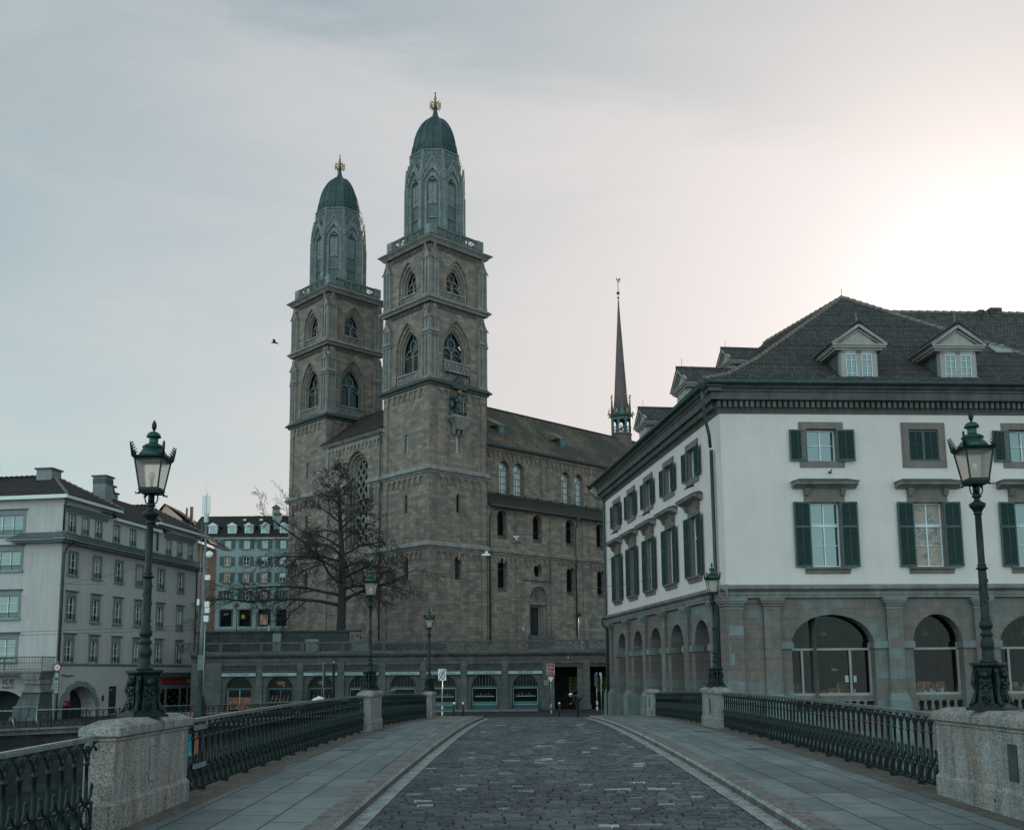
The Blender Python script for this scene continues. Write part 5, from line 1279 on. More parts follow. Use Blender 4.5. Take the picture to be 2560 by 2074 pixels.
# ================================================================ GROUND, BRIDGE, RIVER
def zb(y): # bridge pavement height
    if y<58: return -1.72-.0006*(y-23)**2
    z=-1.72-.0006*35**2-.0445*(y-58); return max(z,-3.1)
def lx(y): # left kerb to railing lines follow the measured pier positions
    P=[(0,-4.95),(13.4,-4.66),(32.6,-4.36),(48.6,-3.80),(60,-3.4)]
    for (a,b),(c,d) in zip(P,P[1:]):
        if y<=c: return b+(d-b)*(y-a)/(c-a)
    return P[-1][1]
def rx(y):
    P=[(0,5.85),(13.3,6.0),(32.6,6.24),(48.6,6.42),(60,6.6)]
    for (a,b),(c,d) in zip(P,P[1:]):
        if y<=c: return b+(d-b)*(y-a)/(c-a)
    return P[-1][1]
def flare(y): return 0 if y<50 else -.010*(y-50)**2
def lc(y): return -2.36+.0165*y+flare(y)
def rc(y): return 3.24+.0115*y-flare(y)
ys=[-12+i*1.0 for i in range(86)]
def ribbon(mb,fa,fb,za,zb_,ys):
    for a,b in zip(ys,ys[1:]): mb.face([(fa(a),a,za(a)),(fb(a),a,zb_(a)),(fb(b),b,zb_(b)),(fa(b),b,za(b))])
def ground():
    g=MB('asphalt')   # street level sheet beyond the river wall, out to the horizon
    g.face([(-400,58.3,-3.15),(-30.8,58.3,-3.15),(-20.2,68.9,-3.15),(-12,76,-3.15),(-8.8,66,-3.15),(8.9,66,-3.15),(8.9,200,-3.15),(-400,200,-3.15)])
    g.face([(8.9,66,-3.15),(400,66,-3.15),(400,200,-3.15),(8.9,200,-3.15)])
    g.face([(-900,200,-3.15),(900,200,-3.15),(900,1500,-3.15),(-900,1500,-3.15)]); g.box(-70,9,84.6,84.9,-3.2,-3.1)
    g.mat('kerb_granite').box(-60,2,82.4,84.9,-3.14,-3.02)
    tag(g.build('street'),'dark asphalt quay street in front of the shop arcade','street',kind='structure')
    w=MB('river_water'); w.face([(-400,-60,-6.8),(400,-60,-6.8),(400,90,-6.8),(-400,90,-6.8)]); tag(w.build('river'),'dark river water below the bridge','river',kind='structure')
    t=MB('paving'); # church terrace rising towards the back
    t.face([(-26.9,85.35,1.72),(60,85.35,1.72),(60,108,2.1),(-26.9,108,2.1)]); t.face([(-60,108,2.1),(60,108,2.1),(60,126,5.6),(-60,126,5.6)]); t.face([(-60,126,5.6),(60,126,5.6),(60,260,7),(-60,260,7)]); t.face([(-26.9,108,-3.1),(-26.9,85.35,-3.1),(-26.9,85.35,1.72),(-26.9,108,2.1)])
    tag(t.build('terrace'),'stone paved church terrace above the arcade','terrace',kind='structure')
    h=MB('hill_green'); N=24
    H=lambda x,y: -3+ (24+6*sin(x*.012+1)+5*sin(x*.031))*max(0,min(1,(y-170)/260))
    for i in range(N):
        for j in range(8):
            x0,x1=-900+1800*i/N,-900+1800*(i+1)/N; y0,y1=170+j*60,230+j*60
            h.face([(x0,y0,H(x0,y0)),(x1,y0,H(x1,y0)),(x1,y1,H(x1,y1)),(x0,y1,H(x0,y1))])
    tag(h.build('hills'),'wooded slope behind the old town','hill',kind='structure')
ground()
# quay walls
def quay():
    pts=[(-60,56.8),(-29.9,59.3),(-20.0,69.0),(-15.6,78.2)]
    m=MB('wall_dark_stone'); 
    pts2=[(-60,29),(-29.9,59.3)]
    P=[(-75,56),(-31,59.0),(-20.6,68.6),(-12.6,78.0),(-12.2,80)]
    for (a,b),(c,d) in zip(P,P[1:]): m.face([(a,b,-8),(c,d,-8),(c,d,-3.2),(a,b,-3.2)])
    m.mat('trim_stone')
    for (a,b),(c,d) in zip(P,P[1:]):
        n=Vector((d-b,-(c-a),0)).normalized(); 
        q=[Vector((a,b,0)),Vector((c,d,0))]
        o1=q[0]+n*.25; o2=q[1]+n*.25; i1=q[0]-n*.5; i2=q[1]-n*.5
        m.face([(o1.x,o1.y,-3.42),(o2.x,o2.y,-3.42),(o2.x,o2.y,-3.08),(o1.x,o1.y,-3.08)]); m.face([(o1.x,o1.y,-3.08),(o2.x,o2.y,-3.08),(i2.x,i2.y,-3.06),(i1.x,i1.y,-3.06)])
    m.mat('wall_dark_stone').face([(-75,56.0,-6.1),(-31,59,-6.1),(-31,57.2,-6.1),(-75,54.4,-6.1)]); m.face([(-75,54.4,-8),(-31,57.2,-8),(-31,57.2,-6.1),(-75,54.4,-6.1)])
    tag(m.build('quay_wall'),'dark stone embankment wall under the left quay railing','wall')
    r=MB('wall_dark_stone'); r.face([(-12.2,80,-8),(-3.2,60,-8),(-3.2,60,-2.6),(-12.2,80,-3.1)]); r.face([(6.9,60,-8),(7,40,-8),(7,40,-2.3),(6.9,60,-2.6)]); r.box(6.45,9.8,43,74,-8,-3.22); 
    tag(r.build('abutment_wall'),'stone abutment wall at the town end of the bridge','wall')
quay()
def railing_module(s,simple=False):
    m=MB('iron_green'); n=5
    if simple:
        m.box(-.018,.018,-.018,.018,.08,1.0); m.tube([(0,0,.72),(.09,0,.9),(s/2,0,.98),(s-.09,0,.9),(s,0,.72)],.014,4); m.tube([(0,0,.36),(.08,0,.2),(s/2,0,.12),(s-.08,0,.2),(s,0,.36)],.014,4)
        m.tube([(0,0,.55),(s/2,0,1.0),(s,0,.55)],.010,4) if 0 else None
        m.sph((0,0,.74),.035,5,4); m.tube([(-s/2,0,.98),(0,0,.80),(s/2,0,.98)],.010,4); return m
    m.lathe([(.03,.33),(.036,.36),(.026,.42),(.023,.60),(.021,.775),(.036,.785),(.038,.805),(.024,.815),(.03,.86)],8)
    m.tube([(0,0,.82),(.04,0,.90),(.10,0,.965),(s/2,0,.985),(s-.10,0,.965),(s-.04,0,.90),(s,0,.82)],.013,4)      # small arch to the next column
    m.tube([(0,0,.80),(.05,0,.90),(.15,0,1.0),(.27,0,1.055)],.010,4); m.tube([(0,0,.80),(-.05,0,.90),(-.15,0,1.0),(-.27,0,1.055)],.010,4)  # interlaced wide arches
    m.tube([(.042*cos(2*PI*k/10),0,.90+.065*sin(2*PI*k/10)) for k in range(10)],.016,4,True,True)
    m.box(-.028,.028,-.02,.02,.93,1.0); m.box(-.008+s/2,.008+s/2,-.008,.008,.98,1.05)
    m.tube([(s/2-.004,0,.52),(.128,0,.44),(.09,0,.375),(.03,0,.345)],[.022,.018,.014,.012],5); m.tube([(-s/2+.004,0,.50),(-.128,0,.44),(-.09,0,.375),(-.03,0,.345)],[.008,.018,.014,.012],5)
    m.sph((s/2,0,.535),.024,6,5,(.8,1,1.4))
    m.tube([(.105*cos(2*PI*k/14),0,.195+.122*sin(2*PI*k/14)) for k in range(14)],.016,5,True,True)
    m.tube([(.062*cos(2*PI*k/12),.008,.195+.085*sin(2*PI*k/12)) for k in range(12)],.009,4,True,True)
    m.box(s/2-.010,s/2+.010,-.014,.014,.05,.35)
    return m
MOD={}
def railing(label,P0,P1,zf,s=.30,simple=False,every=0):
    a=Vector((*P0,0)); b=Vector((*P1,0)); L=(b-a).length; d=(b-a).normalized(); ang=math.atan2(d.y,d.x); n=max(1,round(L/s)); s_=L/n
    t=thing('railing',label,'railing',T((a.x,a.y,zf(a.y))),group='green cast iron railings of the bridge' if not simple else 'quay railings'); t.rotation_euler=(0,0,ang)
    key=(simple,s)
    rel=lambda q,z:(q,0,z+zf(a.y+d.y*q)-zf(a.y))
    h=MB('handrail_iron'); nn=max(2,int(L/1.0)); 
    for i in range(nn):
        q0,q1=L*i/nn,L*(i+1)/nn
        for (w,za,zt) in ((.045,1.045,1.085),(.034,1.085,1.10)):
            A=rel(q0,0)[2];B=rel(q1,0)[2]
            idx=h.add([(q0,-w,A+za),(q0,w,A+za),(q0,w,A+zt),(q0,-w,A+zt),(q1,-w,B+za),(q1,w,B+za),(q1,w,B+zt),(q1,-w,B+zt)])
            for f in ((0,1,5,4),(1,2,6,5),(2,3,7,6),(3,0,4,7)): h.fi([idx+k for k in f])
    h.build('handrail',t)
    c=MB('iron_green')
    for zc,hw in (((.345,.02),(.055,.022)) if not simple else ((1.0,.02),(.36,.015),(.09,.02))):
        for i in range(nn):
            q0,q1=L*i/nn,L*(i+1)/nn; A=rel(q0,0)[2];B=rel(q1,0)[2]
            idx=c.add([(q0,-hw,A+zc-.012),(q0,hw,A+zc-.012),(q0,hw,A+zc+.012),(q0,-hw,A+zc+.012),(q1,-hw,B+zc-.012),(q1,hw,B+zc-.012),(q1,hw,B+zc+.012),(q1,-hw,B+zc+.012)])
            for f in ((0,1,5,4),(1,2,6,5),(2,3,7,6),(3,0,4,7)): c.fi([idx+k for k in f])
    k=0
    while k<n:   # posts and feet
        q=k*s_; A=rel(q,0)[2]; 
        if simple: c.box(q-.03,q+.03,-.03,.03,A-.05,A+1.04)
        else: c.box(q-.04,q+.04,-.05,.05,A-.02,A+.05)
        k+=5 if simple else 4
    c.build('cross_rails',t)
    for i in range(n):
        q=(i+.5)*s_
        if key not in MOD:
            o=railing_module(s,simple).build('baluster',t); MOD[key]=o
        else:
            o=MOD[key].copy(); COL.objects.link(o); o.parent=t
        p=rel(q,0); o.location=p; o.scale=(s_/s,1,1)
        sl=(rel(q+.3,0)[2]-rel(q-.3,0)[2])/.6; o.rotation_euler=(0,-math.atan(sl),0)
    return t
railing('green iron railing nearest the camera at the lower left corner',(lx(5)-.20,5),(lx(12)-.20,11.98),zb)
railing('long green iron railing on the left between the near granite pier and the middle pier',(lx(14.7)-.2,14.75),(lx(31.3)-.2,31.28),zb)
railing('left green iron railing curving over the crest beyond the middle pier',(lx(33.9)-.2,33.9),(lx(47.4)-.2,47.4),zb)
railing('long green iron railing on the right ending at the big granite pier',(rx(14.6)+.2,14.62),(rx(31.3)+.2,31.3),zb)
railing('right green iron railing curving over the crest in front of the stone arcade',(rx(33.9)+.2,33.9),(rx(47.6)+.2,47.6),zb)
gq=lambda y:-3.07
railing('far quay railing on the left below the pink house',(-75,56.2),(-31.0,59.2),gq,.55,True)
railing('far quay railing running behind the sloping board and the near granite pier',(-31.0,59.2),(-20.7,68.8),gq,.42,True)
railing('far quay railing to the right of the lattice mast in front of the shops',(-20.7,68.8),(-12.6,78.2),gq,.42,True)
def pier(label,x,y0,y1,side):   # granite parapet pier; x is the road face
    W=.37; L=y1-y0; yc=(y0+y1)/2; z=zb(yc)
    t=thing('granite_pier',label,'pier',T((x+(-W/2 if side<0 else W/2),yc,z)),group='granite parapet piers of the bridge')
    m=MB('granite'); m.box(-W/2,W/2,-L/2,L/2,.30,1.02); m.box(-W/2-.035,W/2+.035,-L/2-.03,L/2+.03,-.2,.28)
    b=m.add([(-W/2-.035,-L/2-.03,.28),(W/2+.035,-L/2-.03,.28),(W/2+.035,L/2+.03,.28),(-W/2-.035,L/2+.03,.28),(-W/2,-L/2,.33),(W/2,-L/2,.33),(W/2,L/2,.33),(-W/2,L/2,.33)])
    for q in ((0,1,5,4),(1,2,6,5),(2,3,7,6),(3,0,4,7)): m.fi([b+i for i in q])
    m.mat('ink'); 
    for yy in (-.42,.47): m.box(-W/2-.0362,W/2+.0362,L*yy-.004,L*yy+.004,-.1,.285)
    m.box(-W/2-.038,W/2+.038,.35,.40,.14,.175)
    m.mat('bronze_dark' if side>0 else 'granite'); m.box(-W/2-.008,W/2+.008,-.20,.02,.44,.86); m.mat('ink').box(-W/2-.0035,W/2+.0035,-.21,.03,.43,.87)
    m.build('shaft',t)
    c=MB('granite'); o=.055; sweep_rect(c,-W/2,W/2,-L/2,L/2,[(0,1.0),(.018,1.02),(.018,1.045),(.01,1.05),(.04,1.06),(o,1.075),(o,1.165)]); w=W/2+o; w2=W/2-.07; q=L/2+o; q2=L/2-.22
    b=c.add([(-w,-q,1.165),(w,-q,1.165),(w,q,1.165),(-w,q,1.165),(-w2,-q2,1.245),(w2,-q2,1.245),(w2,q2,1.245),(-w2,q2,1.245)])
    for f in ((0,1,5,4),(1,2,6,5),(2,3,7,6),(3,0,4,7),(4,5,6,7)): c.fi([b+i for i in f])
    c.mat('ink')
    for yy in (-.22,.2): c.box(-W/2-o-.002,W/2+o+.002,L*yy-.003,L*yy+.003,1.07,1.178)
    c.build('cap',t); return t
pier('big granite pier on the left carrying the near street lamp',lx(13.4)+.0,12.05,14.70,-1)
pier('granite pier in the middle left holding the second lamp',lx(32.5),31.3,33.85,-1)
pier('small far granite pier at the left end of the bridge',lx(48.6),47.45,49.9,-1)
pier('big granite pier at the right edge with an iron plate in its side',rx(13.3),10.4,14.60,1)
pier('granite pier in the middle right holding a lamp in front of the arcade',rx(32.5),31.35,33.85,1)
pier('plain lampless granite pier beside the stone arcade',rx(48.6),47.65,49.4,1)
# bridge body, pavements, kerbs, road
def bridge():
    yb=[-12+i for i in range(72)]
    m=MB('grey_ashlar'); 
    for f,s in ((lx,-.62),(rx,.62)):
        g=lambda y,f=f,s=s:f(y)+s
        for a,b in zip(yb,yb[1:]):
            m.face([(g(a),a,zb(a)-1.4),(g(b),b,zb(b)-1.4),(g(b),b,zb(b)-.01),(g(a),a,zb(a)-.01)])
    for a,b in zip(yb,yb[1:]): m.face([(lx(a)-.62,a,zb(a)-1.4),(rx(a)+.62,a,zb(a)-1.4),(rx(b)+.62,b,zb(b)-1.4),(lx(b)-.62,b,zb(b)-1.4)])
    for yc in (13.3,32.6): m.box(-6.6,8.4,yc-1.3,yc+1.3,-8,zb(yc)-1.2)
    tag(m.build('bridge'),'stone bridge deck and river piers under the pavements','bridge',kind=None)
    zs=lambda y:zb(y); 
    pv=MB('paving'); ribbon(pv,lambda y:lx(y)-.62,lambda y:lc(y)-.30,zs,zs,ys); ribbon(pv,lambda y:rc(y)+.30,lambda y:rx(y)+.62,zs,zs,ys)
    eg=lambda y:zb(y)+.004
    pv.mat('edge_granite'); ribbon(pv,lambda y:lx(y)-.62,lambda y:lx(y)+.30,eg,eg,ys); ribbon(pv,lambda y:rx(y)-.30,lambda y:rx(y)+.62,eg,eg,ys)
    tag(pv.build('pavement'),'grey stone slab pavements on both sides of the cobbled road','pavement',kind='structure')
    k=MB('kerb_granite'); e=lambda y:zb(y)+.006
    ribbon(k,lambda y:lc(y)-.32,lc,e,e,ys); ribbon(k,rc,lambda y:rc(y)+.32,e,e,ys)
    k.mat('gutter_stone_and_highlight'); ribbon(k,lc,lambda y:lc(y)+.035,e,lambda y:zb(y)-.035,ys); ribbon(k,lambda y:rc(y)-.035,rc,lambda y:zb(y)-.035,e,ys); k.mat('edge_granite')  # pale bevel paints a highlight along the kerb edge
    lo=lambda y:zb(y)-.115; ribbon(k,lambda y:lc(y)+.035,lambda y:lc(y)+.04,lambda y:zb(y)-.035,lo,ys); ribbon(k,lambda y:rc(y)-.04,lambda y:rc(y)-.035,lo,lambda y:zb(y)-.035,ys)
    k.mat('ink'); 
    for i in range(46):
        y=3+i*1.25
        for f,s in ((lc,-1),(rc,1)): k.cbox(f(y)+s*.16-s*.02,y,e(y)+.0015,.36,.008,.002)
    tag(k.build('kerb'),'reddish granite kerbs edging the road','kerb',kind='structure')
    gs=MB('gutter_stone_and_highlight'); ribbon(gs,lambda y:lc(y)+.04,lambda y:lc(y)+.27,lo,lambda y:zb(y)-.118,ys); ribbon(gs,lambda y:rc(y)-.27,lambda y:rc(y)-.04,lambda y:zb(y)-.118,lo,ys)
    tag(gs.build('gutter_strip'),'pale stone gutter strips along both kerbs','gutter strip',kind='structure')
    # cobbled road: every sett is a little block
    base=MB('joint_sand'); zr=lambda y:zb(y)-.135; ribbon(base,lambda y:lc(y)+.2,lambda y:rc(y)-.2,zr,zr,ys)
    rnd=random.Random(3); sm=MB('setts'); y=-1.0
    while y<62:
        dy=.155+rnd.uniform(-.012,.02); x=lc(y)+.27+rnd.uniform(-.12,0); xr=rc(y)-.27; W=xr-(lc(y)+.27)
        yj=rnd.uniform(-.004,.004)
        while x<xr:
            w=rnd.uniform(.15,.32) if rnd.random()<.9 else rnd.uniform(.34,.5); a=max(x,lc(y)+.27)+.006; b=min(x+w,xr)-.006; x+=w
            if b-a<.03: continue
            cm=((a+b)/2-(lc(y)+rc(y))/2)/(W/2); zz=zb(y)-.118+.045*(1-cm*cm)+rnd.gauss(0,.0035)
            y0,y1=y+.006+yj+rnd.uniform(0,.006),y+dy-.006+yj; t=rnd.uniform(-.005,.005); u=rnd.uniform(-.004,.004); c=.011; s1=(zb(y1)-zb(y0))
            j=[rnd.uniform(0,.012) for _ in range(4)]
            q=sm.add([(a,y0,zz-.03),(b,y0,zz-.03),(b,y1,zz-.03+s1),(a,y1,zz-.03+s1),(a+c+j[0]*.5,y0+c+j[1]*.4,zz-t-u),(b-c-j[2]*.5,y0+c,zz+t-u),(b-c,y1-c-j[3]*.4,zz+t+u+s1),(a+c,y1-c,zz-t+u+s1)])
            for f in ((4,5,6,7),(0,1,5,4),(1,2,6,5),(2,3,7,6),(3,0,4,7)): sm.fi([q+i for i in f])
        y+=dy
    sm.mat('joint_sand'); o=len(sm.v); 
    for v in base.v: sm.v.append(v)
    for f in base.f: sm.fi([o+i for i in f])
    tag(sm.build('road'),'dark cobbled road of small stone setts with a few white ones','road',kind='structure')
    # flush iron lids in the pavement
    ld=MB('bronze_dark')
    for x,y in ((lx(23)+.75,23.2),(lx(27)+.8,27.5),(rx(30)-.8,31),(rx(24)-.9,24.5)): ld.cbox(x,y,zb(y)+.004,.42,.30,.008)
bridge()
# ================================================================ STREET LAMPS
def lamp_proto():
    t=thing('street_lamp','','street lamp')
    b=MB('iron_green')
    b.frus(0,0,0,.035,.50,.50); b.frus(0,0,.035,.09,.46,.38); b.box(-.10,.10,-.10,.10,.05,.58)
    for k in range(4):
        b.M=RZ(90*k); b.frus(0,-.135,.05,.42,.22,.15,.12,.06); b.frus(0,-.14,.42,.56,.13,.2,.06,.1)
        b.tube([(-.0+.045*cos(a),-.21,.15+.045*sin(a)) for a in [i*PI/4 for i in range(8)]],.016,4,True,True); b.sph((0,-.21,.15),.022,6,4)
        b.sph((0,-.19,.47),.05,7,5,(1.2,1,1.3)); 
        for (x,z,r) in ((-.05,.30,.03),(.05,.31,.032),(0,.35,.035),(-.03,.24,.025),(.03,.25,.026),(0,.20,.02),(-.06,.37,.022),(.07,.38,.024)): b.sph((x,-.18,z),r,6,4)
        b.M=RZ(90*k+45); b.box(-.03,.03,-.20,-.1,.06,.55); b.tube([(0,-.20,.5),(0,-.235,.35),(0,-.20,.25),(0,-.24,.12),(0,-.28,.05)],[.03,.028,.02,.035,.03],5); 
    b.M=Matrix(); b.frus(0,0,.56,.60,.30,.36); b.box(-.185,.185,-.185,.185,.60,.63)
    for v in b.v: v.x,v.y=(v.x-v.y)*.7071,(v.x+v.y)*.7071
    b.build('base',t)
    c=MB('iron_green'); c.lathe([(.115,.63),(.12,.65),(.085,.68),(.075,.71),(.083,.74),(.075,.76),(.07,.79),(.086,.83),(.09,.87),(.083,.92),(.068,.95),(.062,.97),(.082,1.0),(.086,1.02),(.06,1.05),(.055,1.07),(.083,1.10),(.088,1.14),(.08,1.18),(.06,1.2),(.068,1.22),(.068,1.235),(.056,1.25),(.058,1.5),(.054,1.75),(.056,1.84),(.052,1.86),(.052,1.885),(.076,1.90),(.08,1.915),(.055,1.93),(.055,1.95),(.062,1.96),(.045,1.975),(.046,2.3),(.042,2.64),(.048,2.65),(.062,2.665),(.05,2.68),(.06,2.70),(.085,2.745),(.11,2.79),(.108,2.805),(.06,2.835),(.042,2.85),(.038,2.88),(.062,2.90),(.062,2.92),(.04,2.95),(.03,2.96)],18)
    for k in range(14):   # spiral leaf relief on the lower column
        a=k*1.1; z=1.3+k*.04; c.sph((.052*cos(a),.052*sin(a),z),.016,6,4,(1,1,2.2)); c.sph((.078*cos(a*1.3),.078*sin(a*1.3),.885),.016,5,4)
    for k in range(8): a=k*PI/4; c.sph((.095*cos(a),.095*sin(a),2.765),.014,5,4)
    c.build('column',t)
    h=MB('iron_green'); 
    for k in range(4):
        h.M=RZ(90*k); h.tube([(0.02,0,2.93),(.075,0,2.95),(.088,0,3.0),(.088,0,3.07)],.010,5); h.tube([(.03,.0,2.94),(.03,0,3.08)],.015,5)
        h.sph((.13,.13,3.07),.02,6,4); h.tube([(.13,.13,3.08),(.16,.16,3.05),(.165,.165,3.08)],.01,4)
    h.M=Matrix(); h.frus(0,0,3.07,3.11,.25,.27); h.frus(0,0,3.11,3.125,.285,.285)
    # lantern frame: tapered square
    b0,b1,z0,z1=.126,.188,3.12,3.545
    for sx in (-1,1):
        for sy in (-1,1): h.tube([(sx*b0,sy*b0,z0),(sx*b1,sy*b1,z1)],.013,4,False)
    for zz,bb in ((z0+.01,b0),(z1-.0,b1)):
        for k in range(4): h.M=RZ(90*k); h.box(-bb,bb,-bb-.012,-bb+.012,zz-.012,zz+.02)
    h.M=Matrix(); h.frus(0,0,3.545,3.575,.40,.44); h.frus(0,0,3.575,3.59,.45,.43)
    h.build('lantern_frame',t)
    g=MB('frosted'); q=[(b0-.004,z0+.01),(b1-.004,z1)]
    P=lambda s,b,z:[(-b,-b,z),(b,-b,z),(b,b,z),(-b,b,z)]
    i0=g.add(P(0,q[0][0],q[0][1])); i1=g.add(P(0,q[1][0],q[1][1]))
    for k in range(4): j=(k+1)%4; g.fi([i0+k,i0+j,i1+j,i1+k])
    g.build('glass',t)
    bu=MB('white_plastic'); bu.lathe([(.02,3.12),(.022,3.28),(.045,3.30),(.04,3.36),(.02,3.38)],8); bu.build('burner',t)
    r=MB('roof_copper'); r.lathe([(.222,3.59),(.19,3.64),(.155,3.69),(.13,3.705),(.125,3.72),(.15,3.73),(.148,3.745),(.11,3.775),(.065,3.79),(.062,3.80),(.062,3.87),(.066,3.875),(.10,3.882),(.098,3.90),(.085,3.93),(.055,3.955),(.015,3.965),(.012,3.98)],18)
    r.mat('iron_green').lathe([(.010,3.975),(.022,3.99),(.036,4.03),(.034,4.07),(.018,4.11),(.004,4.13)],8)
    for k in range(4):
        r.M=RZ(90*k+45); r.tube([(.23,0,3.59),(.29,0,3.58),(.32,0,3.70),(.345,0,3.78)],[.02,.026,.018,.004],4)
        for i in range(5): z=3.62+i*.033; x=.272+i*.012; r.tube([(x,0,z),(x-.05+i*.006,0,z+.03)],[.016,.006],4); 
        r.sph((.27,0,3.62),.03,6,4)
    r.M=Matrix(); r.build('lamp_roof',t)
    return t
plain('roof_copper',(.012,.055,.048),.3,metal=.35,var=.3,sc=6,bump=.1)
def place_lamp(o,label,x,y,s=1.0):
    o.location=(x,y,zb(y)+1.235); o.scale=(s,s,s); o['label']=label; o['group']='green lantern street lamps on the bridge piers'
lp=lamp_proto()
place_lamp(lp,'green lantern lamp on the big left granite pier, standing against the sky',lx(13.4)-.21,13.45,.965)
place_lamp(copy_tree(lp),'green lantern lamp on the big right granite pier, in front of the white house',rx(13.3)+.21,13.3,.965)
place_lamp(copy_tree(lp),'green lantern lamp on the middle left pier, in front of the bare tree',lx(32.5)-.21,32.5,.965)
place_lamp(copy_tree(lp),'green lantern lamp on the middle right pier, at the corner of the white house',rx(32.5)+.21,32.5,.965)
place_lamp(copy_tree(lp),'farthest green lantern lamp at the left end of the bridge',lx(48.6)-.21,48.7,.965)
# ================================================================ BARE TREE
def tree():
    t=thing('bare_tree','large leafless linden with drooping branches in front of the church','tree',T((-16.1,95,1.7)))
    rnd=random.Random(11); tr=MB('bark'); tw=MB('bark')
    H=17.8; tk=[(0,0,0)]
    trunk=[]
    for i in range(15):
        f=i/14; trunk.append((.25*sin(f*5)*f-.15*f,.2*sin(f*4)*f,H*.93*f))
    rad=[.62 if i==0 else .47*(1-i/14)**.72+.025 for i in range(15)]
    tr.tube(trunk,rad,9); 
    for k in range(5):
        a=k*PI*2/5; tr.tube([(.75*cos(a),.75*sin(a),-.15),(.45*cos(a),.45*sin(a),.3),(.3*cos(a),.3*sin(a),1.3)],[.16,.18,.1],5)
    tr.build('trunk',t)
    budget=[0]
    def branch(p,d,L,r,lev,droop):
        n=6 if lev<2 else (4 if lev==2 else 3); pts=[p.copy()]; dd=d.normalized(); q=p.copy(); st=L/n; rs=[r]
        for i in range(n):
            f=(i+1)/n
            dd=(dd+Vector((rnd.gauss(0,.13),rnd.gauss(0,.13),rnd.gauss(0,.1)-droop*(.10+.28*f)+(0.10 if lev==0 and i>3 else 0)))).normalized()
            q=q+dd*st; pts.append(q.copy()); rs.append(max(r*(1-f*.72),.012))
        tw.tube(pts,rs,5 if lev==0 else (4 if lev==1 else 3),lev<2); budget[0]+=1
        if lev>=4: return
        kids_=(10,7,5,2)[lev]
        for k in range(kids_):
            f=.18+.82*(k+rnd.random())/kids_ if lev else .22+.78*(k+rnd.random()*.8)/kids_
            i=min(n-1,int(f*n)); b=pts[i].lerp(pts[i+1],f*n-i); dl=(pts[i+1]-pts[i]).normalized()
            side=Vector((rnd.gauss(0,1),rnd.gauss(0,1),rnd.gauss(-.05,.7))); side=(side-dl*side.dot(dl)).normalized()
            nd=(dl*rnd.uniform(.5,1.0)+side*rnd.uniform(.6,1.0)).normalized()
            branch(b,nd,L*rnd.uniform(.34,.55)*(1.12-.45*f),max(rs[i]*.55,.014),lev+1,droop*rnd.uniform(.3,1.2))
    # limbs: (height, azimuth deg, length, rise, droop)
    limbs=[(4.6,182,9.4,.38,.55),(4.9,5,5.6,.45,.45),(5.6,200,7.8,.55,.75),(5.2,-18,7.2,.30,.2),(6.4,160,8.6,.55,.45),(7.0,25,5.2,.5,.8),(7.6,190,5.6,.6,.8),(8.2,-10,4.9,.65,.8),(8.7,170,5.2,.65,.85),(9.4,8,4.6,.6,.85),(10.0,205,4.7,.7,.9),(10.6,-25,4.2,.65,.9),(11.2,175,4.4,.75,.8),(11.9,10,3.9,.8,.8),(12.5,192,4.2,.9,.55),(13.2,-5,3.4,.95,.5),(13.9,165,3.6,1.1,.35),(14.6,20,2.8,1.3,.3),(15.2,185,3.0,1.6,.2),(15.9,-15,2.2,1.8,.15),
           (5.8,90,5.5,.5,.6),(6.6,270,5.5,.5,.6),(8.4,95,4.8,.6,.8),(9.1,262,4.8,.6,.8),(11.0,88,3.8,.7,.7),(11.6,275,3.8,.7,.7),(13.6,100,3,.9,.4),(13.9,255,3,.9,.4),(16.3,150,1.9,2.2,.1)]
    for z,az,L,rise,dr in limbs:
        f=z/(H*.93); i=min(13,int(f*14)); a=R(az+rnd.uniform(-9,9)); b=Vector(trunk[i]).lerp(Vector(trunk[i+1]),f*14-i)
        branch(b,Vector((cos(a),sin(a),rise*1.3)),L*((1.34 if cos(a)<-.3 else 1.1) if z<8 else 1.0),rad[i]*.42,0,dr*.9)
    tw.build('branches',t)
tree()
def shrub(): pass
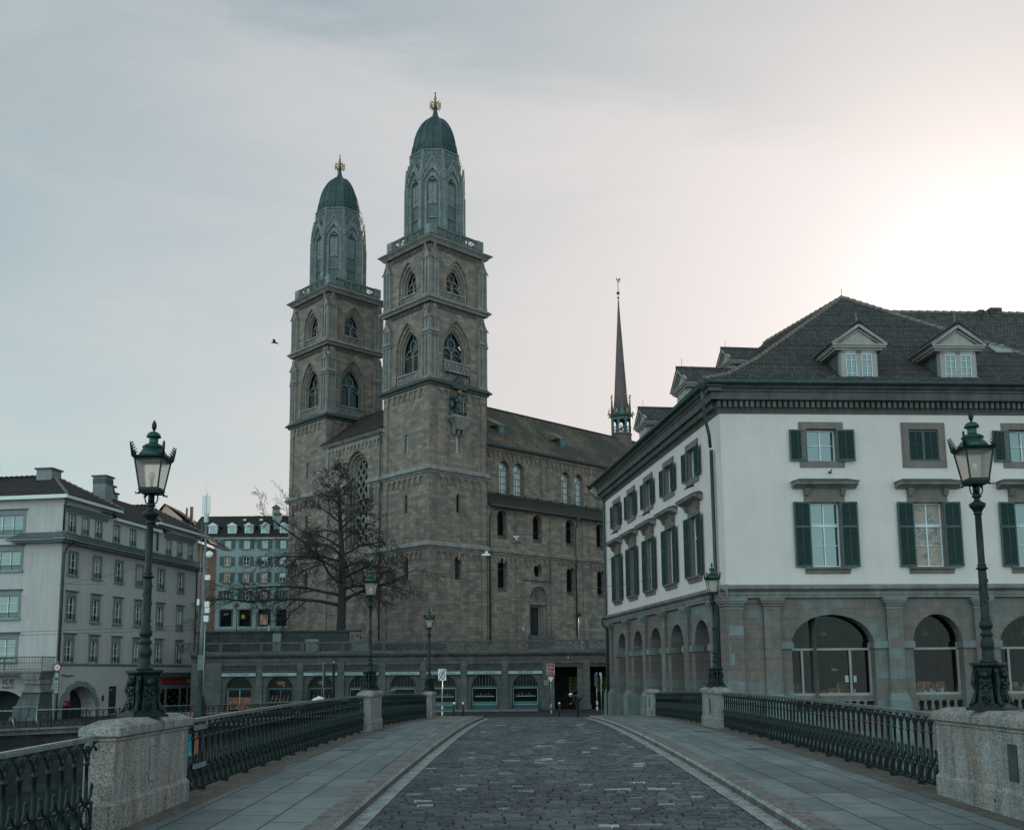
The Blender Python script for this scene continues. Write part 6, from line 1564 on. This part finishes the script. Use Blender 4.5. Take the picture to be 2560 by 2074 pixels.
# ================================================================ STREET FURNITURE
def mast():
    t=thing('lattice_mast','tall grey mast with mobile antennas and white boxes beside the quay railing','mast',T((-20.7,67.6,-3.1)))
    m=MB('iron_green'); m.lathe([(.42,0),(.44,.5),(.34,.7),(.36,1.2),(.28,1.45),(.30,1.6),(.21,1.8),(.2,2.2)],12); m.build('base',t)
    m=MB('mast_grey'); m.lathe([(.19,2.0),(.175,6.5),(.15,6.6),(.13,11.2),(.09,11.3),(.08,13.9)],12); 
    m.tube([(-.28,-.05,3.8),(-.28,-.05,7.2),(-.26,-.05,13.4)],.035,5); m.box(-.2,.2,-.2,.2,3.4,4.4); m.build('pole',t)
    m=MB('galvanised'); m.tube([(.2,-.15,.2),(.2,-.15,7.0)],.035,5)
    for z in (7.0,8.3,9.4,10.6,11.6): m.tube([(-.32,0,z),(.3,0,z)],.03,4)
    m.box(-.12,.12,-.12,.12,13.3,13.9); m.build('conduit',t)
    m=MB('white_plastic')
    for dx,dy in ((-.17,-.1),(.16,-.08),(0,.2)): m.cbox(dx,dy,14.5,.19,.12,1.25)
    m.tube([(0,0,15.1),(0,0,15.35)],.05,6); m.tube([(-.05,0,15.3),(-.05,0,16.2)],.01,4)
    m.build('antenna',t)
    m=MB('white_plastic')
    for x,z,h in ((.25,9.55,.34),(.28,7.75,.38),(.3,7.35,.34),(.26,6.8,.42),(.2,10.9,.0)): 
        if h: m.cbox(x,-.1,z,.30,.25,h)
    m.cbox(-.3,-.12,7.9,.16,.2,.4); m.sph((.34,-.2,11.1),.24,10,6,(1,.5,1)); m.build('equipment_box',t)
    # suspended street lantern on an arm
    a=MB('black_iron'); a.tube([(-.1,0,7.6),(-.6,0,7.75),(-.75,0,7.6)],.025,5); a.build('bracket',t)
mast()
def post(t,h,r=.03,mat='galvanised',z0=0): m=MB(mat); m.lathe([(r,z0),(r,h)],8); return m.build('pole',t)
def signs():
    t=thing('zone_sign','white end of thirty zone sign with a black slash on a thin pole','road sign',T((-4.32,62,-2.75))); post(t,2.4)
    m=MB('white_plastic'); m.box(-.24,.24,-.05,-.03,2.28,2.98); m.box(-.045,.045,-.04,.04,.2,.42); m.box(-.045,.045,-.04,.04,.55,.75); m.build('plate',t)
    m=MB('mast_grey'); m.tube([(.165*cos(2*PI*k/20),-.056,2.62+.165*sin(2*PI*k/20)) for k in range(20)],.024,4,False,True); m.mat('ink').tube([(-.22,-.07,2.28),(.21,-.07,3.0)],.022,4,False); m.mat('cyan_glass').box(-.02,.12,-.054,-.05,2.34,2.41); pl=m.build('emblem',t)
    text('ZONE',.11,'ink','lettering',t,T((0,-.055,2.88)),ext=.002); text('30',.20,'ink','lettering',t,T((0,-.055,2.62)),ext=.002)
    t=thing('yield_sign','red direction board above a white and red yield triangle on a banded pole','road sign',T((2.57,70,-2.98))); post(t,3.55)
    m=MB('sign_white'); m.box(-.27,.27,-.05,-.03,2.74,3.52); m.mat('red_dark').box(-.25,.25,-.06,-.05,3.32,3.50); m.box(-.25,.25,-.06,-.05,3.05,3.29); m.box(-.25,.25,-.06,-.05,2.88,3.02); m.box(-.25,.25,-.06,-.05,2.76,2.86); m.build('direction_board',t)
    text('Zoo',.09,'sign_white','lettering',t,T((0,-.062,3.41)),ext=.001); text('Kunsthaus',.075,'sign_white','lettering',t,T((.04,-.062,3.21)),ext=.001); text('Oper',.075,'sign_white','lettering',t,T((-.04,-.062,3.11)),ext=.001); text('P Hohe Pr.',.07,'sign_white','lettering',t,T((-.04,-.062,2.95)),ext=.001)
    m=MB('sign_white'); m.prism([(-.20,3.225),(-.24,3.17),(-.20,3.115)],-.064,-.06); m.prism([(.16,2.95),(.2,2.90),(.24,2.95),(.2,3.0)],-.064,-.06); m.build('arrow',t)
    m=MB('red_dark'); m.prism([(-.30,2.66),(0,2.14),(.30,2.66)],-.05,-.03); m.mat('sign_white').prism([(-.21,2.61),(0,2.245),(.21,2.61)],-.056,-.05); m.build('triangle_plate',t)
    m=MB('sign_pale'); m.box(-.05,.05,-.05,.05,.55,.8); m.box(-.05,.05,-.05,.05,.15,.38); m.build('band',t)
    for i,(x,y,lab) in enumerate(((-3.61,62.0,'black bollard with white cap just right of the zone sign pole'),(-3.07,62.2,'black bollard with white cap, second to the right of the zone sign'),(2.95,66,'black bollard with white cap next to the yield sign pole'))):
        t=thing('bollard',lab,'bollard',T((x,y,zb(y)-.12)),group='black bollards by the street'); m=MB('cloth_black'); m.lathe([(.06,0),(.055,.84)],10); m.build('post',t); m=MB('white_plastic'); m.lathe([(.062,.84),(.062,.95),(.03,.98)],10); m.build('cap',t)
    t=thing('traffic_sign_back','road sign seen edge on with a green plate beside the stone arcade','road sign',T((5.55,68,-2.95))); post(t,2.9,.035); m=MB('dark_shutter'); m.box(-.13,-.03,-.25,.25,1.95,2.8); m.box(.02,.06,-.22,.22,2.0,2.85); m.build('plate',t); m=MB('white_plastic'); m.box(-.06,.06,-.06,.06,.75,1.0); m.box(-.06,.06,-.06,.06,.4,.62); m.build('band',t)
    t=thing('traffic_sign_back','very thin tall pole with a sign seen edge on, next to the stone arcade corner','road sign',T((5.33,62,-2.68))); post(t,2.6,.028); m=MB('galvanised'); m.prism([(-.12,2.6),(.03,2.6),(.03,1.95)],-.2,.2); m.build('plate',t)
    for i,(x,lab) in enumerate(((-14.75,'light grey sign pole with small edge on plates behind the left railing'),(-14.0,'dark backed sign pole right beside the light one behind the left railing'))):
        t=thing('traffic_sign_back',lab,'road sign',T((x,79.4,-3.1))); post(t,4.0 if i==0 else 4.1,.05); m=MB('mast_grey' if i==0 else 'iron_green'); m.box(-.05,.05,-.35,.35,2.0 if i==0 else 1.2,3.9); m.build('plate',t)
    t=thing('parked_scooter','scooter with a white rounded windscreen showing above the quay railing','scooter',T((-15.0,78.7,-3.1)))
    m=MB('white_plastic'); b=m; m.tube([(-.75,0,.82),(-.35,0,1.05),(.05,0,1.22),(.35,0,1.15),(.42,0,1.0)],[.04,.16,.2,.14,.04],8); m.build('screen',t)
    m=MB('cloth_black'); m.cbox(.1,0,.6,1.2,.35,.35); m.tube([(-.55,0,.3),(-.5,0,.9)],.05,6); m.build('body',t); m=MB('ink')
    for x in (-.6,.65): m.tube([(x+.22*cos(k*PI/6),0,.26+.22*sin(k*PI/6)) for k in range(12)],.06,5,True,True)
    m.build('wheel',t)
    # sign pole at the corner of the left house
    t=thing('parking_sign','red ringed height limit disc above a long pale parking sign at the left house corner','road sign',T((-33.25,74.3,-3.1))); post(t,4.2,.04)
    m=MB('red_dark'); m.M=RZ(45); m.M=T((0,-.05,3.72))@Matrix.Rotation(PI/2,4,'X'); m.lathe([(.32,0),(.32,.03)],20); m.mat('sign_white').lathe([(.22,.031),(.22,.034)],20); m.M=Matrix(); m.build('disc',t); text('2,5',.2,'ink','lettering',t,T((0,-.1,3.72)),ext=.002)
    m=MB('sign_pale'); m.box(-.13,.13,-.06,-.04,1.9,3.3); m.mat('blue_paint'); m.M=T((0,-.065,2.9))@Matrix.Rotation(PI/2,4,'X'); m.lathe([(.11,0),(.11,.01)],14); m.M=Matrix(); m.mat('ink')
    for i in range(6): m.box(-.09,.09,-.064,-.06,2.05+i*.1,2.09+i*.1)
    m.build('plate',t)
    # info board on the quay
    t=thing('info_board','sloping grey information board on legs standing in front of the left quay railing','info board',T((-27.1,56.9,-3.1)))
    m=MB('bronze_dark'); b=m.add([(-.72,-.05,1.42),(.62,-.05,1.42),(.82,-.55,.85),(-.48,-.55,.85),(-.72,-.01,1.42),(.62,-.01,1.42),(.82,-.51,.85),(-.48,-.51,.85)])
    for q in ((0,1,2,3),(7,6,5,4),(0,4,5,1),(1,5,6,2),(2,6,7,3),(3,7,4,0)): m.fi([b+i for i in q])
    m.mat('ink'); m.tube([(-.27,-.07,1.42),(-.05,-.57,.85)],.012,4); m.tube([(.18,-.07,1.42),(.38,-.57,.85)],.012,4); m.build('panel',t)
    m=MB('galvanised'); m.tube([(.64,-.03,1.44),(.86,-.55,.82),(.95,-.3,.1)],.03,5); m.tube([(-.72,-.03,1.42),(.64,-.03,1.44)],.02,5); m.tube([(-.5,-.5,.85),(-.35,-.3,.1)],.03,5); m.build('frame',t)
    # red and white life panel fixed in the railing, red crate behind
    t=thing('life_ring_panel','blue, white and orange panel clamped behind the railing next to the near left pier','panel',T((lx(15.6)-.245,15.84,zb(15.8))))
    m=MB('cyan_paint'); m.M=RZ(90); m.box(-.46,-.13,-.0,.02,.33,.86); m.mat('sign_white').prism([(-.46,.40),(-.13,.36),(-.13,.55),(-.32,.62)],-.006,0); m.mat('orange_paint').box(-.09,.12,-.0,.02,.33,.86); m.box(-.46,-.13,-.005,.0,.33,.38); m.mat('sign_white').box(.0,.03,-.006,0,.36,.84); m.M=Matrix(); m.build('panel',t)
    m=MB('galvanised'); m.box(.07,.11,-.42,.12,.93,1.0); m.box(.07,.11,-.42,.12,.36,.43); m.build('clamp',t)
    t=thing('red_crate','red crate on the quay showing just above the left railing beside the granite pier','crate',T((-22.0,70.7,-3.12)))
    t.scale=(1.25,1,.55)
    m=MB('orange_paint'); m.box(-.27,.27,-.3,.3,.45,.88); m.box(-.31,.31,-.34,.34,.84,.93); m.mat('cloth_black').box(-.24,.24,-.25,.25,0,.45); m.mat('galvanised').box(-.1,-.05,-.36,-.34,.84,.93); m.build('box',t)
plain('red_dark',(.22,.018,.018),.5,var=.1,sc=5,bump=0)
signs()
# ------------------------------------------------ terrace things
def terrace_things():
    m=MB('wall_dark_stone'); m.box(-27.8,-14.6,89.8,90.4,1.7,3.70); m.box(-26.85,-24.2,86.2,90,1.7,2.7); m.box(-28.2,-13.5,89.7,90.5,3.66,3.8)
    m.box(-12.7,-6,91.5,92,1.7,2.6)
    tag(m.build('retaining_wall'),'dark stone retaining wall behind the parapet, left of the bare tree','wall')
    m=MB('pale_sand'); m.box(-18.1,-17.0,88.5,89.3,1.7,3.0)
    tag(m.build('stone_block'),'squat pale stone block on the terrace left of the tree','stone')
    m=MB('pale_sand'); m.box(-18.6,-12.6,90.6,92.2,1.7,2.85); tag(m.build('tree_kerb'),'long low stone kerb round the foot of the bare tree','kerb')
    t=thing('litter_pillar','round pale stone bollard with a dark cap right of the tree trunk','bollard',T((-14.3,93,1.7))); m=MB('brown_sand'); m.lathe([(.28,0),(.28,1.55)],12); m.mat('trim_dark').box(-.29,.29,-.29,.29,.6,.63); m.build('shaft',t); m=MB('black_iron'); m.tube([(0,0,1.5),(.1,0,1.75),(.34,0,1.72),(.34,0,1.45)],.07,6); m.build('cap',t)
    t=thing('planter','dark green planter on a pale pillar on the retaining wall','planter',T((-20.8,89.6,1.7))); m=MB('pale_sand'); m.box(-.35,.35,-.3,.3,0,1.85); m.build('pillar',t); m=MB('dark_shutter'); m.lathe([(.3,1.85),(.42,2.05),(.42,2.25),(.3,2.3)],12); m.build('bowl',t)
    for i,(x,h,lab) in enumerate(((-32.2,3.9,'small street lamp before the teal house, the one nearer the mast'),(-29.9,3.6,'small street lamp before the teal house, the one nearer the tree'))):
        t=thing('small_street_lamp',lab,'street lamp',T((x,118,4.1)),group='small lamps on the terrace'); m=MB('black_iron'); m.lathe([(.12,0),(.09,.6),(.05,.8),(.045,h-.6)],8); m.tube([(-.12,0,h-.6),(0,0,h-.62),(.12,0,h-.6)],.02,4); m.build('pole',t)
        m=MB('frosted'); m.frus(0,0,h-.55,h-.1,.22,.38); m.build('glass',t); m=MB('black_iron'); m.frus(0,0,h-.1,h+.12,.46,.1); m.sph((0,0,h+.18),.06); m.build('cap',t)
    # surveyor's tripod gear by the church wall
    t=thing('camera_post','thin white post with black camera heads at the church wall beside the portal','camera post',T((5.97,92,1.75))); m=MB('galvanised'); m.tube([(0,0,0),(0,0,3.3)],.035,5); m.tube([(.1,0,0),(.3,0,1.0),(.1,0,.9)],.03,5); m.tube([(-.2,0,1.3),(.25,0,1.2)],.03,4); m.build('pole',t); m=MB('cloth_black'); m.cbox(0,0,3.35,.5,.25,.3); m.cbox(-.15,0,3.15,.2,.2,.15); m.build('camera',t)
    t=thing('blue_plate','small blue notice plate on the aisle wall left of the portal','notice',T((0,0,0))); t.matrix_world=FM(-8.298,100,46.3)@T((13.0,-.03,4.4)); m=MB('cyan_paint'); m.box(-.15,.15,-.02,0,0,.4); m.mat('sign_white').box(-.05,.05,-.03,-.02,.1,.3); m.build('plate',t)
    # sandwich board of the shops in front of the teal house
    t=thing('flower_stand','dark display stand with white post at the teal house doors','display stand',T((-27.8,119,3.9))); m=MB('goods'); m.cbox(0,0,.75,1.2,.6,1.4); m.build('stand',t); m=MB('white_paint'); m.cbox(-.85,0,.9,.14,.14,1.8); m.build('post',t)
terrace_things()
# ------------------------------------------------ wires and hanging lamp
def sagw(mb,a,b,sag,r=.016,n=14):
    a=Vector(a);b=Vector(b); mb.tube([a.lerp(b,i/n)-Vector((0,0,sag*4*(i/n)*(1-i/n))) for i in range(n+1)],r,4,False)
def wires():
    W=[('upper span wire crossing the church towers from the left to the white house',[((-34,95,13.0),(.31,72,9.75),.25),((.31,72,9.75),(8.35,59,9.2),.12)]),
       ('middle span wire crossing the church at window height',[((-20.6,67.6,5.9),(8.0,62,7.0),.25)]),
       ('lower span wire sagging past the church portal',[((-24,80,4.9),(8.2,58,5.2),.7)]),
       ('pair of tram wires running past the front of the pink house',[((-60,66,2.35),(-20.7,67.6,3.0),.12),((-60,64.5,2.5),(-20.7,67.6,3.25),.15)]),
       ('tram span wire from the pink house to the lattice mast',[((-33.4,73.8,6.6),(-20.7,67.6,8.6),.3),((-30,74.6,6.7),(-33.6,74.9,6.8),.02)]),
       ('slanting wire from the mast to the church front',[((-20.7,67.6,6.3),(-9,98,5.0),.9)])]
    for lab,segs in W:
        m=MB('ink')
        for a,b,s in segs: sagw(m,a,b,s)
        tag(m.build('overhead_wire'),lab,'wire',group='overhead wires')
    t=thing('hanging_street_light','flat round street light hanging from the wire in front of the church','street light',T((.31,72,9.7)))
    m=MB('white_plastic'); m.box(-.2,.2,-.04,.04,-.1,-.02); m.box(-.04,.04,-.04,.04,-.32,-.05); m.box(-.2,.2,-.05,.05,-.05,-.02); m.build('hanger',t)
    m=MB('mast_grey'); m.lathe([(.08,-.28),(.36,-.36),(.46,-.42),(.46,-.46)],16); m.mat('sign_pale').lathe([(.40,-.47),(.25,-.53),(.05,-.55)],16); m.build('lamp_head',t)
    t=thing('wall_floodlight','small white floodlight hanging in front of the low tower window','floodlight',T((-2.05,80,9.4))); m=MB('white_plastic'); m.box(-.35,.3,-.1,.1,-.2,-.05); m.box(-.1,.1,-.1,.1,-.05,.15); m.mat('ink').tube([(-.4,0,.1),(.4,0,.12)],.02,4); m.build('lamp_head',t)
wires()
# ------------------------------------------------ pedestrian, pigeon, bird
def skin_body(name,chains,mats,parent,smooth=2):
    """chains: list of (verts[(co,r)], edges) grown with a skin modifier"""
    V=[];E=[];Rr=[]
    for vs,es in chains:
        b=len(V); V+=[c for c,r in vs]; Rr+=[r for c,r in vs]; E+=[(a+b,c+b) for a,c in es]
    me=bpy.data.meshes.new(name); me.from_pydata(V,E,[]); o=bpy.data.objects.new(name,me); COL.objects.link(o)
    sk=o.modifiers.new('s','SKIN'); sk.use_smooth_shade=True
    lay=me.skin_vertices[0] if me.skin_vertices else None
    if lay is None: me.attributes.new('skin_vertices','FLOAT',"POINT") if 0 else None
    for i,r in enumerate(Rr): me.skin_vertices[0].data[i].radius=(r,r) if not isinstance(r,tuple) else r
    me.skin_vertices[0].data[0].use_root=True
    sb=o.modifiers.new('b','SUBSURF'); sb.levels=sb.render_levels=smooth
    bpy.context.view_layer.update(); dg=bpy.context.evaluated_depsgraph_get(); m2=bpy.data.meshes.new_from_object(o.evaluated_get(dg)); bpy.data.objects.remove(o)
    m2.name=name; m2.materials.clear()
    for m in mats: m2.materials.append(MAT[m])
    o=bpy.data.objects.new(name,m2); COL.objects.link(o); o.parent=parent; return o
def person():
    t=thing('person','person in dark clothes with a white cap and backpack bending forward on the street','person',T((4.18,67,zb(67)-.12)))
    t.scale=(1.08,1.08,1.06)
    # leaning forward towards the left, seen from the side/back
    pel=(0,0,.86)
    vs=[(pel,.17),((-.03,0,1.05),.17),((-.13,0,1.2),.18),((-.24,0,1.30),.14),((-.31,0,1.33),.07),   # spine to neck
        ((-.01,.09,.80),.13),((-.0,.10,.46),.09),((.03,.10,.08),.06),((-.12,.10,.04),.035),
        ((-.01,-.09,.80),.13),((.03,-.10,.46),.09),((.06,-.10,.08),.06),((-.09,-.10,.04),.035),
        ((-.21,.16,1.26),.065),((-.24,.20,1.02),.045),((-.36,.14,.86),.033),
        ((-.21,-.16,1.26),.065),((-.22,-.20,1.02),.045),((-.36,-.12,.88),.033)]
    es=[(0,1),(1,2),(2,3),(3,4),(0,5),(5,6),(6,7),(7,8),(0,9),(9,10),(10,11),(11,12),(3,13),(13,14),(14,15),(3,16),(16,17),(17,18)]
    skin_body('body',[(vs,es)],['cloth_black'],t)
    h=MB('skin'); h.sph((-.40,0,1.36),.098,12,9,(1.05,.85,1.15)); h.tube([(-.31,0,1.32),(-.37,0,1.35)],.05,8); h.sph((-.49,0,1.33),.02,6,4); h.mat('ink'); h.sph((-.485,.035,1.37),.010,5,4); h.sph((-.485,-.035,1.37),.010,5,4); h.box(-.488,-.478,-.02,.02,1.295,1.30); h.mat('skin'); h.sph((-.39,.088,1.36),.022,5,4); h.sph((-.39,-.088,1.36),.022,5,4)
    for sy in (.14,-.12):
        h.sph((-.40,sy,.85),.035,7,5,(1.2,.6,1)); 
        for k in range(4): h.tube([(-.41+.0,sy-.022+k*.015,.84),(-.45,sy-.022+k*.015,.80),(-.44,sy-.02+k*.014,.765+.006*abs(k-1))],[.009,.008,.006],4)
        h.tube([(-.39,sy+(.03 if sy>0 else .03),.845),(-.43,sy+.035,.82),(-.45,sy+.025,.80)],[.010,.009,.007],4)
    h.build('head_and_hands',t)
    c=MB('sign_white'); c.lathe([(.105,1.38),(.108,1.42),(.085,1.475),(.03,1.495)],14,(-.40,0)); c.box(-.56,-.44,-.07,.07,1.385,1.40); c.build('cap',t)
    b=MB('cloth_teal'); b.M=T((.03,0,1.16))@Matrix.Rotation(R(-38),4,'Y'); b.lathe([(.10,-.22),(.155,-.18),(.165,0),(.15,.15),(.08,.21)],10,(.06,0),.3,True,.75,1); b.lathe([(.05,-.18),(.09,-.14),(.09,-.02),(.04,.02)],8,(.2,0)); b.mat('sign_pale').tube([(.17,-.10,-.1),(.19,-.02,.05),(.17,.04,.12)],.012,4); b.tube([(.17,-.02,.12),(.2,.06,-.02)],.01,4); b.M=Matrix(); b.build('backpack',t)
    s=MB('cloth_black')
    for y in (.10,-.10): s.tube([(.05,y,.93),(-.13,y*1.15,1.07),(-.27,y,1.36),(-.12,y,1.36)],.016,5)
    for y in (.10,-.10): s.sph((-.05,y,.045),.055,8,5,(1.9,.8,.8))
    s.build('straps_and_shoes',t)
person()
def birds():
    t=thing('flying_bird','small dark bird flying left of the far church tower','bird',T((-16.96,70,23.58)))
    m=MB('cloth_black'); m.tube([(-.24,0,.0),(-.16,0,.02),(0,0,0),(.16,0,-.02),(.3,0,-.03)],[.02,.045,.07,.045,.01],8); m.face([(-.08,0,.02),(.1,0,.01),(.12,-.32,.13),(-.05,-.36,.15)]); m.face([(.1,-.0,.01),(.12,-.32,.13),(.2,-.62,.02)]); m.face([(-.08,0,.02),(.1,0,.01),(.1,.32,.1),(-.05,.3,.12)]); m.face([(-.05,.3,.12),(.1,.32,.1),(.16,.6,.0)]); m.build('body',t)
    x,y=lx(37.3)-.2,37.3; t=thing('pigeon','grey pigeon perched on the handrail beyond the middle left pier','bird',T((x,y,zb(y)+1.10)))
    m=MB('mast_grey'); m.tube([(-.17,0,.06),(-.10,0,.08),(0,0,.10),(.09,0,.15),(.12,0,.20)],[.012,.035,.06,.045,.028],8); m.sph((.125,0,.22),.03,8,6); m.tube([(.15,0,.22),(.175,0,.21)],[.010,.003],4); m.tube([(0,.02,.0),(0,.02,.05)],.006,4); m.tube([(0,-.02,.0),(0,-.02,.05)],.006,4); m.mat('dark_shutter').sph((-.03,.05,.1),.03,7,5,(2.6,.5,1.1)); m.sph((-.03,-.05,.1),.03,7,5,(2.6,.5,1.1)); m.build('body',t)
birds()
for i,(x,y,lab) in enumerate(((lx(24)+.75,23.4,'dark iron lid in the left pavement, nearer the camera'),(lx(28)+.75,27.8,'dark iron lid in the left pavement, nearer the middle pier'),(rx(24)-.8,22.6,'dark iron lid in the right pavement beside the railing'),(rx(30)-.8,29.5,'dark iron lid in the right pavement before the middle pier'))):
    m=MB('bronze_dark'); m.M=T((x,y,zb(y)+.004)); m.cbox(0,0,0,.42,.30,.008); m.mat('ink').box(-.17,.17,-.005,.005,.004,.006); tag(m.build('pavement_lid'),lab,'pavement lid',group='iron lids in the pavement')
# ================================================================ CAMERA, SUN, SKY
cam=bpy.data.cameras.new('camera'); co=bpy.data.objects.new('camera',cam); COL.objects.link(co); SC.camera=co
F_,CY_,PIT,ROLL=2524.4,1328.9,.13777,-.008942
cam.sensor_width=36; cam.lens=36*F_/2560; cam.shift_y=(CY_-1037)/2560; cam.clip_end=4000; cam.clip_start=.1
co.rotation_mode='QUATERNION'
co.rotation_quaternion=(Matrix.Rotation(PI/2+PIT,3,'X')@Matrix.Rotation(ROLL,3,'Z')).to_quaternion()
AZ,EL=27.0,17.2
sun=bpy.data.lights.new('sun','SUN'); so=bpy.data.objects.new('sun',sun); COL.objects.link(so); sun.energy=3.0; sun.angle=R(.6); sun.color=(1,.80,.62)
dv=Vector((sin(R(AZ))*cos(R(EL)),cos(R(AZ))*cos(R(EL)),sin(R(EL)))); so.rotation_euler=dv.to_track_quat('Z','Y').to_euler()
w=bpy.data.worlds.new('World'); SC.world=w; w.use_nodes=True; nt=w.node_tree; nt.nodes.clear()
N=lambda k,**kw:[n:=nt.nodes.new(k),[setattr(n,a,b) for a,b in kw.items()]][0]
L=nt.links.new
out=N('ShaderNodeOutputWorld'); bg=N('ShaderNodeBackground'); L(bg.outputs[0],out.inputs[0])
sky=N('ShaderNodeTexSky',sky_type='NISHITA'); sky.sun_disc=False; sky.sun_elevation=R(EL); sky.sun_rotation=R(AZ); sky.air_density=1.0; sky.dust_density=1.2; sky.ozone_density=1.6; sky.altitude=400
tc=N('ShaderNodeTexCoord'); vec=tc.outputs['Generated']
def math_(op,a,b=None,c=None):
    n=N('ShaderNodeMath',operation=op)
    for i,x in enumerate((a,b,c)):
        if x is None: continue
        if isinstance(x,(int,float)): n.inputs[i].default_value=x
        else: L(x,n.inputs[i])
    return n.outputs[0]
def mixc(a,b,f,bt='MIX'):
    n=N('ShaderNodeMix',data_type='RGBA',blend_type=bt)
    for x,i in ((f,0),(a,6),(b,7)):
        if isinstance(x,(int,float)): n.inputs[i].default_value=x
        elif isinstance(x,tuple): n.inputs[i].default_value=(*x,1)
        else: L(x,n.inputs[i])
    return n.outputs[2]
SKS=.12
# thin high cloud veil that scatters light round the sun
vm=N('ShaderNodeVectorMath',operation='DOT_PRODUCT'); vn=N('ShaderNodeVectorMath',operation='NORMALIZE'); L(vec,vn.inputs[0]); L(vn.outputs[0],vm.inputs[0]); vm.inputs[1].default_value=dv
cosang=math_('MAXIMUM',vm.outputs['Value'],0.0); skc=mixc(sky.outputs[0],mixc((SKS*.25,SKS*1.22,SKS*.98),(SKS*.74,SKS*.66,SKS*.60),math_('MINIMUM',math_('POWER',cosang,2.5),1.0)),1.0,'MULTIPLY')
g0=math_('POWER',cosang,2.2); bn=N('ShaderNodeVectorMath',operation='DOT_PRODUCT'); L(vn.outputs[0],bn.inputs[0]); bn.inputs[1].default_value=(-.25,.511,-.822)
g1=math_('POWER',cosang,6.0); g2=math_('POWER',cosang,40.0); g3=math_('POWER',cosang,260.0)
mp=N('ShaderNodeMapping'); mp.inputs['Rotation'].default_value=(R(20),R(28),R(10)); mp.inputs['Scale'].default_value=(1.1,2.6,5.5); L(vn.outputs[0],mp.inputs[0])
no=N('ShaderNodeTexNoise'); no.inputs['Scale'].default_value=2.0; no.inputs['Detail'].default_value=8; no.inputs['Roughness'].default_value=.58; no.inputs['Distortion'].default_value=.5; L(mp.outputs[0],no.inputs['Vector'])
cr=N('ShaderNodeValToRGB'); cr.color_ramp.elements[0].position=.38; cr.color_ramp.elements[1].position=.66; L(no.outputs['Fac'],cr.inputs[0])
sep=N('ShaderNodeSeparateXYZ'); L(vn.outputs[0],sep.inputs[0]); zf=math_('MAXIMUM',sep.outputs[2],0.0)
hz=math_('POWER',math_('SUBTRACT',1.0,zf),5.0)
bs=N('ShaderNodeMapRange',interpolation_type='SMOOTHSTEP'); L(math_('ADD',bn.outputs['Value'],math_('MULTIPLY',math_('SUBTRACT',no.outputs['Fac'],.5),.16)),bs.inputs['Value']); bs.inputs['From Min'].default_value=-.045; bs.inputs['From Max'].default_value=.03
veil=math_('MINIMUM',math_('ADD',math_('ADD',math_('MULTIPLY',cr.outputs[0],.13),math_('MULTIPLY',bs.outputs[0],.24)),math_('ADD',math_('ADD',.04,math_('MULTIPLY',g0,.62)),math_('MULTIPLY',hz,.55))),.95)
VE=1.0
lum=math_('ADD',math_('ADD',.665,math_('MULTIPLY',g1,.13)),math_('ADD',math_('MULTIPLY',g2,.25),math_('MULTIPLY',g3,.6)))
vcol=mixc(mixc((1.0,.99,.995),(1.06,.975,.945),math_('MINIMUM',math_('ADD',g1,math_('MULTIPLY',hz,.7)),1.0)),(1,1,1),0.0)
lc_=N('ShaderNodeVectorMath',operation='SCALE'); L(vcol,lc_.inputs[0]); L(lum,lc_.inputs['Scale'])
final=mixc(skc,lc_.outputs[0],veil)
# cool extra light added to unseen sky away from the sun, lifting shaded facades
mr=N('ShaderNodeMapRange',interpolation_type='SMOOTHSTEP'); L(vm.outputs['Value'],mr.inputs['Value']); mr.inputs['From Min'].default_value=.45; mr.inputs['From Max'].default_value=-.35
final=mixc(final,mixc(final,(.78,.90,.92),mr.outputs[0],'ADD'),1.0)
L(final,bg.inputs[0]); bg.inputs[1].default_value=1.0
vs=SC.view_settings; vs.view_transform='Standard'; vs.look='None'; vs.exposure=0; vs.gamma=1; vs.use_curve_mapping=False
SC.render.engine='CYCLES'
